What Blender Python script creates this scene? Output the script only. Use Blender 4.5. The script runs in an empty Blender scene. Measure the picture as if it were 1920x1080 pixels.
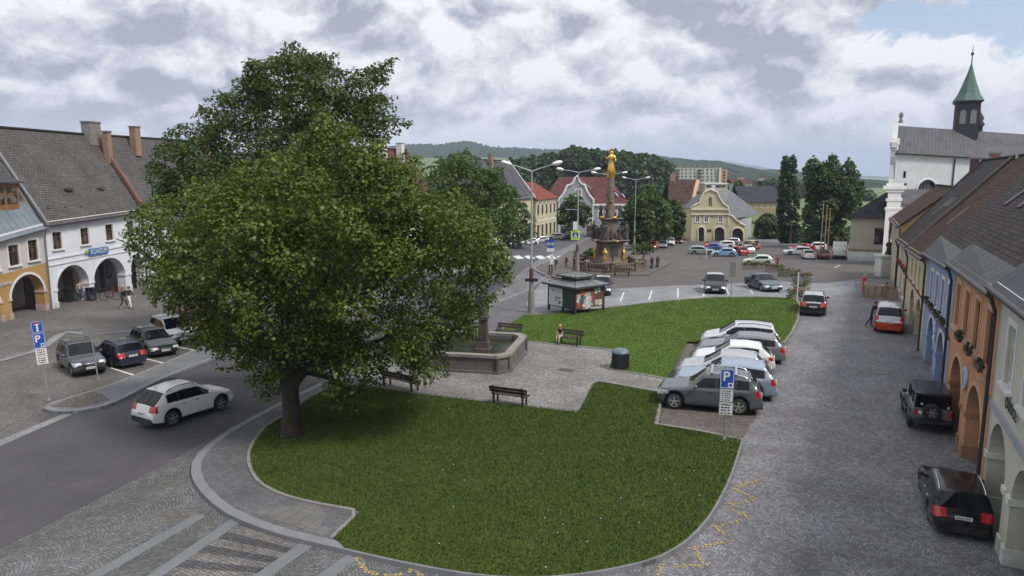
import bpy, math, random
import numpy as np
from mathutils import Vector, Matrix
from mathutils.geometry import delaunay_2d_cdt, tessellate_polygon
S = bpy.context.scene
COL = S.collection
PI = math.pi
R = math.radians
rnd = random.Random(7)
nrg = np.random.default_rng(11)

# ------------------------------------------------------------------ camera
FPX, YHOR, CAMH = 1350.0, 330.0, 10.0
TH = math.atan((540 - YHOR) / FPX)
cam_d = bpy.data.cameras.new('camera')
cam_d.sensor_width = 36
cam_d.lens = FPX / 1920 * 36
cam_d.clip_start = 0.2
cam_d.clip_end = 30000
cam = bpy.data.objects.new('camera', cam_d)
cam.location = (0, 0, CAMH)
cam.rotation_euler = (PI / 2 - TH, 0, 0)
COL.objects.link(cam)
S.camera = cam

# ------------------------------------------------------------------ light
SUN = Vector((0.62, -0.42, 0.95)).normalized()
sun_d = bpy.data.lights.new('sun', 'SUN')
sun_d.energy = 3.2
sun_d.angle = R(13)
sun_d.color = (1.0, 0.96, 0.9)
sun = bpy.data.objects.new('sun', sun_d)
sun.rotation_euler = SUN.to_track_quat('Z', 'Y').to_euler()
COL.objects.link(sun)
S.view_settings.view_transform = 'Standard'
S.view_settings.look = 'None'
S.view_settings.exposure = 0.12
S.view_settings.gamma = 1.0
S.cycles.max_bounces = 6
S.cycles.diffuse_bounces = 3
S.cycles.glossy_bounces = 3
S.cycles.transmission_bounces = 4
S.cycles.volume_bounces = 0
S.cycles.use_denoising = True


# ------------------------------------------------------------------ nodes
class NT:
    """tiny helper to write node trees"""
    def __init__(s, tree):
        s.t = tree; s.n = tree.nodes; s.l = tree.links

    def put(s, sock, v):
        if v is None: return
        if isinstance(v, bpy.types.NodeSocket): s.l.new(v, sock)
        elif isinstance(v, (tuple, list)) and len(v) == 3 and sock.type == 'RGBA': sock.default_value = (*v, 1)
        else: sock.default_value = v

    def node(s, kind, ins=None, **props):
        n = s.n.new(kind)
        for k, v in props.items(): setattr(n, k, v)
        for k, v in (ins or {}).items(): s.put(n.inputs[k], v)
        return n

    def math(s, op, a, b=None, c=None, clamp=False):
        n = s.n.new('ShaderNodeMath'); n.operation = op; n.use_clamp = clamp
        for i, v in enumerate((a, b, c)): s.put(n.inputs[i], v) if v is not None else None
        return n.outputs[0]

    def vmath(s, op, a, b=None):
        n = s.n.new('ShaderNodeVectorMath'); n.operation = op
        s.put(n.inputs[0], a)
        if b is not None: s.put(n.inputs[1], b)
        return n.outputs['Value'] if op in ('DOT_PRODUCT', 'LENGTH', 'DISTANCE') else n.outputs[0]

    def noise(s, vec, scale, detail=4, rough=.55, dist=0, out='Fac'):
        n = s.node('ShaderNodeTexNoise', {'Scale': scale, 'Detail': detail, 'Roughness': rough, 'Distortion': dist})
        if vec is not None: s.l.new(vec, n.inputs['Vector'])
        return n.outputs[out]

    def ramp(s, fac, pts, interp='LINEAR'):
        n = s.n.new('ShaderNodeValToRGB'); n.color_ramp.interpolation = interp
        e = n.color_ramp.elements
        while len(e) < len(pts): e.new(.5)
        for el, (p, c) in zip(e, pts):
            el.position = p; el.color = (*c, 1) if isinstance(c, (tuple, list)) else (c, c, c, 1)
        s.l.new(fac, n.inputs[0])
        return n.outputs[0]

    def mix(s, fac, a, b, blend='MIX'):
        n = s.n.new('ShaderNodeMix'); n.data_type = 'RGBA'; n.blend_type = blend
        s.put(n.inputs[0], fac); s.put(n.inputs[6], a); s.put(n.inputs[7], b)
        return n.outputs[2]

    def coord(s, which='Object'):
        return s.n.new('ShaderNodeTexCoord').outputs[which]

    def sep(s, v):
        n = s.n.new('ShaderNodeSeparateXYZ'); s.l.new(v, n.inputs[0]); return n.outputs

    def comb(s, x, y, z=0):
        n = s.n.new('ShaderNodeCombineXYZ')
        for i, v in enumerate((x, y, z)): s.put(n.inputs[i], v)
        return n.outputs[0]

    def smooth(s, v, a, b):
        n = s.n.new('ShaderNodeMapRange'); n.interpolation_type = 'SMOOTHSTEP'
        s.put(n.inputs[0], v); n.inputs[1].default_value = a; n.inputs[2].default_value = b
        return n.outputs[0]


def newmat(name):
    m = bpy.data.materials.new(name); m.use_nodes = True
    nt = NT(m.node_tree); nt.n.clear()
    out = nt.n.new('ShaderNodeOutputMaterial')
    b = nt.n.new('ShaderNodeBsdfPrincipled')
    nt.l.new(b.outputs[0], out.inputs[0])
    return m, nt, b


def mat(name, col, rough=.8, var=.12, vs=1.5, fine=.0, fs=40, bump=0, bs=60, metal=0, spec=.5, coat=0, coord='Object', dirt=None, dirt_s=.6):
    """plain surface with two scales of colour variation and optional bump"""
    m, nt, b = newmat(name)
    c = nt.coord(coord)
    n1 = nt.noise(c, vs, 5, .6)
    k = nt.ramp(n1, [(.25, 1 - var), (.75, 1 + var)])
    colr = nt.mix(1.0, (*col, 1), k, 'MULTIPLY')
    if fine:
        k2 = nt.ramp(nt.noise(c, fs, 2, .6), [(.3, 1 - fine), (.7, 1 + fine)])
        colr = nt.mix(1.0, colr, k2, 'MULTIPLY')
    if dirt:
        f = nt.smooth(nt.noise(c, dirt_s, 6, .65), .5, .72)
        colr = nt.mix(nt.math('MULTIPLY', f, .7), colr, (*dirt, 1))
    nt.put(b.inputs['Base Color'], colr)
    b.inputs['Roughness'].default_value = rough
    b.inputs['Metallic'].default_value = metal
    b.inputs['Specular IOR Level'].default_value = spec
    b.inputs['Coat Weight'].default_value = coat
    b.inputs['Coat Roughness'].default_value = .04
    if bump:
        bn = nt.node('ShaderNodeBump', {'Strength': bump, 'Distance': .02, 'Height': nt.noise(c, bs, 3, .6)})
        nt.l.new(bn.outputs[0], b.inputs['Normal'])
    return m


# ------------------------------------------------------------------ projection: a photo pixel to a place
def terr(y):
    if y > 185: y = 185
    t = (y - 64) / 8
    return -0.045 * 8 * (t if t > 40 else math.log1p(math.exp(t)))


def ray(px, py):
    a = (px - 960) / FPX; b = (540 - py) / FPX
    return Vector((a, math.cos(TH) + b * math.sin(TH), -math.sin(TH) + b * math.cos(TH)))


def G(px, py, dz=0.0):
    """place on the ground seen at that pixel"""
    d = ray(px, py); z = 0.0
    for _ in range(120):
        t = (CAMH - (z + dz)) / -d.z
        z = .5 * z + .5 * terr(d.y * t)
    return Vector((d.x * t, d.y * t, z + dz))


def at(px, py, Y):
    d = ray(px, py); t = Y / d.y
    return Vector((d.x * t, Y, CAMH + d.z * t))


# ------------------------------------------------------------------ meshes
class MB:
    def __init__(s):
        s.v = []; s.f = []; s.m = []; s.sm = []; s.uv = {}; s.mi = 0

    def add(s, vs, fs, smooth=False, uvs=None):
        o = len(s.v); s.v += [tuple(p) for p in vs]
        for i, f in enumerate(fs):
            if uvs: s.uv[len(s.f)] = uvs[i]
            s.f.append(tuple(o + k for k in f)); s.m.append(s.mi); s.sm.append(smooth)
        return s

    def quad(s, a, b, c, d, uv=None):
        return s.add([a, b, c, d], [(0, 1, 2, 3)], False, [uv] if uv else None)

    def box(s, c, d, rz=0, M=None):
        x, y, z = d[0] / 2, d[1] / 2, d[2] / 2
        vs = [(-x, -y, -z), (x, -y, -z), (x, y, -z), (-x, y, -z), (-x, -y, z), (x, -y, z), (x, y, z), (-x, y, z)]
        if rz:
            ca, sa = math.cos(rz), math.sin(rz)
            vs = [(p[0] * ca - p[1] * sa, p[0] * sa + p[1] * ca, p[2]) for p in vs]
        if M is not None: vs = [tuple(M @ Vector(p)) for p in vs]
        vs = [(p[0] + c[0], p[1] + c[1], p[2] + c[2]) for p in vs]
        return s.add(vs, [(0, 3, 2, 1), (4, 5, 6, 7), (0, 1, 5, 4), (1, 2, 6, 5), (2, 3, 7, 6), (3, 0, 4, 7)])

    def b2(s, x0, x1, y0, y1, z0, z1):
        return s.box(((x0 + x1) / 2, (y0 + y1) / 2, (z0 + z1) / 2), (abs(x1 - x0), abs(y1 - y0), abs(z1 - z0)))

    def cyl(s, p0, p1, r0, r1=None, n=10, cap=True, smooth=True):
        r1 = r0 if r1 is None else r1
        p0 = Vector(p0); p1 = Vector(p1); d = (p1 - p0)
        if d.length < 1e-6: return s
        d.normalize()
        u = d.orthogonal().normalized(); w = d.cross(u)
        vs = []
        for p, r in ((p0, r0), (p1, r1)):
            for i in range(n):
                a = 2 * PI * i / n
                vs.append(p + u * (r * math.cos(a)) + w * (r * math.sin(a)))
        s.add(vs, [(i, (i + 1) % n, n + (i + 1) % n, n + i) for i in range(n)], smooth)
        if cap:
            s.add(vs[:n], [tuple(reversed(range(n)))]); s.add(vs[n:], [tuple(range(n))])
        return s

    def tube(s, pts, rad, n=8, cap=True):
        pts = [Vector(p) for p in pts]
        rs = rad if isinstance(rad, (list, tuple)) else [rad] * len(pts)
        vs = []; up = None
        for i, p in enumerate(pts):
            d = (pts[min(i + 1, len(pts) - 1)] - pts[max(i - 1, 0)]).normalized()
            if up is None: up = d.orthogonal().normalized()
            u = (up - d * up.dot(d)).normalized(); up = u; w = d.cross(u)
            for k in range(n):
                a = 2 * PI * k / n
                vs.append(p + (u * math.cos(a) + w * math.sin(a)) * rs[i])
        fs = [(i * n + k, i * n + (k + 1) % n, (i + 1) * n + (k + 1) % n, (i + 1) * n + k) for i in range(len(pts) - 1) for k in range(n)]
        s.add(vs, fs, True)
        if cap:
            s.add(vs[:n], [tuple(reversed(range(n)))]); s.add(vs[-n:], [tuple(range(n))])
        return s

    def lathe(s, prof, n=16, c=(0, 0, 0), M=None, smooth=True, sq=False):
        """profile [(r,z)] about z; sq makes a square plan"""
        vs = []
        for r, z in prof:
            for k in range(n):
                a = 2 * PI * (k + (.5 if sq else 0)) / n
                p = Vector((r * math.cos(a), r * math.sin(a), z))
                if M is not None: p = M @ p
                vs.append(p + Vector(c))
        L = len(prof)
        fs = [(i * n + k, i * n + (k + 1) % n, (i + 1) * n + (k + 1) % n, (i + 1) * n + k) for i in range(L - 1) for k in range(n)]
        s.add(vs, fs, smooth)
        s.add(vs[:n], [tuple(reversed(range(n)))]); s.add(vs[-n:], [tuple(range(n))])
        return s

    def ring(s, prof, n=16, M=None):
        """lathe without end caps, closed on itself (tyres)"""
        o = len(s.f); s.lathe(prof + [prof[0]], n, M=M)
        del s.f[-2:]; del s.m[-2:]; del s.sm[-2:]
        return s

    def ell(s, c, r, nu=10, nv=7, M=None):
        vs = []; c = Vector(c)
        for j in range(nv + 1):
            t = PI * j / nv
            for i in range(nu):
                a = 2 * PI * i / nu
                p = Vector((r[0] * math.sin(t) * math.cos(a), r[1] * math.sin(t) * math.sin(a), r[2] * math.cos(t)))
                if M is not None: p = M @ p
                vs.append(p + c)
        fs = [(j * nu + i, (j + 1) * nu + i, (j + 1) * nu + (i + 1) % nu, j * nu + (i + 1) % nu) for j in range(nv) for i in range(nu)]
        return s.add(vs, fs, True)

    def prism(s, pts, dirv):
        """closed 3-D polygon extruded along a vector"""
        n = len(pts); pts = [Vector(p) for p in pts]; d = Vector(dirv)
        tri = tessellate_polygon([pts])
        s.add(pts, [tuple(t) for t in tri])
        q = [p + d for p in pts]
        s.add(q, [tuple(reversed(t)) for t in tri])
        s.add(pts + q, [(i, (i + 1) % n, n + (i + 1) % n, n + i) for i in range(n)])
        return s

    def holes(s, outer, hs, place, depth=None):
        """flat plate with holes; place(u,v,w)->xyz; reveals go inwards by depth"""
        loops = [[Vector((p[0], p[1], 0)) for p in outer]] + [[Vector((p[0], p[1], 0)) for p in h] for h in hs]
        flat = [p for l in loops for p in l]
        tri = tessellate_polygon(loops)
        s.add([place(p.x, p.y, 0) for p in flat], [tuple(t) for t in tri])
        if depth:
            for h in hs:
                n = len(h)
                a = [place(p[0], p[1], 0) for p in h]; b = [place(p[0], p[1], depth) for p in h]
                s.add(a + b, [(i, (i + 1) % n, n + (i + 1) % n, n + i) for i in range(n)])
        return s

    def build(s, name, mats, parent=None, loc=None, rz=0, recalc=False):
        me = bpy.data.meshes.new(name)
        me.from_pydata(s.v, [], s.f)
        mats = mats if isinstance(mats, (list, tuple)) else [mats]
        for m in mats: me.materials.append(m)
        me.polygons.foreach_set('material_index', s.m)
        me.polygons.foreach_set('use_smooth', s.sm)
        if s.uv:
            ul = me.uv_layers.new(name='UVMap')
            for pi, uvs in s.uv.items():
                p = me.polygons[pi]
                for k, li in enumerate(p.loop_indices): ul.data[li].uv = uvs[k]
        if recalc:
            import bmesh
            bm = bmesh.new(); bm.from_mesh(me); bmesh.ops.remove_doubles(bm, verts=bm.verts, dist=1e-5)
            bmesh.ops.recalc_face_normals(bm, faces=bm.faces); bm.to_mesh(me); bm.free()
        me.update()
        o = bpy.data.objects.new(name, me); COL.objects.link(o)
        if parent is not None: o.parent = parent
        if loc is not None: o.location = loc
        if rz: o.rotation_euler = (0, 0, rz)
        return o


def tag(o, label, cat, group=None):
    o['label'] = label; o['category'] = cat
    if group: o['group'] = group
    return o


def thing(name, label, cat, loc=(0, 0, 0), rz=0, group=None):
    o = bpy.data.objects.new(name, None); COL.objects.link(o)
    o.empty_display_size = .2
    o.location = loc; o.rotation_euler = (0, 0, rz)
    return tag(o, label, cat, group)


def struct(o):
    o['kind'] = 'structure'; return o


def stuff(o, label=None, cat=None):
    o['kind'] = 'stuff'
    if label: o['label'] = label; o['category'] = cat
    return o


def copy_tree(o, parent=None):
    c = o.copy(); COL.objects.link(c)
    if parent is not None: c.parent = parent
    for ch in [k for k in bpy.data.objects if k.parent == o]: copy_tree(ch, c)
    return c


def dup(o, loc, rz, label, group=None, sc=None):
    c = copy_tree(o); c.location = loc; c.rotation_euler = (0, 0, rz); c['label'] = label
    if group: c['group'] = group
    if sc: c.scale = (sc, sc, sc)
    return c


def densify(poly, step):
    out = []
    for i, a in enumerate(poly):
        b = poly[(i + 1) % len(poly)]
        n = max(1, int((Vector(b) - Vector(a)).length / step))
        for k in range(n): out.append((a[0] + (b[0] - a[0]) * k / n, a[1] + (b[1] - a[1]) * k / n))
    return out


def spline(pts, n=6, closed=False):
    """Catmull-Rom through 2-D points"""
    out = []; L = len(pts)
    for i in range(L if closed else L - 1):
        p0, p1, p2, p3 = [pts[(i + k) % L] if closed else pts[min(max(i + k, 0), L - 1)] for k in (-1, 0, 1, 2)]
        for k in range(n):
            t = k / n
            out.append(tuple(.5 * (2 * p1[j] + (p2[j] - p0[j]) * t + (2 * p0[j] - 5 * p1[j] + 4 * p2[j] - p3[j]) * t * t + (3 * p1[j] - p0[j] - 3 * p2[j] + p3[j]) * t ** 3) for j in (0, 1)))
    if not closed: out.append(tuple(pts[-1][:2]))
    return out


def gp(pix, dz=0):
    """list of pixels -> list of (x,y) on the ground"""
    return [tuple(G(x, y, dz)[:2]) for x, y in pix]


def sheet(name, poly, off, m, step=2.0, skirt=0.0):
    """ground covering following the terrain: poly in world xy"""
    b = densify(poly, step)
    ys = [p[1] for p in b]; xs = [p[0] for p in b]
    pts = [Vector(p) for p in b]; n = len(pts)
    if max(ys) > 52:
        gx = np.arange(min(xs), max(xs), step * 1.5); gy = np.arange(max(50, min(ys)), max(ys), step)
        for y in gy:
            for x in gx: pts.append(Vector((x, y)))
    vs, es, fs, *_ = delaunay_2d_cdt(pts, [(i, (i + 1) % n) for i in range(n)], [], 1, 1e-5)
    mb = MB()
    V = [(v.x, v.y, terr(v.y) + off) for v in vs]
    mb.add(V, [tuple(f) for f in fs])
    if skirt:
        ring = [(p[0], p[1], terr(p[1]) + off) for p in b]; low = [(p[0], p[1], terr(p[1]) + off - skirt) for p in b]
        mb.add(ring + low, [(i, (i + 1) % n, n + (i + 1) % n, n + i) for i in range(n)])
    return mb.build(name, m)


def strip(mb, line, w0, w1, z0, z1, gap=0, seglen=0):
    """kerb-like bar along an xy polyline: from offset w0 to w1 (left positive), z0..z1 over the terrain"""
    P = [Vector(p) for p in line]
    nor = []
    for i in range(len(P)):
        d = (P[min(i + 1, len(P) - 1)] - P[max(i - 1, 0)]).normalized()
        nor.append(Vector((-d.y, d.x)))
    rows = []
    for p, n in zip(P, nor):
        a = p + n * w0; b = p + n * w1; h = terr(p.y)
        rows.append([(a.x, a.y, h + z0), (a.x, a.y, h + z1), (b.x, b.y, h + z1), (b.x, b.y, h + z0)])
    for i in range(len(rows) - 1):
        r, q = rows[i], rows[i + 1]
        mb.add(r + q, [(0, 1, 5, 4), (1, 2, 6, 5), (2, 3, 7, 6)])
    mb.add(rows[0], [(0, 3, 2, 1)]); mb.add(rows[-1], [(0, 1, 2, 3)])
    return mb


def resample(line, step):
    P = [Vector(p[:2]) for p in line]; out = [P[0]]; acc = 0
    for a, b in zip(P, P[1:]):
        L = (b - a).length; t = step - acc
        while t < L:
            out.append(a + (b - a) * (t / L)); t += step
        acc = (acc + L) % step
    out.append(P[-1])
    return [tuple(p) for p in out]
# ------------------------------------------------------------------ world: daylight sky with broken cloud
W = bpy.data.worlds.new('World'); S.world = W; W.use_nodes = True
wt = NT(W.node_tree); wt.n.clear()
wo = wt.n.new('ShaderNodeOutputWorld'); bg = wt.n.new('ShaderNodeBackground'); wt.l.new(bg.outputs[0], wo.inputs[0])
sky = wt.n.new('ShaderNodeTexSky'); sky.sky_type = 'NISHITA'; sky.sun_disc = False
sky.sun_elevation = math.asin(SUN.z); sky.sun_rotation = math.atan2(SUN.x, SUN.y)
sky.air_density = 1.0; sky.dust_density = 1.5
bg.inputs[1].default_value = 0.10
d = wt.coord('Generated')
dx, dy, dz = wt.sep(d)


def sc(v, k):
    n = wt.n.new('ShaderNodeVectorMath'); n.operation = 'SCALE'; wt.l.new(v, n.inputs[0]); n.inputs['Scale'].default_value = k; return n.outputs[0]


# direction with the height stretched a little, so that banks lie flatter than they are wide
sph = wt.comb(dx, dy, wt.math('MULTIPLY', dz, 1.5))
w2 = wt.noise(sph, 3.2, 4, .6, 0, 'Color')
sv = wt.vmath('ADD', sph, sc(wt.vmath('SUBTRACT', w2, (.5, .5, .5)), .16))


def field(vec):
    """heaped cloud: broad banks, heads, and fine cauliflower edges"""
    a = wt.node('ShaderNodeTexNoise', {'Vector': vec, 'Scale': 2.6, 'Detail': 3, 'Roughness': .5}).outputs['Fac']
    v = wt.node('ShaderNodeTexVoronoi', {'Vector': vec, 'Scale': 11.0, 'Randomness': 1.0}).outputs['Distance']
    b_ = wt.node('ShaderNodeTexNoise', {'Vector': vec, 'Scale': 12.0, 'Detail': 8, 'Roughness': .66}).outputs['Fac']
    h = wt.math('ADD', wt.math('MULTIPLY', a, .80), wt.math('MULTIPLY', b_, .74))
    return wt.math('SUBTRACT', h, wt.math('MULTIPLY', v, .42))


f0 = field(sv)
f1 = field(wt.vmath('ADD', sv, (.012, -.004, .030)))       # the same field a little nearer the sun: lights one flank of every head
edge = wt.math('MULTIPLY', wt.math('SUBTRACT', f0, f1), 2.7)


def blob(px, py, rad, soft=.5, sx=1.0):
    v = ray(px, py).normalized()
    q = wt.vmath('SUBTRACT', d, tuple(v))
    q = wt.vmath('MULTIPLY', q, (1 / sx, 1, 1))
    q = wt.vmath('ADD', q, sc(wt.vmath('SUBTRACT', w2, (.5, .5, .5)), .10))
    return wt.math('SUBTRACT', 1.0, wt.smooth(wt.vmath('LENGTH', q), rad * soft * .3, rad))


dens = f0
for (px, py, r_, sx, amt) in ((1690, 60, .10, 1.5, -.22), (1890, 90, .08, 1.2, -.24), (960, 5, .10, 1.6, -.05), (620, 120, .3, 1.6, .07), (1340, 120, .2, 1.6, .08), (1800, 190, .14, 1.2, .08)):
    dens = wt.math('ADD', dens, wt.math('MULTIPLY', blob(px, py, r_, .5, sx), amt))
cov = wt.smooth(dens, .27, .37)
tot = None
for (px, py, r_, sx, amt) in ((1480, 45, .12, 2.2, .42), (110, 150, .14, 3.0, .24), (60, 60, .12, 2.5, .06), (1440, 185, .06, 2.4, .18), (1250, 200, .07, 2.6, .10), (640, 40, .2, 2.0, .06), (1330, 110, .12, 1.5, -.10), (1640, 150, .09, 1.5, -.08), (900, 120, .14, 1.5, -.04), (330, 190, .1, 3.0, .12), (1560, 250, .07, 2.5, .10)):
    if amt == 0: continue
    t_ = wt.math('MULTIPLY', blob(px, py, r_, .5, sx), amt)
    tot = t_ if tot is None else wt.math('ADD', tot, t_)
core = wt.math('MULTIPLY', wt.smooth(dens, .44, .66), -.14)
lum = wt.math('SUBTRACT', wt.math('ADD', wt.math('ADD', 1.05, core), edge), tot)
lum = wt.math('MINIMUM', wt.math('MAXIMUM', lum, .52), 1.20)
tint = wt.ramp(lum, [(.45, (.82, .89, 1.02)), (.75, (.92, .945, 1.05)), (1.0, (1.0, .995, 1.02))])
CB = 8.2
cl = wt.mix(1.0, tint, wt.comb(lum, lum, lum), 'MULTIPLY')
cl = wt.vmath('MULTIPLY', cl, (CB, CB, CB))
# an overcast dome is brighter overhead than near the skyline
zen = wt.math('ADD', 1.0, wt.math('MULTIPLY', wt.smooth(dz, .36, .85), .45))
cl = wt.vmath('MULTIPLY', cl, wt.comb(zen, zen, zen))
skc = wt.vmath('ADD', sky.outputs[0], (1.9, 2.1, 2.6))
lowb = wt.math('SUBTRACT', 1.0, wt.smooth(dz, .0, .11))
colr = wt.mix(cov, skc, cl)
colr = wt.mix(wt.math('MULTIPLY', lowb, .68), colr, (8.6, 8.5, 8.7, 1))
wt.put(bg.inputs[0], colr)
# ------------------------------------------------------------------ ground materials
def cobble(name, dark, light, stone=.11, arc=1.5, joint=(.022, .022, .02), rot=0.0, bump=.35, patch=.34, tint=None, amp=1.5):
    """small granite setts laid in segmental arcs"""
    m, nt, b = newmat(name)
    c = nt.coord('Object')
    if rot:
        mp = nt.node('ShaderNodeMapping', {'Vector': c, 'Rotation': (0, 0, rot)}); c = mp.outputs[0]
    x, y, z = nt.sep(c)
    if arc:
        u = nt.math('SUBTRACT', nt.math('FRACT', nt.math('DIVIDE', x, arc)), .5)
        yy = nt.math('ADD', y, nt.math('MULTIPLY', nt.math('MULTIPLY', u, u), arc * amp))
    else: yy = y
    p = nt.comb(nt.math('DIVIDE', x, stone), nt.math('DIVIDE', yy, stone), 0)
    wob = nt.noise(c, 9, 2, .5, 0, 'Color')
    p = nt.vmath('ADD', p, nt.vmath('MULTIPLY', nt.vmath('SUBTRACT', wob, (.5, .5, .5)), (.5, .5, 0)))
    vo = nt.node('ShaderNodeTexVoronoi', {'Vector': p, 'Scale': 1.0, 'Randomness': .42}, voronoi_dimensions='2D')
    ve = nt.node('ShaderNodeTexVoronoi', {'Vector': p, 'Scale': 1.0, 'Randomness': .42}, voronoi_dimensions='2D', feature='DISTANCE_TO_EDGE')
    cell = nt.sep(vo.outputs['Color'])[0]
    col = nt.mix(cell, (*dark, 1), (*light, 1))
    col = nt.mix(1.0, col, nt.ramp(nt.noise(c, .45, 6, .65), [(.3, 1 - patch), (.7, 1 + patch)]), 'MULTIPLY')
    if tint:
        col = nt.mix(nt.math('MULTIPLY', nt.smooth(nt.noise(c, .8, 5, .7), .52, .7), .55), col, (*tint, 1))
    jf = nt.smooth(ve.outputs['Distance'], .03, .14)
    col = nt.mix(jf, (*joint, 1), col)
    nt.put(b.inputs['Base Color'], col)
    b.inputs['Roughness'].default_value = .78
    b.inputs['Specular IOR Level'].default_value = .35
    bn = nt.node('ShaderNodeBump', {'Strength': bump, 'Distance': .02, 'Height': nt.smooth(ve.outputs['Distance'], 0.0, .3)})
    nt.l.new(bn.outputs[0], b.inputs['Normal'])
    return m


def paver(name, col, bw=.2, bh=.1, rot=0, var=.18, mortar=.006, mcol=(.04, .04, .038), offset=.5):
    m, nt, b = newmat(name)
    c = nt.coord('Object')
    c = nt.node('ShaderNodeMapping', {'Vector': c, 'Rotation': (0, 0, rot)}).outputs[0]
    br = nt.node('ShaderNodeTexBrick', {'Vector': c, 'Color1': tuple(k * (1 - var) for k in col), 'Color2': tuple(k * (1 + var) for k in col), 'Mortar': mcol, 'Scale': 1.0, 'Mortar Size': mortar, 'Brick Width': bw, 'Row Height': bh, 'Bias': 0.0})
    br.offset = offset
    k = nt.ramp(nt.noise(c, .7, 6, .65), [(.3, .75), (.7, 1.2)])
    nt.put(b.inputs['Base Color'], nt.mix(1.0, br.outputs[0], k, 'MULTIPLY'))
    b.inputs['Roughness'].default_value = .85
    bn = nt.node('ShaderNodeBump', {'Strength': .3, 'Distance': .01, 'Height': br.outputs['Fac']}); bn.invert = True
    nt.l.new(bn.outputs[0], b.inputs['Normal'])
    return m


m_square = cobble('setts of the street', (.105, .105, .11), (.215, .215, .23), .105, 1.25, (.066, .064, .064), rot=-.43, amp=.8, bump=.25, tint=(.10, .085, .07))
m_leftsq = cobble('setts of the car park', (.085, .08, .075), (.155, .15, .142), .10, 1.3, (.048, .045, .042), rot=.35, tint=(.11, .085, .06))
m_frontset = cobble('coarse setts', (.085, .085, .085), (.145, .145, .148), .12, 1.9, (.042, .042, .042), rot=.5, amp=1.1, bump=.3, tint=(.085, .075, .06))
m_plaza = cobble('setts of the little plaza', (.14, .138, .13), (.28, .275, .265), .10, 1.2, (.035, .035, .03), rot=-.45, bump=.5)
m_bay = cobble('brown setts', (.085, .075, .065), (.16, .145, .125), .10, 0, (.03, .026, .02), rot=-.4, tint=(.09, .06, .045))
m_strip = cobble('light setts', (.19, .195, .20), (.28, .285, .295), .10, 0, (.07, .07, .075), rot=.2, bump=.25)
m_pale = cobble('pale marking setts', (.125, .123, .118), (.205, .20, .19), .115, 0, (.05, .05, .045), rot=.5, bump=.6)
m_darkset = cobble('dark marking setts', (.06, .06, .064), (.10, .10, .105), .115, 0, (.02, .02, .02), rot=.5, bump=.6)
m_asph = mat('asphalt', (.055, .053, .057), .82, .24, .35, .35, 55, .35, 90, dirt=(.085, .082, .08), dirt_s=.22)
m_asph2 = mat('worn asphalt of the square', (.073, .068, .064), .85, .25, .3, .35, 30, .3, 60)
m_pave = paver('grey concrete pavers', (.105, .105, .11), .2, .1, rot=.5)
m_pave2 = paver('plain grey pavement', (.15, .155, .165), .2, .1, rot=.4, var=.1)
m_ribbed = paver('ribbed paving', (.18, .18, .175), .4, .05, rot=.42, var=.15, mortar=.012, mcol=(.05, .05, .05), offset=0)
m_kerb = mat('granite kerb', (.17, .172, .185), .75, .18, 1.2, .25, 45, .3, 70)
m_kerb2 = mat('thin stone edging', (.19, .185, .17), .8, .2, 2, .25, 40)
m_slab = mat('smooth stone strip', (.135, .14, .15), .7, .15, 1.2, .2, 40)
m_white = mat('white road paint', (.55, .56, .56), .6, .25, 3, .3, 30, dirt=(.2, .2, .2), dirt_s=5)
m_iron = mat('cast iron', (.06, .045, .038), .6, .2, 8)


def lawn_mat(name, g1, g2, brown, bf):
    m, nt, b = newmat(name)
    c = nt.coord('Object')
    n = nt.noise(c, .55, 6, .62); n2 = nt.noise(c, 3.0, 5, .7); n3 = nt.noise(c, 24, 4, .7)
    col = nt.mix(nt.smooth(n, .35, .65), (*g1, 1), (*g2, 1))
    col = nt.mix(nt.math('MULTIPLY', nt.smooth(n2, .5, .72), bf), col, (*brown, 1))
    n4 = nt.noise(nt.vmath('ADD', c, (31, 7, 0)), .9, 4, .55)
    col = nt.mix(nt.math('MULTIPLY', nt.smooth(n4, .60, .72), .5), col, (g1[0] * .5, g1[1] * .62, g1[2] * .6, 1))
    col = nt.mix(1.0, col, nt.ramp(n3, [(.25, .45), (.75, 1.5)]), 'MULTIPLY')
    nt.put(b.inputs['Base Color'], col)
    b.inputs['Roughness'].default_value = .95; b.inputs['Specular IOR Level'].default_value = .15
    bn = nt.node('ShaderNodeBump', {'Strength': .9, 'Distance': .05, 'Height': n3})
    nt.l.new(bn.outputs[0], b.inputs['Normal'])
    return m


m_lawn = lawn_mat('worn lawn', (.040, .075, .010), (.062, .088, .015), (.085, .068, .026), .6)
m_lawn2 = lawn_mat('fresh lawn', (.060, .120, .016), (.082, .145, .022), (.11, .11, .035), .3)
m_field = mat('meadow', (.09, .13, .045), .95, .3, .01, .3, .2)

# ------------------------------------------------------------------ base terrain
xs = sorted(set(list(range(-120, 181, 4)) + [-6000, -3000, -1500, -800, -400, -220, -160, 240, 320, 500, 900, 1700, 3200, 6500]))
ys = sorted(set([-30, -15] + list(range(0, 201, 2)) + [215, 240, 280, 340, 450, 650, 1000, 1600, 2600, 4200, 6500]))
mb = MB()
mb.add([(x, y, terr(y) - .03) for y in ys for x in xs],
       [(j * len(xs) + i, j * len(xs) + i + 1, (j + 1) * len(xs) + i + 1, (j + 1) * len(xs) + i) for j in range(len(ys) - 1) for i in range(len(xs) - 1)], True)
struct(mb.build('ground', m_field))

# the paved square, its car park on the left, the asphalt road between
struct(sheet('street_paving', [(-4, 8), (40, 8), (95, 120), (95, 176), (-10, 176), (-12, 60), (-4, 24)], 0.0, m_square))
struct(sheet('car_park_paving', [(-60, 8), (-4, 8), (-4, 24), (-12, 60), (-10, 176), (-20, 176), (-75, 90)], 0.002, m_leftsq))

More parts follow.
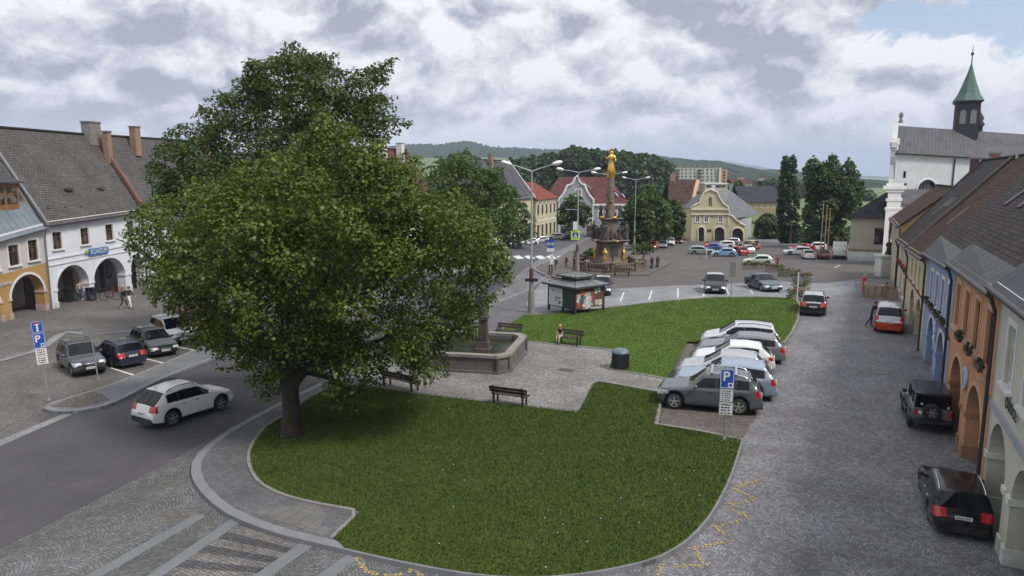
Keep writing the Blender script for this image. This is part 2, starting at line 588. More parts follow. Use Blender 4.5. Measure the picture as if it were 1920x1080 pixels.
road_lo = gp([(-330, 1190), (0, 1030), (165, 946), (330, 857), (385, 826), (440, 797), (530, 752), (700, 665), (860, 592), (915, 560), (960, 525), (985, 503), (1020, 482), (1064, 462), (1100, 445), (1140, 428)])
road_hi = gp([(1085, 428), (1040, 443), (1000, 455), (960, 467), (930, 478), (860, 512), (760, 556), (640, 606), (520, 640), (410, 672), (330, 704), (250, 737), (200, 760), (130, 778), (0, 833), (-330, 985)])
struct(sheet('road', road_lo + road_hi, .008, m_asph))
mb = MB(); strip(mb, resample(gp([(-330, 985), (0, 833), (85, 796), (150, 768)]), .8), -.16, .3, 0.0, .012)
struct(mb.build('road_edge_setts', m_strip))
mb = MB(); strip(mb, resample(gp([(-40, 690), (0, 676), (75, 656), (120, 622), (180, 626), (330, 612)]), 1.2), -.25, .25, 0.0, .006)
struct(mb.build('gutter_setts', m_strip))
# darker asphalt of the upper square
sq = gp([(1075, 546), (1140, 541), (1320, 533), (1480, 527), (1545, 531), (1610, 523), (1668, 522)]) + gp([(1662, 495), (1590, 492), (1580, 468), (1440, 456), (1290, 452), (1215, 470), (1110, 440), (1070, 470), (1035, 500), (1026, 518)])
struct(sheet('square_asphalt', sq, .004, m_asph2))
# front setts
front = gp([(0, 1032), (165, 948), (330, 859), (372, 835), (358, 870), (366, 905), (400, 945), (520, 1000), (620, 1026), (740, 1053), (860, 1079), (900, 1160), (700, 1300), (-500, 1300)])
struct(sheet('front_setts', front, .004, m_frontset))
struct(sheet('parking_strip', gp([(960, 588), (1022, 521), (1072, 547), (1140, 542), (1320, 534), (1480, 528), (1545, 532), (1600, 525), (1605, 545), (1545, 560), (1500, 590), (1490, 563), (1440, 558), (1340, 558), (1140, 578)]), .006, m_strip))

# ------------------------------------------------------------------ the raised island: kerb, pavement, plaza, lawns
KH = .12
outer_front = spline([(530, 752), (440, 800), (385, 838), (361, 868), (362, 898), (385, 930), (430, 965), (520, 1000), (620, 1024), (740, 1052), (880, 1077), (990, 1084), (1090, 1077), (1180, 1061), (1240, 1043), (1290, 1013), (1330, 970), (1355, 927), (1373, 888), (1393, 824)], 5)
front_w = gp(outer_front, KH)
left_w = gp([(1022, 519), (985, 545), (915, 573), (860, 598), (700, 672)], KH)
bayL = gp([(1230, 795), (1236, 760), (1250, 706)], KH)
lawn2_right = gp(spline([(1400, 641), (1440, 645), (1470, 643), (1485, 622), (1495, 600), (1499, 578), (1488, 562), (1440, 556), (1340, 557)], 4), KH)
lawn2_top = gp([(1240, 564), (1140, 576), (1042, 586), (998, 590), (984, 566)], KH)
bay_top = gp([(1290, 640)], KH)
island = front_w + bayL + gp([(1288, 640)], KH) + lawn2_right + lawn2_top + left_w
struct(sheet('island_pavement', island, KH, m_pave, 1.2, skirt=.16))
mbk = MB(); strip(mbk, resample(front_w, .9), -.02, .30, -.02, KH + .018); kerb = struct(mbk.build('kerb', m_kerb))
mbk = MB(); strip(mbk, resample(gp([(1022, 519), (985, 545), (915, 573), (860, 598), (700, 672), (530, 752)], KH), .9), -.02, .26, -.02, KH + .015); struct(mbk.build('kerb', m_kerb))

lawnA = gp(spline([(540, 775), (500, 800), (475, 830), (466, 855), (470, 880), (490, 908), (535, 930), (600, 946), (674, 959)], 5), KH) + gp([(622, 1010)], KH) + gp([p for p in outer_front if p[0] > 640 and p[1] > 815], KH)
inset = []
cx_ = sum(p[0] for p in lawnA) / len(lawnA); cy_ = sum(p[1] for p in lawnA) / len(lawnA)
for p in lawnA:
    v = Vector((cx_ - p[0], cy_ - p[1])); inset.append((p[0] + v.x / v.length * .06, p[1] + v.y / v.length * .06))
lawnA = inset + gp([(1230, 797), (1236, 765), (1240, 738), (1122, 716), (1110, 722), (1082, 772), (940, 756), (780, 738), (700, 726), (640, 722), (585, 744)], KH)
struct(sheet('lawn', lawnA, KH + .03, m_lawn, .5, skirt=.05))
lawnB = gp([(958, 607), (984, 590), (998, 592), (1042, 588), (1140, 578), (1240, 566)], KH) + list(reversed(gp(spline([(1400, 641), (1440, 645), (1470, 643), (1485, 622), (1495, 600), (1499, 578), (1488, 562), (1440, 558), (1340, 558)], 4), KH))) + gp([(1288, 641), (1262, 690), (1252, 711), (1140, 692), (1150, 656), (1070, 647), (990, 641), (925, 634)], KH)
lawnB_o = struct(sheet('lawn', lawnB, KH + .03, m_lawn2, .8, skirt=.05))
plaza = gp([(990, 641), (1150, 656), (1140, 692), (1252, 711), (1240, 736), (1122, 715), (1110, 722), (1082, 772), (940, 756), (780, 738), (700, 726), (640, 720), (600, 700), (700, 660), (850, 628), (925, 634)], KH)
struct(sheet('plaza', plaza, KH + .006, m_plaza, 1.0))
# edging stones of plaza and lawns
for pts in ([(1082, 773), (940, 757), (780, 739), (700, 727), (640, 722)], [(990, 641), (1150, 656), (1140, 692), (1252, 711)], [(1240, 736), (1122, 715), (1110, 722), (1082, 773)], [(1499, 578), (1495, 600), (1485, 622), (1470, 643), (1440, 645), (1400, 641)], [(1230, 797), (1236, 765), (1240, 738)],
            [(1393, 826), (1310, 808), (1230, 796)]):
    mbk = MB(); strip(mbk, resample(gp(pts, KH), .5), -.07, .07, 0, KH + .045); struct(mbk.build('edging', m_kerb2))
mbk = MB(); strip(mbk, resample(gp(spline([(540, 775), (500, 800), (475, 830), (466, 855), (470, 880), (490, 908), (535, 930), (600, 946), (674, 959)], 5) + [(622, 1010)], KH), .6), -.06, .06, 0, KH + .05); struct(mbk.build('edging', m_kerb2))
struct(sheet('tactile_paving', gp([(470, 958), (545, 950), (590, 946), (612, 962), (600, 985), (625, 990), (606, 1004), (545, 985)], KH), KH + .006, m_ribbed, 1))
struct(sheet('parking_bay', gp([(1230, 797), (1390, 826), (1418, 780), (1440, 735), (1470, 646), (1400, 641), (1288, 641), (1250, 708)]), .010, m_bay, 1.2))

# left traffic island with its kerb
li_lo = gp(spline([(80, 765), (100, 771), (140, 771), (200, 760), (250, 737), (300, 712), (410, 668), (480, 640), (600, 600), (760, 548)], 4), KH)
li_hi = gp([(760, 540), (600, 588), (480, 620), (440, 632), (370, 654), (290, 688), (205, 722), (130, 745), (90, 757)], KH)
struct(sheet('traffic_island', li_lo + li_hi, KH, m_pave2, 1.0, skirt=.16))
mbk = MB(); strip(mbk, resample(li_lo, .9), -.02, .25, -.02, KH + .015); struct(mbk.build('kerb', m_kerb))
mbk = MB(); strip(mbk, resample(li_hi, .9), -.02, .16, -.02, KH + .015); struct(mbk.build('kerb', m_kerb2))
struct(sheet('island_end_paving', gp([(95, 762), (150, 764), (205, 750), (190, 738), (158, 732), (120, 752)], KH), KH + .006, m_bay, 1))
# pavement round the bus stop and the column
col_isl = gp(spline([(1022, 517), (1003, 506), (1000, 501), (1014, 494), (1042, 486), (1064, 470), (1090, 462)], 3), KH) + gp([(1200, 474), (1260, 492), (1215, 515), (1110, 514), (1050, 521)], KH)
struct(sheet('column_island', col_isl, KH, m_bay, 1.5, skirt=.16))
mbk = MB(); strip(mbk, resample(gp(spline([(1030, 520), (1003, 506), (1000, 501), (1014, 494), (1042, 486), (1064, 470), (1090, 462)], 3), KH), .9), -.2, .04, -.02, KH + .015); struct(mbk.build('kerb', m_kerb))

# smooth stone strips and the sett crossing at the bottom left
mbk = MB()
for a, b_, w in (((378, 966), (150, 1095), .19), ((448, 972), (270, 1095), .20), ((586, 1013), (470, 1095), .22), ((662, 1044), (590, 1095), .20)):
    l = gp([a, b_]); strip(mbk, [l[0], l[1]], -w, w, -.02, .010)
struct(mbk.build('stone_strips', m_slab))


def lerp(a, b, t): return (a[0] + (b[0] - a[0]) * t, a[1] + (b[1] - a[1]) * t)


cr = gp([(462, 974), (572, 1012), (455, 1095), (282, 1095)])
mw = MB(); mdk = MB(); nst = 9
for i in range(nst):
    t0, t1 = i / nst, (i + 1) / nst
    q = [lerp(cr[0], cr[3], t0), lerp(cr[1], cr[2], t0), lerp(cr[1], cr[2], t1), lerp(cr[0], cr[3], t1)]
    (mdk if i % 2 == 0 else mw).add([(p[0], p[1], .009) for p in q], [(0, 3, 2, 1)])
struct(mw.build('crossing_pale_setts', m_pale)); struct(mdk.build('crossing_dark_setts', m_darkset))


# worn yellow zigzag on single setts
def yellow_mat():
    m, nt, b = newmat('worn yellow paint')
    c = nt.coord('Object')
    n = nt.noise(c, 1.3, 3, .6)
    vo = nt.node('ShaderNodeTexVoronoi', {'Vector': c, 'Scale': 8.7, 'Randomness': .55}, voronoi_dimensions='2D', feature='DISTANCE_TO_EDGE')
    vc = nt.node('ShaderNodeTexVoronoi', {'Vector': c, 'Scale': 8.7, 'Randomness': .45}, voronoi_dimensions='2D')
    a = nt.math('MULTIPLY', nt.smooth(vo.outputs['Distance'], .08, .16), nt.math('GREATER_THAN', nt.math('ADD', nt.sep(vc.outputs['Color'])[1], n), .86))
    nt.put(b.inputs['Base Color'], nt.mix(n, (.24, .17, .06, 1), (.40, .31, .13, 1)))
    b.inputs['Roughness'].default_value = .8
    nt.put(b.inputs['Alpha'], a)
    return m


m_yel = yellow_mat()
mz = MB()
for line in ([(1232, 1095), (1236, 1060), (1325, 1062), (1299, 1027), (1381, 1015), (1338, 988), (1407, 972), (1360, 948), (1415, 936), (1374, 915), (1425, 900)], [(667, 1040), (686, 1072), (735, 1082), (780, 1066), (800, 1095)]):
    g = gp(line)
    for a, b_ in zip(g, g[1:]):
        strip(mz, resample([a, b_], .5), -.075, .075, -.02, .011)
struct(mz.build('yellow_marking', m_yel))
# parking bay lines and zebra
mz = MB()
for a, b_ in (((1170, 548), (1163, 565)), ((1222, 545), (1217, 562)), ((1271, 541), (1271, 558)), ((1316, 536), (1320, 556)), ((1362, 540), (1366, 552)), ((1399, 534), (1412, 551)), ((1455, 528), (1462, 545)), ((1575, 497), (1565, 502))):
    l = gp([a, b_]); strip(mz, l, -.06, .06, -.02, .012)
for i in range(7):
    x = 950 + i * 20.5
    q = gp([(x, 486), (x + 13, 484.6), (x + 3, 479), (x - 9, 480.3)])
    mz.add([(p[0], p[1], terr(p[1]) + .013) for p in q], [(0, 1, 2, 3)])
for a, b_ in (((208, 690), (262, 707)), ((268, 672), (330, 686)), ((330, 650), (390, 662)),):
    l = gp([a, b_]); strip(mz, l, -.06, .06, -.02, .012)
struct(mz.build('white_markings', m_white))

# manholes
def grate(px, py, w, dz, name='drain_cover', lab='rusty iron drain cover in the plaza paving', rz=-.45):
    p = G(px, py, dz)
    mb = MB(); mb.box((0, 0, .012), (w, w * .55, .024))
    for k in range(6): mb.box((-w * .4 + k * w * .16, 0, .027), (w * .06, w * .42, .008))
    tag(mb.build(name, m_iron, None, p, rz), lab, 'drain cover')


grate(1062, 694, .8, KH)
# ------------------------------------------------------------------ vehicles
def paint(name, col, metal=0.0, rough=.22):
    m, nt, b = newmat(name)
    c = nt.coord('Object')
    # thin road dust towards the sills and a little unevenness of the lacquer
    z = nt.sep(c)[2]
    dust = nt.math('MULTIPLY', nt.math('SUBTRACT', 1.0, nt.smooth(z, .2, .75)), nt.ramp(nt.noise(c, 3, 5, .7), [(.35, 0.0), (.75, .3)]))
    nt.put(b.inputs['Base Color'], nt.mix(dust, (*col, 1), (.16, .145, .125, 1)))
    nt.put(b.inputs['Roughness'], nt.math('ADD', nt.math('MULTIPLY', dust, .5), rough))
    b.inputs['Metallic'].default_value = metal
    b.inputs['Coat Weight'].default_value = .22; b.inputs['Coat Roughness'].default_value = .05; b.inputs['Specular IOR Level'].default_value = .3
    return m


PAINT = {k: paint(k + ' paint', *v) for k, v in {
    'white': ((.62, .63, .63),), 'black': ((.010, .010, .012),), 'navy': ((.012, .016, .035),), 'dark grey': ((.075, .08, .088), .3),
    'slate': ((.10, .115, .125), .3), 'silver': ((.42, .44, .46), .45), 'pale silver': ((.55, .57, .6), .35), 'silver blue': ((.30, .37, .44), .45),
    'dark green': ((.012, .022, .02),), 'teal': ((.05, .085, .095), .25), 'mid grey': ((.2, .21, .225), .4), 'sky blue': ((.20, .36, .52), .2),
    'red': ((.30, .022, .02),), 'orange red': ((.42, .05, .018),), 'wine': ((.12, .016, .02),), 'pale green': ((.46, .58, .50), .2), 'grey green': ((.30, .36, .36), .3),
    'blue': ((.06, .14, .36),), 'sand': ((.50, .42, .22),), 'charcoal': ((.028, .029, .032),)}.items()}
m_cglass, _nt, _b = newmat('car glass')
_b.inputs['Base Color'].default_value = (.008, .009, .011, 1); _b.inputs['Roughness'].default_value = .03; _b.inputs['Specular IOR Level'].default_value = .28
m_tyre = mat('tyre rubber', (.018, .018, .018), .85, .25, 8)
m_rim = mat('alloy', (.46, .47, .48), .32, .1, 6, metal=.8)
m_rimd = mat('rim dark', (.03, .03, .03), .6)
m_plastic = mat('black plastic', (.022, .022, .024), .6, .2, 4)
m_chrome = mat('bright metal', (.62, .63, .64), .2, .05, metal=.9)
m_lamp = mat('headlamp glass', (.62, .65, .68), .08, .15, 14, metal=.35, spec=.9)
m_tail = mat('tail lamp red', (.36, .012, .012), .12, .2, 12, spec=.8)
m_plate = mat('number plate', (.66, .66, .63), .4, .05)
m_under = mat('underbody', (.008, .008, .008), .95)


def car(name, label, pk, kind='suv', L=4.3, Wd=1.8, H=1.6, wb=2.6, wr=.33, clear=.22, hood=.95, belt=None, rails=False, trim=False, cat='car', group=None, detail=2,
        ws=None, rw=None, roofback=None, chrome=False, roofpaint=None, boxy=0.0, dark_roof=False, bars=False, crossbars=False):
    belt = belt or H * .60
    hl = L / 2
    nose = {'suv': .86, 'wagon': .70, 'hatch': .70, 'sedan': .69, 'mpv': .78, 'van': 1.0}[kind] * (H / {'suv': 1.62, 'wagon': 1.47, 'hatch': 1.48, 'sedan': 1.45, 'mpv': 1.65, 'van': 2.3}[kind])
    x_cowl, x_wt = ws or {'suv': (.20 * L, .04 * L), 'wagon': (.20 * L, .03 * L), 'hatch': (.22 * L, .04 * L), 'sedan': (.19 * L, .02 * L), 'mpv': (.27 * L, .07 * L), 'van': (.34 * L, .22 * L)}[kind]
    x_rb, x_rt = rw or {'suv': (-.475 * L, -.385 * L), 'wagon': (-.475 * L, -.39 * L), 'hatch': (-.465 * L, -.34 * L), 'sedan': (-.36 * L, -.18 * L), 'mpv': (-.48 * L, -.41 * L), 'van': (-.492 * L, -.48 * L)}[kind]
    hb = hood
    tail_z = {'sedan': .98 * belt / .87 if belt > .87 else .95}.get(kind, belt + .01)
    roofR = H * (roofback or .95)
    pts = [(-hl, .62 if kind != 'van' else belt), (-hl + .06, tail_z - .12 if kind != 'van' else belt + .1), (x_rb, tail_z), (x_rt, roofR), ((x_rt + x_wt) / 2, H), (x_wt, H * .975), (x_cowl, hb), (hl - .22, nose + .03), (hl - .05, nose - .09), (hl, nose - .2)]
    if kind == 'sedan': pts = [(-hl, .6), (-hl + .05, tail_z - .1), (-hl + .25, tail_z), (x_rb, tail_z + .02), (x_rt, roofR), ((x_rt + x_wt) / 2, H), (x_wt, H * .975), (x_cowl, hb), (hl - .22, nose + .03), (hl - .05, nose - .09), (hl, nose - .2)]
    px_ = [p[0] for p in pts]; pz_ = [p[1] for p in pts]

    def ztop(x):
        return float(np.mean([np.interp(x + dx, px_, pz_) for dx in (-.07, -.035, 0, .035, .07)]))
    xf, xr = wb / 2 + .02 * L, -wb / 2 + .02 * L
    ra = wr + .075
    xsn = set(np.linspace(-hl, hl, int(L / .085)).round(4)) | set(np.linspace(-hl, -hl + .4, 11).round(4)) | set(np.linspace(hl - .55, hl, 14).round(4))
    for xc in (xf, xr):
        for k in range(13): xsn.add(round(xc - ra * math.cos(PI * k / 12), 4))
        xsn.add(round(xc - ra - .004, 4)); xsn.add(round(xc + ra + .004, 4))
    for v in (x_cowl, x_wt, x_rb, x_rt): xsn.add(round(v, 4))
    xsn = sorted(xsn)

    def zlow(x):
        z = clear + (.10 * max(0, (abs(x) - hl + .5) / .5) ** 2 if kind != 'van' else 0)
        for xc in (xf, xr):
            q = ra * ra - (x - xc) ** 2
            if q > -1e-9: z = max(z, wr + math.sqrt(max(q, 0)))
        return z

    def half(x):
        e = max(0, (abs(x) - hl + .62) / .62)
        return Wd / 2 * (1 - (.17 if x > 0 else .10) * e ** 2.3 * (1 - .5 * boxy))
    rows = []
    for x in xsn:
        zl, zt, w = zlow(x), ztop(x), half(x)
        bl = belt + .05 * (-x / hl) * (0 if kind == 'van' else 1)
        zb = min(bl, zt - .07); zb = max(zb, zl + .09)
        k = min(1, max(0, (zt - zb - .07) / .35))
        wr_ = w * (.94 - (.135 - .10 * boxy) * k)
        e = min(.11, max(.02, zt - zb) * .45)
        sec = [(w * .93, zl), (w * .985, zl + .075)] + [(w * q, zl + .075 + t * (zb - zl - .075)) for t, q in ((.22, .995), (.42, 1.0), (.6, .998), (.72, .995), (.84, .99), (.93, .982))] + [(w * .965, zb)]
        top = (wr_, zt - e * (1 - .35 * boxy))
        for t in (.07, .5, .9): sec.append((w * .965 * (1 - t) + top[0] * t + .018 * math.sin(PI * t) * k, zb * (1 - t) + top[1] * t))
        sec += [top, (wr_ * .93, zt - e * .30), (wr_ * .8, zt - e * .12), (wr_ * .62, zt - .008), (wr_ * .3, zt + .006), (0, zt + .012)]
        rows.append([(x, y, z) for y, z in sec])
    NR = len(rows[0]); JB = 8; JT = 12
    verts = []; idx = {}
    for i, r in enumerate(rows):
        for j, (x, y, z) in enumerate(r):
            for sgn in ((1, -1) if j < NR - 1 else (1,)):
                idx[i, j, sgn] = len(verts); verts.append((x, y * sgn, z))
        idx[i, NR - 1, -1] = idx[i, NR - 1, 1]
    # side window panes, front to rear
    gx0 = x_cowl - .38 * (x_cowl - x_wt) - .04
    gx1 = x_rt - (.0 if kind in ('wagon', 'suv', 'mpv') else -.1) + .03
    if kind == 'van': panes = [(gx0 - .75, gx0)]
    else:
        span = gx0 - gx1
        if kind in ('wagon', 'suv', 'mpv'): cuts = [gx0, gx0 - span * .40, gx0 - span * .74, gx1]
        else: cuts = [gx0, gx0 - span * .5, gx1]
        panes = [(cuts[i + 1] + .035, cuts[i] - .035) for i in range(len(cuts) - 1)]
    groups = {'body': [], 'windscreen': [], 'rear_window': []}
    bodym = []
    for i in range(len(rows) - 1):
        xm = (xsn[i] + xsn[i + 1]) / 2
        tall = ztop(xm) - belt > .16
        for j in range(NR - 1):
            for sgn in (1, -1):
                q = [idx[i, j, sgn], idx[i + 1, j, sgn], idx[i + 1, j + 1, sgn], idx[i, j + 1, sgn]]
                if sgn < 0: q.reverse()
                if len(set(q)) < 3: continue
                q = list(dict.fromkeys(q))
                key = 'body'
                if j >= JT + 1 and x_wt + .02 < xm < x_cowl - .01: key = 'windscreen'
                elif j >= JT + 1 and x_rb + .03 < xm < x_rt - .02: key = 'rear_window'
                elif j in (JB + 1, JB + 2) and tall:
                    for pi, (a, b_) in enumerate(panes):
                        if a < xm < b_: key = ('side', pi, sgn)
                if key == 'body':
                    cz = sum(verts[v][2] for v in q) / len(q); cy = abs(sum(verts[v][1] for v in q) / len(q))
                    hx = half(xm)
                    if kind != 'van':
                        if xm > hl - .50 and nose - .25 < cz < nose - .05 and cy > hx * .52 and xm < hl - .02 and (cz > nose - .19 or xm > hl - .3): key = ('head', sgn)
                        if kind in ('wagon', 'suv', 'mpv'):
                            if xm < -hl + .26 and belt - .24 < cz < belt + .06 and cy > hx * (.60 if kind != 'mpv' else .74): key = ('tail', sgn)
                        elif xm < -hl + .3 and belt - .19 < cz < belt - .0 and cy > hx * .5: key = ('tail', sgn)
                groups.setdefault(key, []).append(q)
                if key == 'body':
                    mi = 0
                    if trim and j == 0: mi = 1
                    elif not trim and j == 0 and zlow(xm) < clear + .05: mi = 1
                    elif j in (JB + 1, JB + 2) and tall and gx1 < xm < gx0: mi = 1        # dark window posts
                    elif dark_roof and j >= JT and x_rt - .05 < xm < x_wt + .05: mi = 1
                    elif roofpaint and j >= JT and x_rt - .4 < xm < x_wt + .05: mi = 2
                    bodym.append(mi)
    n_end = NR
    for i, rev in ((0, False), (len(rows) - 1, True)):
        for j in range(NR - 1):
            q = [idx[i, j, 1], idx[i, j + 1, 1], idx[i, j + 1, -1], idx[i, j, -1]]
            q = list(dict.fromkeys(q))
            if rev: q.reverse()
            groups['body'].append(q); bodym.append(1 if (j == 0 or (trim and j == 1)) else 0)
    root = thing(name, label, cat, group=group)

    def part(nm, faces, m, mids=None, parent=root):
        used = sorted({v for f in faces for v in f}); re = {v: k for k, v in enumerate(used)}
        mb = MB()
        for fi, f in enumerate(faces):
            pass
        mb.v = [verts[v] for v in used]; mb.f = [tuple(re[v] for v in f) for f in faces]
        mb.m = mids or [0] * len(faces); mb.sm = [True] * len(faces)
        return mb.build(nm, m, parent)
    pm = PAINT[pk]
    mb_ = part('body', groups['body'], [pm, m_plastic, PAINT[roofpaint] if roofpaint else pm], bodym)
    part('windscreen', groups['windscreen'], m_cglass)
    if kind != 'van' and groups['rear_window']: part('rear_window', groups['rear_window'], m_cglass)
    for k, fs in groups.items():
        if isinstance(k, tuple): part(*{'side': ('side_window', fs, m_cglass), 'head': ('headlight', fs, m_lamp), 'tail': ('tail_light', fs, m_tail)}[k[0]])
    ub = MB(); ub.box((0, 0, (clear + .7) / 2 + .02), (L - .5, Wd - .5, .7 - clear)); ub.box((0, 0, clear + .03), (wb - 2 * ra, Wd - .12, .05))
    ub.build('underbody', m_under, root)
    # wheels
    def wheel_mb():
        t = MB(); wd = .215
        t.ring([(wr * .66, -wd / 2), (wr * .93, -wd / 2), (wr, -wd / 2 + .03), (wr, wd / 2 - .03), (wr * .93, wd / 2), (wr * .66, wd / 2)], 22, M=Matrix.Rotation(PI / 2, 4, 'X'))
        r_ = MB()
        rr = wr * .67
        r_.mi = 1; r_.cyl((0, -.07, 0), (0, .07, 0), rr * .98, n=20)
        r_.mi = 0
        for s_ in (-1, 1):
            y = s_ * wd * .46
            n = 20
            ring = []
            for q in (rr, rr * .88):
                ring += [(q * math.cos(2 * PI * i / n), y, q * math.sin(2 * PI * i / n)) for i in range(n)]
            r_.add(ring, [(i, (i + 1) % n, n + (i + 1) % n, n + i) for i in range(n)])
            for i in range(5):
                a = 2 * PI * i / 5 + .3
                dx_, dz_ = math.cos(a), math.sin(a); ex, ez = -dz_, dx_
                w0, w1 = rr * .13, rr * .2
                r_.add([(dx_ * rr * .1 + ex * w0, y * .97, dz_ * rr * .1 + ez * w0), (dx_ * rr * .1 - ex * w0, y * .97, dz_ * rr * .1 - ez * w0), (dx_ * rr * .93 - ex * w1, y, dz_ * rr * .93 - ez * w1), (dx_ * rr * .93 + ex * w1, y, dz_ * rr * .93 + ez * w1)], [(0, 1, 2, 3)])
            r_.cyl((0, y * .9, 0), (0, y * 1.03, 0), rr * .2, n=10)
        return t, r_
    t_, r_ = wheel_mb()
    first = None
    for x in (xf, xr):
        for s_ in (1, -1):
            pos = (x, s_ * (Wd / 2 - .135), wr)
            if first is None:
                w_ = t_.build('wheel', m_tyre, root, pos); rim_ = r_.build('rim', [m_rim, m_rimd], w_); first = (w_, rim_)
            else:
                w_ = first[0].copy(); COL.objects.link(w_); w_.parent = root; w_.location = pos
                q_ = first[1].copy(); COL.objects.link(q_); q_.parent = w_
    # lamps, plates, mirrors, grille
    for s_ in (1, -1):
        if kind == 'van':
            mb = MB(); mb.box((0, 0, 0), (.06, .12, .5)); mb.build('tail_light', m_tail, root, (-hl + .02, s_ * (half(-hl + .1) - .09), 1.0))
            mb = MB(); mb.ell((0, 0, 0), (.16, .2, .12), 10, 6); mb.build('headlight', m_lamp, root, (hl - .12, s_ * (half(hl) - .2), .85))
        if detail > 0:
            mb = MB(); mb.ell((0, 0, 0), (.075, .12, .085), 8, 6); mb.mi = 1; mb.box((-.02, -s_ * .1, -.05), (.05, .1, .04))
            mb.build('mirror', [m_plastic if kind == 'van' else pm, m_plastic], root, (x_cowl - .33, s_ * (Wd / 2 + .07), belt + .07))
        if detail > 1:
            for hx in (panes[0][0] + .16, panes[1][0] + .2 if len(panes) > 1 else panes[0][0]):
                mb = MB(); mb.box((0, 0, 0), (.17, .03, .03)); mb.build('door_handle', m_chrome if chrome else pm, root, (hx, s_ * (Wd / 2 + .004), belt - .11))
            if trim is not None:
                mb = MB(); mb.ell((0, 0, 0), (.05, .09, .055), 8, 5); mb.build('fog_light', m_lamp, root, (hl - .07, s_ * (half(hl) * .76), clear + .26))
    gz = nose - .22
    mb = MB(); mb.box((hl - .02, 0, gz), (.06, Wd * .52, .11)); mb.box((hl - .03, 0, clear + .24), (.06, Wd * .62, .17)); mb.build('grille', m_plastic, root)
    if detail > 0:
        mb = MB(); mb.box((hl + .008, 0, gz + .005), (.03, .3, .035)); mb.build('badge', m_chrome, root)
    for x, z, e in ((hl + .016, clear + .27, 1), (-hl - .012, .72 if kind in ('suv', 'wagon', 'mpv', 'hatch') else .75, -1)):
        mb = MB(); mb.box((0, 0, 0), (.02, .5, .115)); mb.mi = 1
        for k in range(7): mb.box((e * .011, -.17 + k * .057 + (.02 if k > 2 else 0), 0), (.003, .034, .066))
        mb.build('number_plate', [m_plate, m_plastic], root, (x, 0, z))
    if detail > 0:
        mb = MB(); mb.box((-hl + .0, 0, clear + .17), (.08, Wd * .8, .26)); mb.build('rear_bumper', m_plastic if trim or kind == 'van' else pm, root)
    if rails:
        for s_ in (1, -1):
            mb = MB(); yy = half(0) * .735
            xa, xb = x_rt + .12, x_wt - .12
            pts_ = [(xa, s_ * yy, ztop(xa) - .05), (xa + .12, s_ * yy, ztop(xa) + .035)] + [(xa + .12 + (xb - xa - .24) * t, s_ * yy, ztop(xa + .12 + (xb - xa - .24) * t) + .045) for t in (.25, .5, .75, 1)] + [(xb, s_ * yy, ztop(xb) - .05)]
            mb.tube(pts_, .022, 6); mb.build('roof_rail', m_chrome if rails == 'chrome' else m_plastic, root)
    if crossbars:
        for xq in (-.25 * L, -.02 * L):
            mb = MB(); mb.box((xq, 0, ztop(xq) + .07), (.09, Wd * .82, .035)); mb.build('roof_bar', m_chrome, root)
    if detail > 1 and kind != 'van':
        mb = MB(); mb.cyl((x_rt + .1, 0, ztop(x_rt + .1)), (x_rt - .02, 0, ztop(x_rt + .1) + .13), .012, n=6); mb.build('aerial', m_plastic, root)
    root['half'] = Wd / 2; root['xf'] = xf; root['xr'] = xr
    return root


def park(o, rear, front, side, sc=None, shift=0.0):
    """stand a car so that the two wheels on one side touch the ground at those two pixels"""
    a, b_ = G(*rear), G(*front)
    d_ = (b_ - a).xy; L = d_.length; d_.normalize()
    n = Vector((-d_.y, d_.x))                       # towards the car's left
    hw = (o['half'] - .12) * (sc or 1)
    mid = (a + b_).xy / 2 + (n * hw if side == 'R' else -n * hw) - d_ * ((o['xf'] + o['xr']) / 2) + d_ * shift
    o.location = (mid.x, mid.y, terr(mid.y) + .01)
    slope = (terr(b_.y) - terr(a.y)) / max(L, .1)
    o.rotation_euler = (0, -math.atan(slope), math.atan2(d_.y, d_.x))
    k = L / (o['xf'] - o['xr'])
    if sc: o.scale = (sc,) * 3
    return k


def stand(o, px, py, deg, sc=None, dz=.01):
    """stand a car with its middle at a ground pixel, heading deg from +x"""
    p = G(px, py)
    o.location = (p.x, p.y, terr(p.y) + dz); o.rotation_euler = (0, math.atan(.045 * math.sin(R(deg))) if p.y > 70 else 0, R(deg))
    if sc: o.scale = (sc,) * 3


chk = []
c = car('parked_car', 'white compact crossover with black lower cladding driving on the asphalt road', 'white', 'suv', 4.28, 1.78, 1.72, 2.55, .36, .25, 1.10, 1.06, rails=True, trim=True, chrome=True, ws=(1.08, .22), rw=(-2.02, -1.42))
c.name = 'moving_car'
chk.append(('mokka', park(c, (324, 799), (414, 770), 'R', .89)))
GL = 'cars parked beside the traffic island on the left'
c = car('parked_car', 'dark grey crossover with roof rails nearest the blue parking sign by the traffic island', 'dark grey', 'suv', 4.35, 1.79, 1.66, 2.75, .34, .22, 1.02, 1.0, rails=True, trim=True, group=GL)
chk.append(('springL', park(c, (106, 688), (150, 707), 'R', .88)))
hd = R(-46); c.rotation_euler.z = hd; base = Vector(c.location)
c = car('parked_car', 'navy estate car showing its tailgate and red tail lamp beside the dark grey crossover', 'navy', 'wagon', 4.5, 1.74, 1.47, 2.52, .31, .17, .92, .88, rails=True, group=GL)


def byw(o, px, py, which, hd_, side, sc=1.0):
    """stand by one wheel contact and heading"""
    a = G(px, py); d_ = Vector((math.cos(hd_), math.sin(hd_))); n = Vector((-d_.y, d_.x)); hw = o['half'] - .12
    xw = o['xf'] if which == 'F' else o['xr']
    hw *= sc; xw *= sc; o.scale = (sc,) * 3
    m = a.xy - d_ * xw + (n * hw if side == 'R' else -n * hw)
    o.location = (m.x, m.y, terr(m.y) + .01); o.rotation_euler = (0, math.atan(.045 * math.sin(hd_)) if m.y > 72 else 0, hd_)


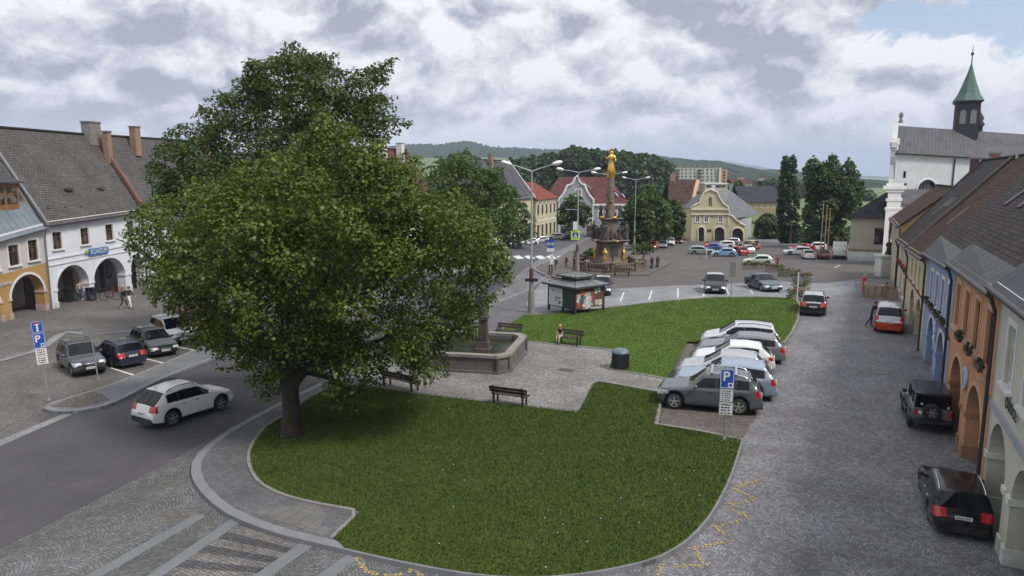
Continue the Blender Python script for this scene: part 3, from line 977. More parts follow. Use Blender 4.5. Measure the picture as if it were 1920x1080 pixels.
byw(c, 212, 688, 'R', hd + PI + .14, 'L', .88)
c = car('parked_car', 'dark green estate car with clear headlamps facing the road in the left car row', 'dark green', 'wagon', 4.7, 1.78, 1.47, 2.62, .315, .17, .93, .88, rails=True, group=GL)
byw(c, 279, 668, 'F', hd, 'R', .88)
c = car('parked_car', 'silver people carrier partly behind the linden leaves in the left car row', 'silver', 'mpv', 4.4, 1.8, 1.65, 2.7, .32, .18, 1.0, .98, group=GL)
byw(c, 316, 647, 'F', hd, 'R', .9)
c = car('parked_car', 'red hatchback mostly hidden behind the linden leaves at the left car row', 'red', 'hatch', 4.1, 1.74, 1.48, 2.5, .31, .17, .95, .9, group=GL)
byw(c, 358, 628, 'F', hd, 'R', .92)

GB = 'cars parked nose in at the lawn bay'
c = car('parked_car', 'slate grey off roader nearest the parking sign, with roof bars', 'slate', 'suv', 4.34, 1.82, 1.68, 2.67, .355, .25, 1.06, 1.04, rails='chrome', trim=True, group=GB, crossbars=True)
chk.append(('duster', park(c, (1384, 778), (1264, 767), 'L')))
hb_ = c.rotation_euler.z; p0 = Vector(c.location)


def bay(k, label, fwd, *a, **kw):
    c = car('parked_car', label, *a, group=GB, **kw)
    u = Vector((.405, .914)); d_ = Vector((math.cos(hb_), math.sin(hb_)))
    q = p0.xy + u * (2.36 * k) + d_ * fwd
    c.location = (q.x, q.y, terr(q.y) + .01); c.rotation_euler = (0, 0, hb_ + rnd.uniform(-.03, .03))
    return c


bay(1, 'silver blue crossover with split rear spoiler second from the parking sign', -.35, 'silver blue', 'suv', 4.5, 1.86, 1.62, 2.68, .35, .2, 1.02, .98)
bay(2, 'grey hatchback with clear headlamps third from the parking sign', .0, 'silver', 'hatch', 4.4, 1.8, 1.48, 2.65, .32, .17, .94, .9)
bay(3, 'white hatchback with black window line in the lawn bay', -.12, 'white', 'hatch', 4.1, 1.75, 1.46, 2.55, .31, .17, .93, .9)
bay(4, 'mid grey estate car between the white hatchback and the silver people carrier', -.25, 'mid grey', 'wagon', 4.6, 1.8, 1.47, 2.65, .315, .17, .93, .89)
bay(5, 'pale silver people carrier at the grass end of the lawn bay', .05, 'pale silver', 'mpv', 4.35, 1.8, 1.62, 2.68, .32, .18, 1.0, .97, rails=True)

c = car('parked_car', 'black estate car with tailgate to the camera by the cream arcade', 'black', 'wagon', 4.68, 1.81, 1.47, 2.69, .33, .17, .93, .89, rails='chrome', chrome=True)
chk.append(('octavia', park(c, (1744, 976), (1728, 918), 'L', .85)))
c = car('parked_car', 'rust red mini van with dark tailgate glass and pale roof beside the yellow house', 'orange red', 'mpv', 4.2, 1.76, 1.8, 2.7, .32, .19, 1.05, 1.06, roofpaint='silver')
byw(c, 1641, 619, 'R', R(63), 'L')
c = car('parked_car', 'black crossover showing its tailgate at the far corner of the lawn', 'black', 'suv', 4.4, 1.82, 1.62, 2.65, .34, .2, 1.0, .98, rails=True, roofpaint='silver')
byw(c, 1502, 588, 'R', R(67), 'L')
c = car('parked_car', 'black small hatchback facing the lawn between white bay lines', 'black', 'hatch', 4.0, 1.72, 1.5, 2.5, .31, .17, .97, .92, roofpaint='silver')
stand(c, 1340, 546, 256, 1.08)
c = car('parked_car', 'dark teal saloon facing the lawn beside the planters', 'teal', 'sedan', 4.6, 1.8, 1.45, 2.65, .32, .16, .93, .9)
stand(c, 1430, 542, 276, 1.0)
c = car('parked_car', 'dark blue hatchback half hidden by the notice kiosk', 'navy', 'hatch', 4.1, 1.75, 1.5, 2.55, .31, .17, .96, .92, roofpaint='silver')
stand(c, 1128, 549, 262)

GF = 'cars parked on the upper square'
def far(label, pk, kind, px, py, deg, **kw):
    o = {'suv': dict(L=4.4, Wd=1.82, H=1.64, wb=2.62, wr=.34, clear=.2, hood=1.02, belt=1.0), 'wagon': dict(L=4.55, Wd=1.78, H=1.5, wb=2.62, wr=.315, clear=.17, hood=.94, belt=.9), 'hatch': dict(L=4.05, Wd=1.72, H=1.48, wb=2.5, wr=.31, clear=.17, hood=.95, belt=.91),
         'sedan': dict(L=4.5, Wd=1.76, H=1.45, wb=2.6, wr=.315, clear=.16, hood=.93, belt=.9), 'mpv': dict(L=4.3, Wd=1.78, H=1.66, wb=2.65, wr=.32, clear=.18, hood=1.0, belt=.98)}[kind]
    o.update(kw)
    c = car('parked_car', label, pk, kind, group=GF, detail=1, **o)
    stand(c, px, py + 4, deg, .92); return c


far('pale green hatchback with white sides behind the flower planters', 'pale green', 'hatch', 1421, 493, 168)
far('light blue hatchback in front of the red car on the upper square', 'sky blue', 'hatch', 1357, 477, 170)
far('grey green estate car at the left end of the upper car group', 'grey green', 'wagon', 1316, 473, -18)
far('blue hatchback behind the grey green estate car', 'blue', 'hatch', 1333, 466, 160)
far('white estate car behind the light blue hatchback on the upper square', 'white', 'wagon', 1357, 461, 165)
far('silver crossover farthest back in the upper car group', 'pale silver', 'suv', 1369, 456, 160)
far('bright red hatchback right of the light blue hatchback', 'red', 'hatch', 1384, 474, 108)
far('white hatchback between the bright red car and the wine red car', 'pale silver', 'hatch', 1398, 470, 100)
far('wine red estate car beside the sand coloured estate', 'wine', 'wagon', 1403, 465, 112)
far('sand coloured estate car at the back right of the upper car group', 'sand', 'wagon', 1404, 460, 120)
far('white estate car seen from the side right of the planters', 'white', 'wagon', 1495, 474, 172)
far('white hatchback seen from behind next to the wine red hatchback', 'white', 'hatch', 1514, 481, 75)
far('white crossover behind the two white cars near the flag poles', 'white', 'suv', 1526, 466, 170)
far('wine red hatchback left of the white van', 'wine', 'hatch', 1543, 481, 70)
far('red saloon behind the white estate near the flag poles', 'red', 'sedan', 1503, 466, 172)
van = car('parked_van', 'tall white panel van seen from behind by the church annex', 'white', 'van', 5.4, 2.02, 2.45, 3.45, .35, .25, 1.25, 1.35, cat='van', boxy=.8, detail=1)
stand(van, 1573, 484, 66)
far('red crossover in the row under the green trees', 'red', 'suv', 1224, 464, 250)
far('dark silver hatchback between the red and white cars under the green trees', 'mid grey', 'hatch', 1243, 461, 255)
far('tall white people carrier under the green trees', 'white', 'mpv', 1257, 456, 255)
far('wine red estate at the arch end of the row under the green trees', 'wine', 'wagon', 1272, 452, 255)
far('white hatchback just right of the linden leaves across the zebra crossing', 'white', 'hatch', 992, 455, 205)
far('silver estate car behind the white hatchback near the yellow house', 'pale silver', 'wagon', 1012, 451, 205)
far('white crossover in front of the yellow house with the red roof', 'white', 'suv', 1040, 445, 200)
far('dark blue estate car next to the white crossover below the gabled grey house', 'navy', 'wagon', 1064, 446, 200)
far('charcoal hatchback by the shop door of the grey gabled house', 'charcoal', 'hatch', 1108, 440, 190)
far('silver hatchback on the left road side hidden by the linden leaves', 'silver', 'hatch', 962, 460, 205)
print('CAR SCALE', [(a, round(b, 2)) for a, b in chk])


# boxy off roader with a spare wheel
def jeep():
    root = thing('parked_car', 'black boxy off roader with a spare wheel on its tailgate by the orange arcade', 'car')
    pm = PAINT['charcoal']; sil = PAINT['mid grey']
    mb = MB()
    mb.prism([(-2.0, -.76, .55), (-2.0, -.76, 1.12), (.55, -.76, 1.12), (.62, -.76, 1.08), (1.85, -.70, 1.02), (1.9, -.7, .6)], (0, 1.52, 0)); mb.build('body', sil, root, recalc=True)
    mb = MB(); mb.box((0, 0, .48), (3.7, 1.2, .2)); mb.build('underbody', m_under, root)
    # cabin: posts and roof, panes set between them
    for y in (-.72, .72):
        mb = MB(); mb.b2(-1.98, .5, y * .94 - .028, y * .94 + .028, 1.66, 1.72); mb.b2(-1.98, .58, y - .028, y + .028, 1.10, 1.14)
        for x in (-1.94, -.95, -.05):
            mb.prism([(x - .05, y - .03, 1.12), (x + .05, y - .03, 1.12), (x + .05, y * .94 - .03, 1.72), (x - .05, y * .94 - .03, 1.72)], (0, .06, 0))
        mb.prism([(.5, y - .03, 1.12), (.6, y - .03, 1.12), (.42, y * .94 - .03, 1.74), (.34, y * .94 - .03, 1.74)], (0, .06, 0))
        mb.build('cabin_frame', pm, root)
    mb = MB(); mb.prism([(-2.02, -.74, 1.70), (-2.04, -.7, 1.80), (-1.9, -.66, 1.85), (.3, -.66, 1.85), (.48, -.7, 1.80), (.5, -.74, 1.72)], (0, 1.44, 0)); mb.build('roof', pm, root, recalc=True)
    for y in (-.70, .70):
        for a, b_ in ((-1.88, -1.0), (-.9, -.1), (0, .5)):
            mb = MB(); mb.prism([(a, y, 1.12), (b_, y, 1.12), (b_ - (.14 if a == 0 else 0), y * .95, 1.7), (a, y * .95, 1.7)], (0, .015, 0)); mb.build('side_window', m_cglass, root)
    mb = MB(); mb.prism([(-1.99, -.66, 1.15), (-1.99, .66, 1.15), (-1.97, .62, 1.68), (-1.97, -.62, 1.68)], (.02, 0, 0)); mb.build('rear_window', m_cglass, root)
    mb = MB(); mb.prism([(.57, -.66, 1.12), (.57, .66, 1.12), (.40, .62, 1.72), (.40, -.62, 1.72)], (.02, 0, 0)); mb.build('windscreen', m_cglass, root)
    for x in (-1.25, 1.2):
        for y in (-.84, .84):
            mb = MB(); mb.add(*fender(x, y)); mb.build('fender', pm, root)
            t = MB(); t.ring([(.24, -.13), (.37, -.13), (.40, -.09), (.40, .09), (.37, .13), (.24, .13)], 22, M=Matrix.Rotation(PI / 2, 4, 'X'))
            w = t.build('wheel', m_tyre, root, (x, y * .92, .40))
            r_ = MB(); r_.cyl((0, -.1, 0), (0, .1, 0), .245, n=16); r_.mi = 1
            for s_ in (-1, 1):
                for i in range(6):
                    a = PI * i / 3; r_.box((.13 * math.cos(a), s_ * .105, .13 * math.sin(a)), (.05, .012, .2), M=Matrix.Rotation(PI / 2 - a, 4, 'Y'))
            r_.build('rim', [m_rimd, m_rim], w)
    t = MB(); t.ring([(.24, -.12), (.36, -.12), (.39, -.08), (.39, .08), (.36, .12), (.24, .12)], 22, M=Matrix.Rotation(PI / 2, 4, 'Y'))
    sp = t.build('spare_wheel', m_tyre, root, (-2.16, .05, 1.0))
    r_ = MB(); r_.cyl((-.06, 0, 0), (.05, 0, 0), .245, n=16); r_.mi = 1
    for i in range(6):
        a = PI * i / 3; r_.box((-.07, .13 * math.cos(a), .13 * math.sin(a)), (.02, .19, .05), M=Matrix.Rotation(a, 4, 'X'))
    r_.build('rim', [m_rimd, m_rim], sp)
    mb = MB(); mb.box((-2.1, 0, .56), (.2, 1.5, .16)); mb.build('rear_bumper', m_plastic, root)
    mb = MB(); mb.box((1.98, 0, .58), (.2, 1.5, .16)); mb.build('front_bumper', m_plastic, root)
    for y in (-.66, .66):
        mb = MB(); mb.box((-2.03, y, .92), (.08, .14, .22)); mb.build('tail_light', m_tail, root)
        mb = MB(); mb.ell((1.9, y * .8, .85), (.06, .1, .1)); mb.build('headlight', m_lamp, root)
        mb = MB(); mb.box((.5, y * 1.36, 1.2), (.1, .2, .17)); mb.build('mirror', m_plastic, root)
    for y in (-.6, .45): 
        mb = MB(); mb.ell((-2.0, y, 1.22 if y < 0 else 1.3), (.05, .06, .06)); mb.build('lamp', m_lamp, root)
    mb = MB(); mb.box((-2.04, .5, .92), (.02, .34, .13)); mb.build('number_plate', m_plate, root)
    for y in (-.9, .9):
        mb = MB(); mb.b2(-.7, .7, y - .06, y + .06, .5, .55); mb.build('side_step', m_plastic, root)
    root['half'] = .88; root['xf'] = 1.2; root['xr'] = -1.25
    return root


def fender(x, y):
    vs = []; fs = []; n = 9
    for i in range(n):
        a = PI * (.04 + .92 * i / (n - 1))
        for w in (-.16, .12):
            vs.append((x + .49 * math.cos(a), y + w * (1 if y > 0 else -1), .40 + .49 * math.sin(a)))
    for i in range(n - 1): fs.append((2 * i, 2 * i + 1, 2 * i + 3, 2 * i + 2))
    return vs, fs


c = jeep(); byw(c, 1706, 798, 'R', R(67), 'L', .87)
# ------------------------------------------------------------------ buildings
def plaster(name, col, dirt=(.16, .15, .13), var=.10):
    m, nt, b = newmat(name)
    c = nt.coord('Object')
    col_ = nt.mix(1.0, (*col, 1), nt.ramp(nt.noise(c, .5, 6, .65), [(.3, 1 - var), (.7, 1 + var)]), 'MULTIPLY')
    mp = nt.node('ShaderNodeMapping', {'Vector': c, 'Scale': (2.2, 2.2, .18)}).outputs[0]
    st = nt.smooth(nt.noise(mp, 1.6, 6, .65), .56, .78)               # rain streaks
    col_ = nt.mix(nt.math('MULTIPLY', st, .35), col_, (*dirt, 1))
    z = nt.sep(c)[2]
    low = nt.math('MULTIPLY', nt.math('SUBTRACT', 1.0, nt.smooth(z, .0, 1.0)), nt.ramp(nt.noise(c, 1.6, 5, .7), [(.35, .1), (.7, .6)]))   # splashed foot of the wall
    col_ = nt.mix(low, col_, (*dirt, 1))
    nt.put(b.inputs['Base Color'], col_)
    b.inputs['Roughness'].default_value = .9; b.inputs['Specular IOR Level'].default_value = .2
    bn = nt.node('ShaderNodeBump', {'Strength': .25, 'Distance': .02, 'Height': nt.noise(c, 22, 4, .6)})
    nt.l.new(bn.outputs[0], b.inputs['Normal'])
    return m


def tiles(name, col, bw=.3, bh=.22, var=.25, moss=None, bump=.6, streak=.0, mortar=.02):
    """roof covering; UV = metres along the eave, metres up the slope"""
    m, nt, b = newmat(name)
    c = nt.coord('UV')
    br = nt.node('ShaderNodeTexBrick', {'Vector': c, 'Color1': tuple(k * (1 - var) for k in col), 'Color2': tuple(k * (1 + var) for k in col), 'Mortar': tuple(k * .35 for k in col), 'Scale': 1.0, 'Mortar Size': mortar, 'Brick Width': bw, 'Row Height': bh})
    k = nt.ramp(nt.noise(c, .35, 7, .7), [(.3, .72), (.7, 1.25)])
    col_ = nt.mix(1.0, br.outputs[0], k, 'MULTIPLY')
    col_ = nt.mix(1.0, col_, nt.ramp(nt.noise(c, 6, 4, .7), [(.3, .78), (.7, 1.22)]), 'MULTIPLY')
    if moss: col_ = nt.mix(nt.math('MULTIPLY', nt.smooth(nt.noise(c, 1.1, 6, .7), .52, .7), .6), col_, (*moss, 1))
    nt.put(b.inputs['Base Color'], col_)
    b.inputs['Roughness'].default_value = .88; b.inputs['Specular IOR Level'].default_value = .15
    v = nt.sep(c)[1]
    h = nt.math('SUBTRACT', 1.0, nt.math('FRACT', nt.math('DIVIDE', v, bh)))
    bn = nt.node('ShaderNodeBump', {'Strength': bump, 'Distance': .03, 'Height': nt.math('ADD', h, br.outputs['Fac'])})
    nt.l.new(bn.outputs[0], b.inputs['Normal'])
    return m


def seam(name, col, gap=.6, rough=.5):
    """standing seam sheet metal"""
    m, nt, b = newmat(name)
    c = nt.coord('UV'); u = nt.sep(c)[0]
    f = nt.math('ABSOLUTE', nt.math('SUBTRACT', nt.math('FRACT', nt.math('DIVIDE', u, gap)), .5))
    line = nt.smooth(f, .45, .485)
    k = nt.ramp(nt.noise(c, .6, 6, .7), [(.3, .75), (.7, 1.2)])
    nt.put(b.inputs['Base Color'], nt.mix(nt.math('MULTIPLY', line, .55), nt.mix(1.0, (*col, 1), k, 'MULTIPLY'), tuple(x * .35 for x in col)))
    b.inputs['Roughness'].default_value = max(rough, .72); b.inputs['Specular IOR Level'].default_value = .18
    bn = nt.node('ShaderNodeBump', {'Strength': .8, 'Distance': .04, 'Height': line}); nt.l.new(bn.outputs[0], b.inputs['Normal'])
    return m


m_wglass, nt_, b_ = newmat('window pane')
c_ = nt_.coord('Object')
nt_.put(b_.inputs['Base Color'], nt_.mix(nt_.smooth(nt_.noise(c_, 1.1, 2, .5), .48, .62), (.018, .018, .022, 1), (.13, .12, .115, 1)))
b_.inputs['Roughness'].default_value = .06
m_trimw = plaster('white trim', (.60, .60, .60)); m_trimc = plaster('cream trim', (.55, .52, .42))
m_wood = mat('stained wood', (.22, .10, .035), .6, .25, 3)
m_wframe = mat('white window frame', (.58, .58, .57), .5, .08)
m_bframe = mat('brown window frame', (.10, .05, .03), .5, .15)
m_zinc = mat('zinc gutter', (.20, .21, .225), .45, .2, 2, metal=.4)
m_dgut = mat('dark brown gutter', (.035, .028, .03), .5, .2, 2)
m_brick = tiles('chimney brick', (.24, .13, .09), .25, .08, .25, mortar=.012); m_brick2 = mat('chimney masonry', (.25, .155, .115), .9, .3, 5, .25, 30, .4, 60)
m_capm = mat('chimney cap', (.18, .17, .16), .9, .25, 4)
m_dark = mat('dark passage', (.05, .045, .042), .9, .3, 1.5)
m_door = mat('shop door wood', (.07, .035, .025), .55, .3, 2)
m_geran = mat('geranium leaves', (.020, .040, .014), .9, .5, 9); m_flow = mat('geranium red', (.45, .02, .03), .8, .4, 12)


def arch_pts(uc, w, sp, ap, n=14):
    return [(uc - w / 2, 0)] + [(uc - w / 2 * math.cos(PI * k / n), sp + (ap - sp) * math.sin(PI * k / n)) for k in range(n + 1)] + [(uc + w / 2, 0)]


def house(name, label, A, B, side, e0, e1, ridge, W, D, wall, roof, arches=(), windows=(), low=None, low_h=None, arc_d=3.2, trim=None, frame=None, gutter=None, group=None, verge=.12, over=.3,
          back=None, string=None, roof2=None, metal_foot=None, cornice=None, cat='house', pier=None, ends=None, arch_trim=True, cross='t', sill=True, flowers=None, wdepth=.2, gable_l=None, pilasters=()):
    """house along a street: A->B facade foot (xy), side +1 if the inside lies left of A->B; e0,e1 eave heights; ridge z above the foot"""
    A = Vector(A); B = Vector(B); e = (B - A); L = e.length; e.normalize()
    n = Vector((-e.y, e.x)) * side
    zA, zB = terr(A.y), terr(B.y)
    root = thing(name, label, cat, (A.x, A.y, zA), 0, group)
    # local frame: x = along the facade, y = inwards, z up
    rz = math.atan2(e.y, e.x)
    root.rotation_euler = (0, 0, rz)
    sg = side

    def ev(u): return e0 + (e1 - e0) * u / L
    em = max(e0, e1)

    def P(u, v, w=0):
        z = v * ev(u) / em if v > 0 else v
        return (u, w * sg, z)
    trim = trim or m_trimw; frame = frame or m_wframe; gutter = gutter or m_dgut
    base = -.6 - max(0, zA - zB)
    # front wall, with arch notches below and window holes above
    vs = low_h if low_h else 0
    wh = [[(u - w / 2, v0), (u + w / 2, v0), (u + w / 2, v1), (u - w / 2, v1)] for (u, w, v0, v1) in windows]

    def plate(nm, v0, v1, notch, hs, m):
        mb = MB()
        outer = [(0, v0)]
        if notch:
            for a in sorted(arches):
                ap = arch_pts(*a); outer += [(ap[0][0], v0)] + ap[1:-1] + [(ap[-1][0], v0)]
        outer += [(L, v0), (L, v1), (0, v1)]
        mb.holes(outer, hs, P, wdepth)
        if notch:
            for a in arches:
                ap = arch_pts(*a); ap[0] = (ap[0][0], v0); ap[-1] = (ap[-1][0], v0)
                for i in range(len(ap) - 1): mb.quad(P(*ap[i], 0), P(*ap[i + 1], 0), P(*ap[i + 1], .75), P(*ap[i], .75))
                mb2 = [(p[0], p[1]) for p in ap]
        return mb.build(nm, m, root)
    if low:
        plate('arcade_wall' if arches else 'base_wall', base, vs, True, [h for h in wh if h[2][1] < vs], low)
        plate('wall', vs, em, False, [h for h in wh if h[2][1] >= vs], wall)
    else:
        plate('wall', base, em, True, wh, wall)
    # side, back walls with gables
    prof = [(0, base), (D, base), (D, back or e1 - .3), (W, ridge - .12), (0, em)]
    for u in (0, L):
        mb = MB(); pr = [(p[0], p[1] if p[0] > 0 or p[1] < 0 else ev(u)) for p in prof]
        if arches: # leave the passage open to the next arcade
            pr = [(.75, base), (.75, 0.0 + 3.0), (arc_d, 3.0), (arc_d, base)] + pr[1:] + [(0, base)]
        q = [Vector((u + (.02 if u == 0 else -.02), w * sg, z)) for w, z in pr]
        mb.add(q, [tuple(t) for t in tessellate_polygon([q])]); mb.build('side_wall', ends or wall, root)
    mb = MB(); mb.quad(P(0, base, D), P(L, base, D), P(L, e1 - .3, D), P(0, e1 - .3, D)); mb.build('back_wall', wall, root)
    # roof slopes with a little thickness
    def slope(u0, u1, w0, z0a, z0b, w1, z1, m, nm, th=.14, par=root):
        mb = MB(); ln = math.hypot(w1 - w0, z1 - z0a)
        a, b_, c, d_ = (u0, w0 * sg, z0a), (u1, w0 * sg, z0b), (u1, w1 * sg, z1), (u0, w1 * sg, z1)
        mb.add([a, b_, c, d_], [(0, 1, 2), (0, 2, 3)], False, [[(u0, 0), (u1, 0), (u1, ln)], [(u0, 0), (u1, ln), (u0, ln)]])
        lo = [(p[0], p[1], p[2] - th) for p in (a, b_, c, d_)]
        mb.add(lo, [(2, 1, 0), (3, 2, 0)], False, [[(0, 0)] * 3] * 2)
        top = [a, b_, c, d_]
        for i in range(4): mb.quad(top[i], lo[i], lo[(i + 1) % 4], top[(i + 1) % 4], [(0, 0)] * 4)
        return mb.build(nm, m, par)
    k0 = (ridge - e0) / W; k1 = (ridge - e1) / W
    ws = metal_foot or 0
    za, zb = e0 - over * k0 * .6, e1 - over * k1 * .6
    if ws:
        t_ = (ws + over) / (W + over); zm = (za + zb) / 2 + (ridge - (za + zb) / 2) * t_
        slope(-verge, L + verge, -over, za, zb, ws, zm, roof2, 'eave_roof')
        slope(-verge, L + verge, ws, zm, zm, W, ridge, roof, 'roof')
    else:
        slope(-verge, L + verge, -over, za, zb, W, ridge, roof, 'roof')
    slope(-verge, L + verge, D + over, (back or e1 - .3) - .2, (back or e1 - .3) - .2, W, ridge, roof, 'roof')
    mb = MB(); mb.cyl((-verge, W * sg, ridge + .02), (L + verge, W * sg, ridge + .02), .12, n=6); mb.build('ridge', roof, root)
    # gutter and downpipe
    mb = MB(); mb.cyl((-verge, -(over + .06) * sg, za - .05), (L + verge, -(over + .06) * sg, zb - .05), .085, n=8); mb.build('gutter', gutter, root)
    mb = MB(); mb.tube([(L - .05, -(over + .05) * sg, zb - .1), (L - .05, -.14 * sg, zb - .75), (L - .05, -.14 * sg, base + .4)], .06, 6); mb.build('downpipe', gutter, root)
    # cornice under the eave, string course
    mb = MB(); mb.prism([(0, -.002 * sg, e0 - .28), (L, -.002 * sg, e1 - .28), (L, -.002 * sg, e1 - .02), (0, -.002 * sg, e0 - .02)], (0, -.16 * sg, 0)); mb.build('cornice', cornice or trim, root)
    if string:
        for zs_, th, m in string:
            mb = MB(); mb.prism([(0, 0, P(0, zs_)[2]), (L, 0, P(L, zs_)[2]), (L, 0, P(L, zs_ + th)[2]), (0, 0, P(0, zs_ + th)[2])], (0, -.07 * sg, 0)); mb.build('string_course', m, root)
    for u, w, m in pilasters:
        mb = MB(); mb.prism([P(u - w / 2, base), P(u + w / 2, base), P(u + w / 2, em - .3), P(u - w / 2, em - .3)], (0, -.09 * sg, 0)); mb.build('pilaster', m, root)
    # arch bands and piers
    for a in arches:
        if arch_trim:
            ap = arch_pts(*a)[1:-1]; uc = a[0]; mb = MB(); wdt = .17
            outp = []
            for (u, v) in ap:
                du, dv = (u - uc) / (a[1] / 2), (v - a[2]) / max(.1, a[3] - a[2]); q = math.hypot(du, dv) or 1
                outp.append((u + du / q * wdt, v + dv / q * wdt))
            for i in range(len(ap) - 1):
                i4 = [P(*ap[i], -.04), P(*ap[i + 1], -.04), P(*outp[i + 1], -.04), P(*outp[i], -.04)]
                mb.quad(*i4); mb.quad(i4[3], i4[2], P(*outp[i + 1], .0), P(*outp[i], .0)); mb.quad(i4[0], i4[1], P(*ap[i + 1], .02), P(*ap[i], .02))
            mb.build('arch_band', trim, root)
        # impost blocks at the spring line and plinths
        for s_ in (-1, 1):
            u = a[0] + s_ * (a[1] / 2 + .14)
            mb = MB(); mb.prism([P(u - .2, a[2] - .09), P(u + .2, a[2] - .09), P(u + .2, a[2] + .09), P(u - .2, a[2] + .09)], (0, .8 * sg, 0)); mb.v = [(x, y - .06 * sg, z) for x, y, z in mb.v]; mb.build('impost', pier or trim, root)
            mb = MB(); mb.prism([P(u - .19, base), P(u + .19, base), P(u + .19, .45), P(u - .19, .45)], (0, .8 * sg, 0)); mb.v = [(x, y - .05 * sg, z) for x, y, z in mb.v]; mb.build('plinth', pier or trim, root)
    # passage behind the arches
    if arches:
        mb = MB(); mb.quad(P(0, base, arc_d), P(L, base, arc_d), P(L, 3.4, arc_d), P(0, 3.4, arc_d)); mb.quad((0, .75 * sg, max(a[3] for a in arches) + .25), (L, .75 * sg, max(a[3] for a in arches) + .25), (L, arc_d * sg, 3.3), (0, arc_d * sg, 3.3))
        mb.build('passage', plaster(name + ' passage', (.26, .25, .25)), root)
        for i, a in enumerate(arches):
            mb = MB(); mb.b2(a[0] - a[1] * .36, a[0] - a[1] * .08, (arc_d - .06) * sg, (arc_d - .02) * sg, 0.02, 2.15); mb.build('door', m_door, root)
            mb = MB(); mb.b2(a[0] + a[1] * .12, a[0] + a[1] * .5, (arc_d - .05) * sg, (arc_d - .02) * sg, .75, 2.2); mb.build('shop_window', m_wglass, root)
    # windows: pane, frame and sill
    for i, (u, w, v0, v1) in enumerate(windows):
        mb = MB(); mb.quad(P(u - w / 2, v0, wdepth - .03), P(u + w / 2, v0, wdepth - .03), P(u + w / 2, v1, wdepth - .03), P(u - w / 2, v1, wdepth - .03))
        win = mb.build('window', m_wglass, root)
        mb = MB(); t = .06; y0, y1 = (wdepth - .12) * sg, (wdepth - .035) * sg
        k = ev(u) / em
        a0, a1 = v0 * k, v1 * k
        mb.b2(u - w / 2, u - w / 2 + t, y0, y1, a0, a1); mb.b2(u + w / 2 - t, u + w / 2, y0, y1, a0, a1)
        mb.b2(u - w / 2 + t, u + w / 2 - t, y0, y1, a0, a0 + t); mb.b2(u - w / 2 + t, u + w / 2 - t, y0, y1, a1 - t, a1)
        if 't' in cross:
            mb.b2(u - .025, u + .025, y0, y1, a0 + t, a1 - t); zc = a0 + (a1 - a0) * .66; mb.b2(u - w / 2 + t, u - .025, y0, y1, zc - .025, zc + .025); mb.b2(u + .025, u + w / 2 - t, y0, y1, zc - .025, zc + .025)
        mb.build('window_frame', frame, win)
        mb = MB(); q = .13
        for (x0, x1, z0, z1) in ((u - w / 2 - q, u - w / 2, a0 - .0, a1), (u + w / 2, u + w / 2 + q, a0, a1), (u - w / 2 - q, u + w / 2 + q, a1, a1 + q + .05)):
            mb.b2(x0, x1, -.035 * sg, .0, z0, z1)
        mb.build('window_surround', trim, win)
        if sill:
            mb = MB(); mb.b2(u - w / 2 - .17, u + w / 2 + .17, -.14 * sg, .03 * sg, a0 - .10, a0); mb.build('sill', trim, win)
        if flowers and i in flowers:
            mb = MB(); mb.b2(u - w / 2 + .02, u + w / 2 - .02, -.12 * sg, -.28 * sg, a0 - .1, a0 + .06); mb.build('flower_box', m_door, win)
            mb = MB()
            for q_ in range(15):
                mb.mi = 1 if rnd.random() < flowers.get('red', .3) else 0
                mb.ell((u + rnd.uniform(-w / 2, w / 2), sg * rnd.uniform(-.30, -.10), a0 + rnd.uniform(.04, .18)), (rnd.uniform(.045, .07),) * 3, 5, 4)
            mb.build('flowers', [m_geran, m_flow], win)['kind'] = 'stuff'
    return root, P, sg


def chimney(root, x, y, z0, z1, w, d, m=None):
    mb = MB(); mb.b2(x - w / 2, x + w / 2, y - d / 2, y + d / 2, z0, z1); c = mb.build('chimney', m or m_brick2, root)
    mb = MB(); mb.b2(x - w / 2 - .07, x + w / 2 + .07, y - d / 2 - .07, y + d / 2 + .07, z1, z1 + .12); mb.build('chimney_cap', m_capm, c)
    return c


def text_on(root, txt, pos, h, m, rot, name='lettering', ext=.015, sx=1.0, font_bold=0.0):
    cu = bpy.data.curves.new(name, 'FONT'); cu.body = txt; cu.size = h; cu.extrude = ext; cu.align_x = 'CENTER'; cu.align_y = 'CENTER'; cu.offset = font_bold
    o = bpy.data.objects.new(name, cu); COL.objects.link(o)
    dg = bpy.context.evaluated_depsgraph_get(); me = bpy.data.meshes.new_from_object(o.evaluated_get(dg)); bpy.data.objects.remove(o)
    me.materials.clear(); me.materials.append(m)
    o = bpy.data.objects.new(name, me); COL.objects.link(o); o.parent = root; o.location = pos; o.rotation_euler = rot; o.scale = (sx, 1, 1)
    return o


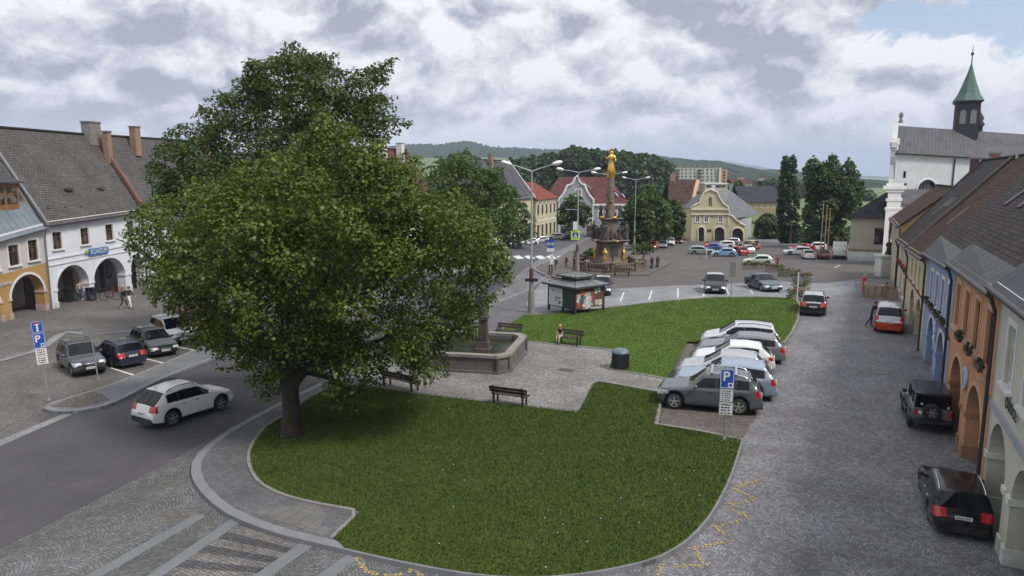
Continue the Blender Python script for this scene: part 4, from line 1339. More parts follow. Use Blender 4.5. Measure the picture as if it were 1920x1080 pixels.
p_white = plaster('white render', (.60, .61, .65)); p_cream = plaster('grey cream render', (.47, .45, .43)); p_orange = plaster('ochre orange render', (.38, .235, .09))
p_pinkp = plaster('pink pier render', (.44, .33, .29)); p_orange2 = plaster('salmon orange render', (.45, .245, .14)); p_blue = plaster('blue render', (.24, .31, .48)); p_yellow = plaster('pale yellow render', (.50, .45, .27))
p_ivory = plaster('ivory render', (.47, .46, .40)); p_ochre = plaster('ochre gable render', (.36, .26, .13)); p_pink = plaster('salmon pink render', (.46, .28, .22)); p_grey = plaster('grey blue render', (.29, .31, .34))
p_yel2 = plaster('lemon render', (.47, .435, .28)); p_church = plaster('church white render', (.50, .52, .52)); p_beige = plaster('beige render', (.42, .39, .31)); p_stonew = plaster('whitewashed stone', (.58, .60, .56))
t_grey = tiles('grey asbestos slate', (.10, .095, .093), .33, .2, .16, moss=(.075, .07, .055)); t_grey2 = tiles('dark grey slate', (.062, .060, .062), .3, .2, .28, moss=(.055, .05, .04)); t_rgrey = tiles('brown grey slate', (.066, .060, .057), .33, .2, .24, moss=(.05, .045, .035)); t_brown = tiles('brown tiles', (.075, .048, .036), .3, .26, .3)
t_maroon = tiles('maroon tiles', (.11, .045, .042), .3, .3, .25); t_red = tiles('red tiles', (.21, .058, .042), .3, .3, .25); t_dark = tiles('dark slate', (.05, .05, .056), .3, .22, .22)
s_blue = seam('blue grey sheet metal', (.15, .18, .205)); s_grey = seam('grey sheet metal', (.085, .085, .095), .55); s_copper = seam('verdigris copper', (.15, .235, .205), .45); s_light = seam('weathered sheet metal', (.09, .093, .095), .8)
m_gold = mat('gilding', (.75, .46, .10), .3, .2, 5, metal=.8)

# ---------- left row
a0, a1, a2, a3 = (-35.8, 44.0), (-35.3, 54.2), (-34.0, 66.2), (-30.2, 79)
r, P, sg = house('townhouse', 'grey cream house with ochre orange arcade and wooden dormer at the left edge', a0, a1, 1, 5.35, 6.55, 13.4, 4.0, 9, p_cream, t_grey, arches=[(8.0, 3.4, 1.45, 3.05), (3.4, 3.6, 1.45, 3.05)],
    windows=[(8.95, 1.0, 3.95, 5.5), (7.0, 1.0, 3.95, 5.5), (5.0, 1.0, 3.95, 5.5)], low=p_orange, low_h=3.55, roof2=s_blue, metal_foot=1.1, pier=p_pinkp, gutter=m_zinc, frame=m_bframe)
L_ = (Vector(a1) - Vector(a0)).length
text_on(r, 'PEK\u00c1RNA', (5.75, -.05, 2.55), .42, m_trimw, (PI / 2, 0, 0), sx=.9)
# wooden dormer
dz0 = 6.05 + (13.4 - 6.0) * .28
mb = MB(); mb.b2(5.3, 9.2, .85, 3.2, dz0 - .5, dz0 + 1.35); dm = mb.build('dormer', m_wood, r)
mb = MB(); mb.prism([(5.0, .55, dz0 + 1.38), (9.5, .55, dz0 + 1.38), (9.5, 3.7, dz0 + 2.5), (5.0, 3.7, dz0 + 2.5)], (0, 0, .1)); mb.build('dormer_roof', s_grey, dm)
for k in range(3):
    mb = MB(); mb.b2(5.55 + k * 1.25, 6.5 + k * 1.25, .80, .87, dz0 - .05, dz0 + 1.1); mb.build('dormer_window', m_wglass, dm)
    mb = MB(); mb.b2(6.0 + k * 1.25, 6.06 + k * 1.25, .77, .80, dz0 - .05, dz0 + 1.1); mb.b2(5.55 + k * 1.25, 6.5 + k * 1.25, .77, .80, dz0 + .6, dz0 + .66); mb.build('dormer_window_bar', m_wood, dm)
mb = MB(); mb.prism([(L_ - .05, -.4, 6.3), (L_ + .22, -.4, 6.3), (L_ + .22, 4.0, 13.5), (L_ - .05, 4.0, 13.5)], (0, 0, .22)); mb.build('verge_flashing', m_zinc, r)
mb = MB(); mb.prism([(7.4, 2.2, 10.3), (8.6, 2.2, 10.3), (8.6, 2.75, 11.3), (7.4, 2.75, 11.3)], (0, -.12, .06)); mb.build('skylight', m_lamp, r)
chimney(r, L_ - .35, 3.6, 11.5, 14.1, .9, 1.0); chimney(r, L_ - 2.0, 3.8, 11.5, 14.3, .8, .7, m_brick2)

r, P, sg = house('townhouse', 'white arcaded house with blue shop sign and broad grey slate roof', a1, a2, 1, 6.72, 7.15, 13.75, 4.0, 10, p_white, t_grey, arches=[(2.65, 3.6, 1.45, 3.25), (7.1, 4.1, 1.45, 3.25), (10.9, 1.9, 1.45, 3.1)],
    windows=[(1.35, .98, 4.75, 6.15), (4.45, .98, 4.75, 6.15), (7.5, .98, 4.75, 6.15), (10.4, .98, 4.75, 6.15)], string=[(4.0, .12, m_trimw), (3.5, .07, m_trimw), (6.35, .05, m_trimw)], frame=m_bframe, gutter=m_dgut, pier=m_trimw)
m_signblue = mat('blue sign panel', (.02, .12, .36), .4, .05); m_signgreen = mat('green sign mark', (.25, .45, .08), .5, .1)
L_ = (Vector(a2) - Vector(a1)).length
mb = MB(); mb.b2(4.6, 7.0, -.10, -.17, 3.62, 4.18); sgn = mb.build('shop_sign', m_signblue, r)
text_on(sgn, 'KONZUM', (5.8, -.178, 3.9), .56, m_trimw, (PI / 2, 0, 0), ext=.006, sx=.86, font_bold=.008)
mb = MB(); mb.ell((4.35, -.14, 3.98), (.22, .05, .2)); mb.build('sign_mark', m_signgreen, sgn)
# brick fire wall between the two slate roofs, stacks, two eyebrow vents
mb = MB(); mb.prism([(L_ - .25, -.5, 6.75), (L_ + .15, -.5, 6.75), (L_ + .15, 4.0, 14.0), (L_ - .25, 4.0, 14.0)], (0, 0, .5)); mb.build('fire_wall', mat('brick coping', (.15, .07, .052), .85, .3, 4), r)
chimney(r, L_ - .55, 3.75, 12.8, 14.8, 1.5, .8, m_capm); chimney(r, L_ - .15, 2.6, 11.2, 14.0, .5, .55)
for u in (4.6, 8.4):
    mb = MB(); mb.ell((u, 1.25, 9.0), (.55, .35, .16), 10, 6); mb.mi = 1; mb.b2(u - .3, u + .3, .92, .98, 8.92, 9.04); mb.build('roof_vent', [t_grey, m_dark], r)
for k in range(6):
    mb = MB(); mb.b2(1.2 + k * 1.8, 1.32 + k * 1.8, .32, .46, 7.62, 7.72); mb.build('snow_guard', m_dgut, r)

r, P, sg = house('townhouse', 'white house with slate roof and single chimney partly behind the big linden', a2, a3, 1, 7.1, 7.1, 14.0, 4.2, 10, p_white, t_grey, arches=[(3, 3.2, 1.5, 3.2), (7, 3.2, 1.5, 3.2), (10.6, 3.0, 1.5, 3.2)],
    windows=[(2, 1, 4.5, 6.0), (5, 1, 4.5, 6.0), (8, 1, 4.5, 6.0), (11, 1, 4.5, 6.0)], string=[(3.9, .12, m_trimw)], frame=m_bframe)
chimney(r, 3.4, 3.2, 12.2, 14.9, .65, .7); L_ = (Vector(a3) - Vector(a2)).length
mb = MB(); mb.prism([(L_ - .25, -.5, 6.9), (L_ + .15, -.5, 6.9), (L_ + .15, 4.2, 14.2), (L_ - .25, 4.2, 14.2)], (0, 0, .5)); mb.build('fire_wall', mat('brick coping', (.15, .07, .052), .85, .3, 4), r)


def rowp(y): return (-30.2 + .3763 * (y - 79), y)


r, P, sg = house('townhouse', 'apricot house glimpsed through the leaves of the big linden', rowp(79), rowp(97), 1, 7.2, 7.2, 13.2, 5, 10, plaster('apricot render', (.5, .32, .18)), t_grey2, windows=[(2 + 3.2 * k, 1, 4.5, 6) for k in range(5)], string=[(3.6, .15, m_trimw)])
r, P, sg = house('townhouse', 'cream house with low maroon roof behind the lindens', rowp(97), rowp(109), 1, 7.2, 7.2, 13.0, 5, 10, p_ivory, t_maroon, windows=[(2 + 3 * k, 1, 4.5, 6) for k in range(4)])
r, P, sg = house('townhouse', 'house with brown red roof and two tall pale chimneys above the lindens', rowp(109), rowp(124), 1, 8.2, 8.2, 16.4, 5.2, 10.5, p_ivory, t_maroon, windows=[(2 + 3 * k, 1, 4.5, 6.2) for k in range(5)])
chimney(r, 6.2, 4.0, 13, 17.6, .95, 1.0, m_trimw); chimney(r, 11.6, 3.9, 13, 17.3, .95, 1.0, m_trimw)
r, P, sg = house('townhouse', 'plain house hidden behind the second linden', rowp(124), rowp(146), 1, 8.2, 8.2, 12.5, 5, 10, p_cream, t_grey2, windows=[(2 + 3 * k, 1, 4.5, 6.2) for k in range(6)])
r, P, sg = house('townhouse', 'pale yellow house with steep blue grey roof and white verge line', rowp(146), (5.0, 170), 1, 8.9, 8.9, 17.2, 6.4, 12, p_yellow, tiles('blue slate', (.085, .09, .10), .3, .25, .2), windows=[(3 + 3.1 * k, 1.1, 5.2, 7.2) for k in range(7)] + [(3 + 3.1 * k, 1.4, 1.0, 3.2) for k in range(7)], trim=m_trimc, string=[(4.2, .2, m_trimw)])
L_ = (Vector((5.0, 170)) - Vector(rowp(146))).length
mb = MB(); mb.prism([(L_ - .0, -.5, 8.6), (L_ + .3, -.5, 8.6), (L_ + .3, 6.4, 17.3), (L_ - .0, 6.4, 17.3)], (0, 0, .25)); mb.build('verge_flashing', m_trimw, r)
chimney(r, 14, 5.5, 14, 18.3, 1.2, .9)
# yellow house with red hipped roof, three arched hoods
A_, B_ = (5.6, 171), (11.6, 188)
r, P, sg = house('townhouse', 'cream yellow house with bright red tiled roof and arched window hoods', A_, B_, 1, 9.3, 9.3, 9.9, 4.5, 9, p_yel2, t_red, windows=[(2.0 + 3.5 * k, 1.5, 5.6, 8.0) for k in range(5)] + [(2.0 + 3.5 * k, 1.7, .3, 3.2) for k in range(5)], trim=m_trimc, string=[(4.0, .3, m_trimw), (5.0, .12, m_trimc)], frame=m_bframe, cross='t')
L_ = (Vector(B_) - Vector(A_)).length
mb = MB()
mb.add([(-.3, -.5, 9.2), (L_ + .4, -.5, 9.2), (L_ + .4, 9.5, 9.2), (-.3, 9.5, 9.2), (.2, 4.5, 13.3), (L_ - 5.5, 4.5, 13.3)], [(0, 1, 5, 4), (1, 2, 5), (2, 3, 4, 5), (3, 0, 4)], False, [[(0, 0), (18, 0), (13, 6), (1, 6)], [(0, 0), (10, 0), (5, 6)], [(0, 0), (18, 0), (1, 6), (13, 6)], [(0, 0), (10, 0), (5, 6)]])
mb.build('hipped_roof', t_red, r)
for k in range(5):
    mb = MB(); u = 2.0 + 3.5 * k
    mb.tube([(u - 1.1 + 2.2 * i / 8, -.12, 8.3 + .5 * math.sin(PI * i / 8)) for i in range(9)], .12, 6); mb.build('window_hood', m_trimc, r)

# ---------- right row
def rp(y): return (13.16 + .4686 * (y - 18.2), y)


r, P, sg = house('townhouse', 'ivory arcaded house with black fruit shop lettering nearest on the right', rp(5.2), rp(20.9), -1, 7.05, 6.95, 13.3, 6.5, 12, p_ivory, t_rgrey, arches=[(15.7, 2.6, 1.75, 3.1), (12.1, 2.8, 1.75, 3.05), (8.2, 2.6, 1.75, 3.05)],
    windows=[(15.3, 1.0, 4.35, 6.05), (12.9, 1.0, 4.35, 6.05), (10.5, 1.0, 4.35, 6.05)], string=[(3.28, .22, plaster('grey band', (.30, .31, .34)))], frame=m_wframe, pier=p_stonew, arch_trim=False, arc_d=3.6, roof2=s_grey, metal_foot=1.0)
m_blk = mat('black lettering', (.02, .02, .02), .6, .1)
text_on(r, 'OVOCE', (14.3, .06, 3.95), .46, mat('faded grey lettering', (.07, .07, .075), .7, .1), (PI / 2, 0, PI), sx=.9)
r, P, sg = house('townhouse', 'salmon orange arcaded house with tall framed windows', rp(20.9), rp(30.2), -1, 6.75, 6.55, 12.9, 6.5, 12, p_orange2, t_rgrey, arches=[(2.6, 3.2, 1.6, 3.05), (7.2, 3.2, 1.6, 3.05)],
    windows=[(1.4, 1.05, 4.05, 5.85), (3.8, 1.05, 4.05, 5.85), (6.2, 1.05, 4.05, 5.85), (8.7, 1.05, 4.05, 5.85)], string=[(3.35, .12, p_orange2)], trim=plaster('pale salmon trim', (.52, .33, .22)), frame=m_bframe, flowers={0: 1, 1: 1, 2: 1, 'red': .0}, roof2=s_light, metal_foot=.5, pier=plaster('dark salmon', (.33, .17, .10)))
mb = MB(); mb.cyl((4.9, .02, 2.75), (4.9, .10, 2.75), .42, n=20); sgn = mb.build('round_sign', mat('pale sign disc', (.45, .52, .58), .4, .05), r)
mb = MB(); mb.prism([(4.75, .10, 2.47), (4.92, .10, 2.47), (5.1, .10, 2.85), (4.85, .10, 3.05), (4.92, .10, 2.8)], (0, .012, 0)); mb.build('sign_mark', mat('sign figure', (.05, .10, .16), .5, .05), sgn)
def rooflight(r, u, w, e, ridge, W, n=1.15, wd=.62):
    k = (ridge - e) / W
    mb = MB(); mb.prism([(u, -w, e + k * w + .02), (u + wd, -w, e + k * w + .02), (u + wd, -w - n, e + k * (w + n) + .02), (u, -w - n, e + k * (w + n) + .02)], (0, .07, .09)); mb.mi = 0
    o = mb.build('skylight', m_dgut, r)
    mb = MB(); mb.prism([(u + .07, -w - .07, e + k * (w + .07) + .125), (u + wd - .07, -w - .07, e + k * (w + .07) + .125), (u + wd - .07, -w - n + .07, e + k * (w + n - .07) + .125), (u + .07, -w - n + .07, e + k * (w + n - .07) + .125)], (0, .004, .006)); mb.build('skylight_pane', m_sglass, o)


def verge_cap(r, u, e, ridge, W, m):
    k = (ridge - e) / W
    mb = MB(); mb.prism([(u - .16, .28, e - .3 * k), (u + .16, .28, e - .3 * k), (u + .16, -W, ridge), (u - .16, -W, ridge)], (0, 0, .2)); mb.build('verge_cap', m, r)


m_sglass, nq_, bq_ = newmat('skylight pane'); bq_.inputs['Base Color'].default_value = (.30, .33, .38, 1); bq_.inputs['Roughness'].default_value = .06; bq_.inputs['Metallic'].default_value = .6
m_verge = mat('mortar verge', (.115, .095, .085), .9, .3, 3)
for u in (2.3, 4.0): rooflight(r, u, 2.3, 6.7, 12.9, 6.5)
verge_cap(r, 0, 6.75, 12.9, 6.5, m_dgut)
r, P, sg = house('townhouse', 'blue arcaded house with white window frames and dark flower boxes', rp(30.2), rp(40.8), -1, 6.35, 5.85, 12.2, 6.5, 12, p_blue, t_rgrey, arches=[(2.7, 3.0, 1.5, 2.9), (7.2, 3.2, 1.5, 2.9)],
    windows=[(1.4, 1.1, 3.6, 5.3), (3.8, 1.1, 3.6, 5.3), (6.3, 1.1, 3.6, 5.3), (8.8, 1.1, 3.6, 5.3)], string=[(3.05, .22, plaster('slate blue band', (.13, .16, .26)))], trim=m_trimw, flowers={0: 1, 1: 1, 2: 1, 3: 1, 'red': .0}, roof2=s_light, metal_foot=.5, pier=p_blue)
mb = MB(); 
for q in range(3): mb.ell((4.95, .1, 2.1 + .35 * q), (.2, .05, .17), 10, 6)
mb.build('emblem', m_trimw, r)
for u in (3.2, 6.4): rooflight(r, u, 2.6, 6.1, 12.2, 6.5)
verge_cap(r, 0, 6.35, 12.2, 6.5, m_verge)
r, P, sg = house('townhouse', 'pale yellow arcaded house with brown tiled roof and dark red sill band', rp(40.8), rp(53.4), -1, 5.5, 4.9, 11.4, 6.2, 12, p_yellow, t_brown, arches=[(3.2, 3.4, 1.4, 2.6), (8.3, 3.6, 1.4, 2.6)],
    windows=[(1.7, 1.0, 3.2, 4.6), (4.7, 1.0, 3.2, 4.6), (7.7, 1.0, 3.2, 4.6), (10.8, 1.0, 3.2, 4.6)], string=[(2.82, .16, plaster('dark red band', (.2, .05, .05)))], trim=m_trimc, frame=m_bframe)
for u in (4.0, 7.5): rooflight(r, u, 1.6, 5.2, 11.4, 6.2)
verge_cap(r, 0, 5.5, 11.4, 6.2, m_verge)
r, P, sg = house('townhouse', 'cream house with red geranium boxes below the slate roof with four rooflights', rp(53.4), rp(65), -1, 5.05, 4.6, 11.4, 5.8, 12, plaster('light cream render', (.50, .47, .36)), t_rgrey, windows=[(1.5, 1.0, 3.0, 4.3), (4.1, 1.0, 3.0, 4.3), (6.8, 1.0, 3.0, 4.3), (9.4, 1.0, 3.0, 4.3)] + [(3, 1.6, .6, 2.2), (7.5, 1.6, .6, 2.2)], string=[(2.5, .14, m_dgut)], trim=m_trimc, flowers={0: 1, 1: 1, 2: 1, 3: 1, 'red': .8})
for k in range(4): rooflight(r, 3.2 + k * .9, 1.8, 4.85, 11.4, 5.8, 1.3, .5)
verge_cap(r, 0, 5.05, 11.4, 5.8, m_verge)
verge_cap(r, 12.8, 4.6, 11.4, 5.8, m_dgut)
chimney(r, 11.6, -5.0, 9.8, 11.5, .6, .6, mat('sooty brick', (.09, .055, .06), .9, .3, 5)); chimney(r, 11.6, -6.4, 9.8, 11.9, .7, .7)
r, P, sg = house('townhouse', 'cream house with tall bare ochre gable wall and maroon corner next to the church', rp(65), rp(79), -1, 5.9, 5.9, 9.3, 3.9, 8.5, p_beige, t_brown, windows=[(2, 1.0, 3.6, 5.2), (5, 1.0, 3.6, 5.2), (8, 1.0, 3.6, 5.2), (11, 1.0, 3.6, 5.2)], trim=m_trimc, ends=p_ochre, pilasters=[(.35, .6, plaster('maroon corner', (.17, .05, .05)))])
# ------------------------------------------------------------------ church
def slab(mb, a, b_, c, d_, th=.15):
    """thick roof slope from four corners (eave a,b, ridge c,d) with metre UVs"""
    a, b_, c, d_ = map(Vector, (a, b_, c, d_)); L = (b_ - a).length; H_ = (d_ - a).length
    mb.quad(a, b_, c, d_, [(0, 0), (L, 0), (L, H_), (0, H_)])
    lo = [p - Vector((0, 0, th)) for p in (a, b_, c, d_)]; top = [a, b_, c, d_]
    mb.quad(lo[3], lo[2], lo[1], lo[0])
    for i in range(4): mb.quad(top[i], lo[i], lo[(i + 1) % 4], top[(i + 1) % 4])


def church():
    A = Vector((49.9, 95, 0)); e = Vector((.98, .2, 0)).normalized(); n = Vector((.465, .885, 0)).normalized()
    gz = terr(95) - .5; L = 30
    root = thing('church', 'white church with grey sheet metal roof and green copper spire turret', 'church', (A.x, A.y, terr(95)))
    o = Vector(root.location)

    def P(u, w, z): return Vector(A) + e * u + n * w + Vector((0, 0, z)) - o + Vector((0, 0, 0))
    drop = -.045

    def q(mb, pts, m=None): mb.add([P(*p) for p in pts], [tuple(range(len(pts)))])
    ez = 13.25; rzz = 16.75; D = 11; R_ = 5.5
    # nave wall with lunette and slit windows
    hs = [[(5.0 + 1.45 * math.cos(t), 8.0 + 1.45 * math.sin(t)) for t in [PI * k / 14 for k in range(15)]], [(1.25, 9.75), (1.65, 9.75), (1.65, 10.5), (1.45, 10.7), (1.25, 10.5)], [(1.5, 8.2), (1.9, 8.2), (1.9, 8.95), (1.7, 9.15), (1.5, 8.95)]]
    mb = MB(); mb.holes([(0, gz), (L, gz), (L, ez + drop * L), (0, ez)], hs, lambda u, v, w: P(u, w, v), .4)
    for u in (0, L): q(mb, [(u, 0, gz), (u, D, gz), (u, D, ez + drop * u), (u, R_, rzz + drop * u), (u, 0, ez + drop * u)])
    q(mb, [(0, D, gz), (L, D, gz), (L, D, ez + drop * L), (0, D, ez)])
    mb.build('nave_wall', p_church, root)
    mb = MB(); mb.add([P(u, .35, v) for u, v in hs[0]], [tuple(range(15))]); w = mb.build('lunette_window', m_wglass, root)
    mb = MB()
    for k in range(1, 6): x = 5 - 1.45 + 2.9 * k / 6; mb.cyl(P(x, .3, 8.0), P(x, .3, 8.0 + math.sqrt(1.45 ** 2 - (x - 5) ** 2)), .03, n=5)
    for z in (8.5, 9.0): mb.cyl(P(5 - 1.3, .3, z), P(5 + 1.3, .3, z), .03, n=5)
    mb.build('glazing_bar', m_dgut, w)
    mb = MB(); pts = [P(5.0 + 1.6 * math.cos(PI * k / 14), -.06, 8.0 + 1.6 * math.sin(PI * k / 14)) for k in range(15)]; mb.tube([P(6.6, -.06, 6.6)] + pts + [P(3.4, -.06, 6.6)], .13, 6); mb.build('window_surround', m_trimw, root)
    for h in hs[1:]:
        mb = MB(); mb.add([P(u, .3, v) for u, v in h], [tuple(range(len(h)))]); mb.build('slit_window', m_wglass, root)
    mb = MB(); slab(mb, P(-.2, -.5, ez - .3), P(L, -.5, ez + drop * L - .3), P(L, R_, rzz + drop * L), P(-.2, R_, rzz)); slab(mb, P(L, D + .5, ez + drop * L - .3), P(-.2, D + .5, ez - .3), P(-.2, R_, rzz), P(L, R_, rzz + drop * L)); mb.build('roof', s_grey, root)
    mb = MB(); mb.cyl(P(0, -.55, ez - .32), P(L, -.55, ez + drop * L - .32), .11, n=6); mb.build('gutter', m_dgut, root)
    mb = MB(); mb.tube([P(8.9, -.15, ez - .8), P(8.9, -.15, 3)], .09, 6); mb.build('downpipe', m_dgut, root)
    mb = MB(); mb.prism([P(0, -.02, ez - .55), P(L, -.02, ez + drop * L - .55), P(L, -.02, ez + drop * L - .3), P(0, -.02, ez - .3)], n * -.25); mb.build('cornice', m_trimw, root)
    # west gable with scrolls, seen almost edge on
    g = [(-.6, gz), (-.6, 7.6), (-1.4, 7.8), (-1.4, 8.3), (-.5, 8.6), (.1, 9.6), (.2, 11.4), (-.35, 12.4), (-.5, 13.4), (-.9, 13.6), (-.9, 14.3), (.0, 14.8), (1.2, 15.6), (2.6, 16.4), (3.6, 17.1), (5.5, 17.5), (7.4, 17.1), (8.4, 16.4), (9.8, 15.6), (11, 14.8), (11.8, 14.2), (11.8, gz)]
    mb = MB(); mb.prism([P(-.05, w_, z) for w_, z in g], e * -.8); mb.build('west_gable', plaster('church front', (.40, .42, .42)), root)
    mb = MB(); mb.prism([P(.35, -.7, 14.0), P(.35, .5, 14.0), P(.35, .5, 14.8), P(.35, -.7, 14.8)], e * -1.5); mb.prism([P(.2, -.6, 13.3), P(.2, .2, 13.3), P(.2, .2, 14.0), P(.2, -.6, 14.0)], e * -1.2); mb.build('gable_finial_block', m_trimw, root)
    mb = MB(); c = P(.25, 3.6, 0); mb.lathe([(.28, 17.0), (.28, 17.3), (.14, 17.5), (.3, 17.9), (.26, 18.2), (.05, 18.4)], 8, c); mb.build('urn', m_capm, root)
    # aisle with lean-to roof in front of the nave
    W_ = -4.2
    mb = MB()
    q(mb, [(0, W_, gz), (L, W_, gz), (L, W_, 6.6), (0, W_, 6.6)]); q(mb, [(0, W_, gz), (0, 0, gz), (0, 0, 8.2), (0, W_, 6.6)]); mb.build('aisle_wall', p_church, root)
    mb = MB(); slab(mb, P(-.1, W_ - .4, 6.45), P(L, W_ - .4, 6.45), P(L, 0, 8.3), P(-.1, 0, 8.3)); mb.build('aisle_roof', s_grey, root)
    mb = MB()
    for a, b_, z0, z1 in ((-.9, 1.3, gz, 5.8), (-1.05, 1.45, 5.8, 6.1), (-.8, 1.2, 6.1, 6.9), (-1.0, 1.4, 6.9, 7.2), (-.75, 1.15, 7.2, 8.0), (-1.1, 1.5, 8.0, 8.35), (-1.5, 1.8, 8.35, 8.8), (-1.1, 1.4, 8.8, 9.1)):
        c0 = P(a, W_ - .3, z0); mb.prism([P(a, W_ - .35 + a * .4, z0), P(b_, W_ - .35 + a * .4, z0), P(b_, W_ + 1.2, z0), P(a, W_ + 1.2, z0)], (0, 0, z1 - z0))
    mb.build('corner_pilaster', m_trimw, root)
    mb = MB(); mb.quad(P(-.2, W_ - .75, 2.2), P(.6, W_ - .75, 2.2), P(.6, W_ - .75, 4.2), P(-.2, W_ - .75, 4.2)); mb.build('blind_window', m_wglass, root)
    # stone saint on a white plinth before the corner
    # ridge turret with copper spire
    u = 10.6; zt = rzz + drop * u
    c = P(u, R_, 0)
    mb = MB(); mb.lathe([(1.95, zt - 1.2), (1.95, zt + 3.5)], 4, c, M=Matrix.Rotation(-.42, 4, 'Z'), smooth=False, sq=True); tw = mb.build('turret', seam('turret cladding', (.07, .07, .085), .5), root)
    mb = MB(); mb.lathe([(1.95, zt + 3.5), (2.3, zt + 3.7), (2.35, zt + 3.9)], 4, c, M=Matrix.Rotation(-.42, 4, 'Z'), smooth=False, sq=True); mb.build('turret_cornice', m_dgut, tw)
    mb = MB(); mb.lathe([(1.95, zt + 3.9), (1.35, zt + 4.9), (.85, zt + 6.3), (.4, zt + 7.7), (.08, zt + 8.9)], 8, c, smooth=False); sp = mb.build('spire', s_copper, root)
    mb = MB(); mb.cyl(c + Vector((0, 0, zt + 8.7)), c + Vector((0, 0, zt + 11.4)), .09, .03, 6); mb.ell(c + Vector((0, 0, zt + 10.2)), (.2, .2, .25), 8, 6); mb.build('spire_needle', m_dgut, sp)
    for k in (-.62, .62):
        mb = MB(); tn = Vector((math.sin(.42), math.cos(.42), 0)); te = Vector((math.cos(.42), -math.sin(.42), 0)); f = c - tn * 1.41 + te * k; mb.add([f + te * (.36 * math.cos(PI * i / 8)) + Vector((0, 0, zt + 2.3 + .36 * math.sin(PI * i / 8))) for i in range(9)] + [f - te * .36 + Vector((0, 0, zt + .8)), f + te * .36 + Vector((0, 0, zt + .8))], [tuple(range(11))]); mb.build('louvre', mat('grey louvre', (.2, .2, .2), .8), tw)
    c = P(12.7, R_ + 1.0, 0); mb = MB(); mb.lathe([(.6, zt - 1.6), (.6, zt + .5), (.85, zt + .8), (.55, zt + 1.3), (.7, zt + 1.7), (.2, zt + 2.6), (.04, zt + 4.0)], 8, c); mb.build('pinnacle', m_dgut, root)
    return root


church()


def annex():
    Y0 = 99.0
    a = at(1590, 490, Y0); b_ = at(1664, 490, Y0 - 2)
    A = Vector((a.x, Y0)); e = (Vector((b_.x, Y0 - 2)) - A); L = e.length; e.normalize(); n = Vector((-e.y, e.x)); n = (n + Vector((.35, 0))).normalized()
    root = thing('annex', 'low cream annex with dark hipped roof and barred window left of the church', 'building', (A.x, A.y, terr(Y0)))

    def P(u, w, z): v = e * u + n * w; return Vector((v.x, v.y, z))
    zt = 4.45 - terr(Y0); win = [(3.0, 2.35), (4.25, 2.35), (4.25, 4.6), (3.0, 4.6)]
    mb = MB(); mb.holes([(0, -.8), (L, -.8), (L, zt), (0, zt)], [win], lambda u, v, w: P(u, w, v), .3); mb.add([P(0, 0, -.8), P(0, 9, -.8), P(0, 9, zt), P(0, 0, zt)], [(0, 1, 2, 3)]); mb.add([P(L, 0, -.8), P(L, 9, -.8), P(L, 9, zt), P(L, 0, zt)], [(0, 1, 2, 3)]); mb.build('wall', p_beige, root)
    mb = MB(); mb.add([P(u, .25, v) for u, v in win], [(0, 1, 2, 3)]); w = mb.build('window', m_wglass, root)
    mb = MB()
    for k in range(1, 4): mb.cyl(P(3.0 + 1.25 * k / 4, .1, 2.35), P(3.0 + 1.25 * k / 4, .1, 4.6), .025, n=5)
    for k in range(1, 5): mb.cyl(P(3.0, .1, 2.35 + 2.25 * k / 5), P(4.25, .1, 2.35 + 2.25 * k / 5), .025, n=5)
    mb.build('window_bars', m_dgut, w)
    mb = MB(); mb.prism([P(-.05, -.12, 1.35), P(L, -.12, 1.35), P(L, -.12, 1.7), P(-.05, -.12, 1.7)], (n * .12).to_3d()); mb.build('plinth_course', mat('worn plinth', (.25, .19, .14), .9, .4, 2), root)
    mb = MB(); mb.prism([P(-.05, -.1, -.8), P(L, -.1, -.8), P(L, -.1, 1.35), P(-.05, -.1, 1.35)], (n * .1).to_3d()); mb.build('plinth', p_stonew, root)
    rz_ = 9.3 - terr(Y0)
    mb = MB(); ev = [P(-.7, -.6, zt - .1), P(L + 5, -.6, zt - .1), P(L + 5, 9.6, zt - .1), P(-.7, 9.6, zt - .1)]; r0, r1 = P(5.2, 4.5, rz_), P(L + 5, 4.5, rz_ + .4)
    mb.add(ev + [r0, r1], [(0, 1, 5, 4), (2, 3, 4, 5), (3, 0, 4), (3, 2, 1, 0)], False, [[(0, 0), (11, 0), (11, 7), (5, 7)], [(0, 0), (11, 0), (5, 7), (11, 7)], [(0, 0), (10, 0), (5, 7)], [(0, 0)] * 4]); mb.build('hipped_roof', t_dark, root)
    mb = MB(); mb.lathe([(.75, 0), (.75, .9)], 4, P(3.9, .75, zt + .7), smooth=False, sq=True); mb.mi = 1; mb.lathe([(1.0, .9), (.1, 1.7)], 4, P(3.9, .75, zt + .7), smooth=False, sq=True); mb.build('dormer', [m_dark, t_dark], root)


annex()


